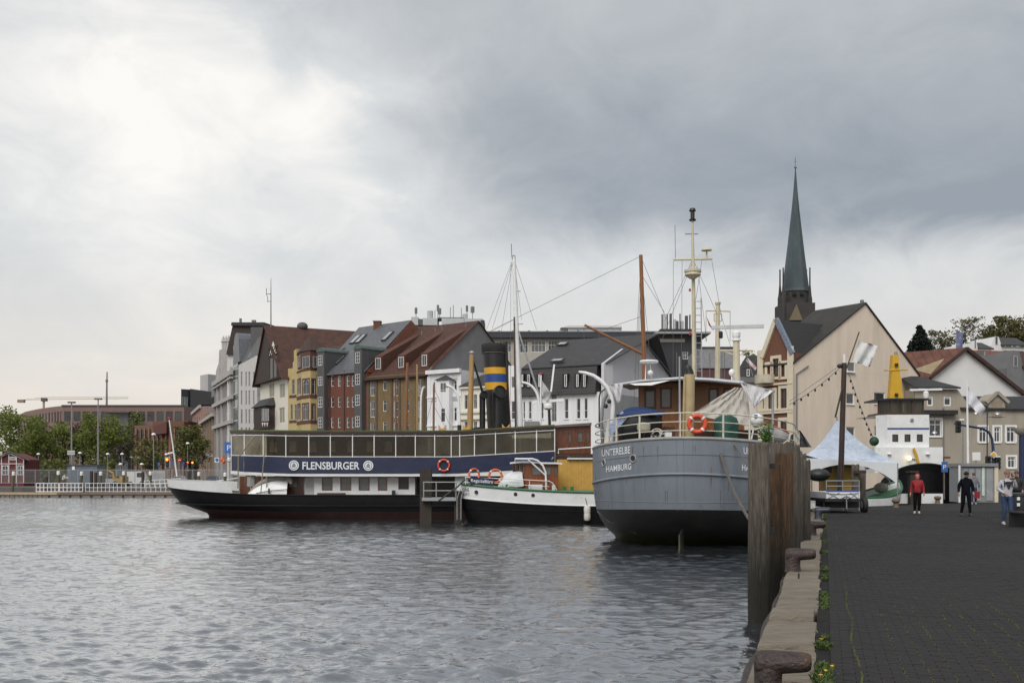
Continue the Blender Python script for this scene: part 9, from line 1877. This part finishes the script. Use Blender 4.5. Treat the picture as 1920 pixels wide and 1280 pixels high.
  hm.tube([a + d * .03 * k + s * .03 * k, a + d * .06 * k + s * .05 * k + fwd * .01, a + d * .085 * k + s * .052 * k + fwd * .02], [.011 * k, .01 * k, .007 * k], 6)
  hm.obj('hand', skin, t, smooth=True)
 for w, tt_ in (('la', 'lt'), ('ra', 'rt')):
  a = P(*J[w]); b_ = P(*J[tt_]); d = V((b_.x - a.x, b_.y - a.y, 0)).normalized(); zf = min(a.z - .06 * k, b_.z); s = d.cross(UP)
  rows = [[a + d * x_ * k + s * (yy * wd_) * k + UP * (zz) - UP * (a.z - (zb + max(0, (J[w][2] - .09)) * k)) for yy, zz in ((-1, 0), (-1, .045 * hh_ * k), (-.5, .085 * hh_ * k), (.5, .085 * hh_ * k), (1, .045 * hh_ * k), (1, 0))] for x_, wd_, hh_ in ((-.09, .03, .6), (-.07, .042, 1.15), (.0, .045, 1.2), (.09, .05, .8), (.15, .04, .55), (.175, .015, .3))]
  mb = MB().grid(rows, close=True); mb.f.append(tuple(range(6))); mb.f.append(tuple(range(len(mb.v) - 6, len(mb.v)))); mb.obj('shoe', shoe, t, smooth=True)
 return t, P, k
tr_b = M('black_trousers', (.006, .006, .007), rough=.9, spec=.1); jean = M('blue_jeans', (.025, .05, .11), rough=.8, var=.3, scale=8); shoe_w = M('pale_shoe', (.42, .36, .30), rough=.7); shoe_d = M('dark_shoe', (.05, .045, .045), rough=.6); redj = M('red_jacket', (.26, .012, .018), rough=.75, var=.2, scale=6); navyj = M('navy_jacket', (.006, .0065, .011), rough=.9, spec=.1); greyh = M('grey_hoodie', (.42, .43, .48), rough=.85, var=.1, scale=9); hairb = M('brown_hair', (.08, .045, .028), rough=.7); hairg = M('reddish_hair', (.20, .11, .075), rough=.8); capb = M('black_cap', (.01, .01, .012), rough=.7)
walk = {'lh': (.09, 0, .90), 'rh': (-.09, 0, .90), 'ls': (.19, 0, 1.40), 'rs': (-.19, 0, 1.40)}
person('person in red hooded jacket and black leggings walking on the quay', 1720, 46, 1.70, R(-22), (redj, tr_b, shoe_w, redj), {**walk, 'le': (.25, .03, 1.13), 'lw': (.27, -.03, .90), 're': (-.25, .03, 1.13), 'rw': (-.28, -.02, .89), 'lk': (.08, -.05, .50), 'la': (.07, -.02, .09), 'lt': (.08, -.14, .04), 'rk': (-.09, -.04, .50), 'ra': (-.11, .06, .09), 'rt': (-.12, -.06, .04), 'pel': (0, 0, .93)}, {'hood': True, 'bulk': 1.16})
person('person in black cap, black jacket and black trousers looking down while walking', 1811, 43.6, 1.78, R(-8), (navyj, tr_b, shoe_d, capb), {**walk, 'hea': (0, -.075, 1.645), 'chi': (0, -.05, 1.57), 'top': (0, -.075, 1.715), 'le': (.27, .02, 1.13), 'lw': (.27, -.08, .91), 're': (-.27, .02, 1.13), 'rw': (-.28, -.06, .90), 'lk': (.12, -.06, .50), 'la': (.15, -.05, .09), 'lt': (.17, -.17, .04), 'rk': (-.11, -.02, .50), 'ra': (-.15, .10, .10), 'rt': (-.17, -.02, .04)}, {'cap': True, 'bulk': 1.14})
hp, HPf, hk = person('person in grey hoodie with black print and jeans, phone at the ear', 1888, 35.8, 1.79, R(-4), (greyh, jean, shoe_w, hairg), {**walk, 'le': (.31, .0, 1.20), 'lw': (.17, -.14, 1.50), 're': (-.29, .03, 1.17), 'rw': (-.13, -.20, 1.02), 'lk': (.10, -.08, .50), 'la': (.13, -.06, .10), 'lt': (.16, -.18, .05), 'rk': (-.09, -.03, .50), 'ra': (-.10, .05, .09), 'rt': (-.11, -.07, .04)}, {'bulk': 1.08})
for rw_, (x0, x1, z0, z1) in enumerate(((-.13, .12, 1.33, 1.39), (-.06, .07, 1.25, 1.31), (-.10, .09, 1.385, 1.41), (-.03, .04, 1.18, 1.24))):
 MB().hexa([HPf(x0, -.158, z0), HPf(x1, -.158, z0), HPf(x1, -.15, z0), HPf(x0, -.15, z0), HPf(x0, -.158, z1), HPf(x1, -.158, z1), HPf(x1, -.15, z1), HPf(x0, -.15, z1)]).obj('print', black_m, hp)
for s in (-1, 1): MB().tube([HPf(.12 * s, -.135, 1.24), HPf(.13 * s, -.12, 1.42), HPf(.12 * s, .05, 1.47)], .018, 6).obj('backpack_strap', tlk, hp)
tag(MB().obox(HPf(.12, -.11, 1.62), V((.012, 0, 0)), V((0, .03, 0)), V((0, .01, .07))).obj('phone', tlk), 'dark phone held to the ear by the person in grey hoodie', 'phone')
person('person in grey jacket with back turned, by the grey kiosk', 1826, 60, 1.74, R(160), (M('grey_jacket', (.16, .17, .19), rough=.8), jean, shoe_w, hairb), {**walk, 'le': (.26, .02, 1.13), 'lw': (.26, -.06, .90), 're': (-.26, .02, 1.13), 'rw': (-.27, -.05, .90), 'lk': (.09, -.05, .50), 'la': (.09, .0, .09), 'lt': (.09, -.12, .04), 'rk': (-.09, -.02, .50), 'ra': (-.10, .06, .09), 'rt': (-.10, -.06, .04)})
tag(MB().prism([W(1828, 934, 59.7), W(1837, 934, 59.7), W(1838, 921, 59.7), W(1829, 921, 59.7)], (0, .15, 0)).obj('red_bag', redj), 'red bag carried by the person at the kiosk', 'bag')
person('person in dark coat standing behind the litter bin', 1906, 48, 1.80, R(-30), (M('dark_coat', (.025, .022, .022), rough=.8), tr_b, shoe_d, hairb), {**walk, 'le': (.26, .02, 1.13), 'lw': (.25, -.08, .92), 're': (-.26, .02, 1.13), 'rw': (-.25, -.08, .92), 'lk': (.09, -.03, .50), 'la': (.09, .02, .09), 'lt': (.09, -.10, .04), 'rk': (-.09, -.02, .50), 'ra': (-.10, .02, .09), 'rt': (-.10, -.10, .04)}, {'bulk': 1.1})
# cyclist on the far quay
DB = 142; bx = X(120, DB)
person('person in white shirt riding a bicycle along the far quay', 119, DB, 1.75, R(75), (swhite, tr_b, shoe_d, hairb), {'pel': (0, .10, 1.02), 'wai': (0, .03, 1.16), 'che': (0, -.08, 1.33), 'sho': (0, -.15, 1.43), 'nec': (0, -.19, 1.50), 'chi': (0, -.24, 1.57), 'hea': (0, -.25, 1.65), 'top': (0, -.24, 1.71), 'ls': (.18, -.13, 1.40), 'rs': (-.18, -.13, 1.40), 'le': (.24, -.35, 1.22), 'lw': (.22, -.58, 1.10), 're': (-.24, -.35, 1.22), 'rw': (-.22, -.58, 1.10), 'lh': (.09, .06, .97), 'rh': (-.09, .06, .97), 'lk': (.10, -.30, .78), 'la': (.10, -.10, .38), 'lt': (.10, -.24, .34), 'rk': (-.10, -.22, .66), 'ra': (-.10, -.02, .22), 'rt': (-.10, -.16, .18)})
bk = thing('bicycle', 'bicycle ridden along the far quay behind the fence', 'bicycle', V((bx, DB, GZ))); fdx = 1
for o_ in (-.52, .56): MB().torus(V((bx + o_, DB, GZ + .34)), .32, .025, (0, 1, 0), 20, 6).obj('wheel', tlk, bk)
Pb = lambda x, z: V((bx + x, DB, GZ + z))
for a, b_ in (((-.52, .34), (-.1, .30)), ((-.1, .30), (-.2, .88)), ((-.2, .8), (.40, .82)), ((-.1, .30), (.40, .75)), ((-.52, .34), (-.2, .8)), ((.56, .34), (.42, 1.02))): MB().tube([Pb(*a), Pb(*b_)], .02, 6).obj('frame_tube', sred, bk)
MB().obox(Pb(-.2, .92), V((.13, 0, 0)), V((0, .07, 0)), V((0, 0, .03))).obj('saddle', tlk, bk); MB().tube([Pb(.42, 1.04) + V((0, -.25, 0)), Pb(.48, 1.05), Pb(.42, 1.04) + V((0, .25, 0))], .018, 6).obj('handlebar', tlk, bk)
# duck on the water
dk_ = thing('duck', 'small duck swimming left of the steamer stern', 'duck', W(334, 944, 100)); c = V((X(333, 103), 103, 0)); MB().ell(c + UP * .06, .22, .11, .1, 12, 8).obj('body', M('duck_brown', (.10, .08, .06)), dk_); MB().tube([c + V((.14, 0, .1)), c + V((.2, 0, .2)), c + V((.22, 0, .27))], [.05, .035, .05], 8).obj('neck', M('duck_dark', (.04, .05, .04)), dk_); MB().ell(c + V((.24, 0, .28)), .06, .045, .05, 10, 6).obj('head', M('duck_dark', (.04, .05, .04)), dk_); MB().obox(c + V((.31, 0, .27)), V((.04, 0, 0)), V((0, .015, 0)), V((0, 0, .01))).obj('beak', M('duck_bill', (.4, .25, .05)), dk_)
# flags on the left house front and the advertising flag on the hill
t = thing('wall_flag', 'small white and red flag on a pole left of the red gabled house', 'flag', W(1402, 670, 100)); MB().tube([W(1412, 705, 100), W(1400, 668, 100)], .03, 6).obj('staff', pole_g, t)
rows = [[W(1400.5 + 2.3 * c - .9 * r_, 669 + 2.5 * c + 2.2 * r_ * (1 - .03 * c), 100 + .05 * sin(c)) for c in range(9)] for r_ in range(4)]
smoothed(MB().cloth(rows, .01).obj('cloth', M('white_red_flag', (.6, .55, .56), rough=.9, dark=(.5, .06, .12), darkamt=.55, darkscale=2.2), t), 60)
t = thing('tall_banner', 'tall narrow blue and white banner above the rusty roof', 'banner', W(1798, 655, 150)); MB().tube([W(1793, 672, 150), W(1793, 618, 150)], .06, 6).obj('pole', pole_g, t); rows = [[W(1793.5 + 2.3 * c, 620 + 4 * r_ + .6 * c, 150 + .1 * sin(c + r_ * .4)) for c in range(6)] for r_ in range(9)]; smoothed(MB().cloth(rows, .01).obj('cloth', M('blue_banner_cloth', (.12, .14, .26), rough=.9, dark=(.5, .5, .52), darkamt=.3, darkscale=1.5), t), 60)
for o in bpy.data.objects:
 if '_wl' in o: del o['_wl']
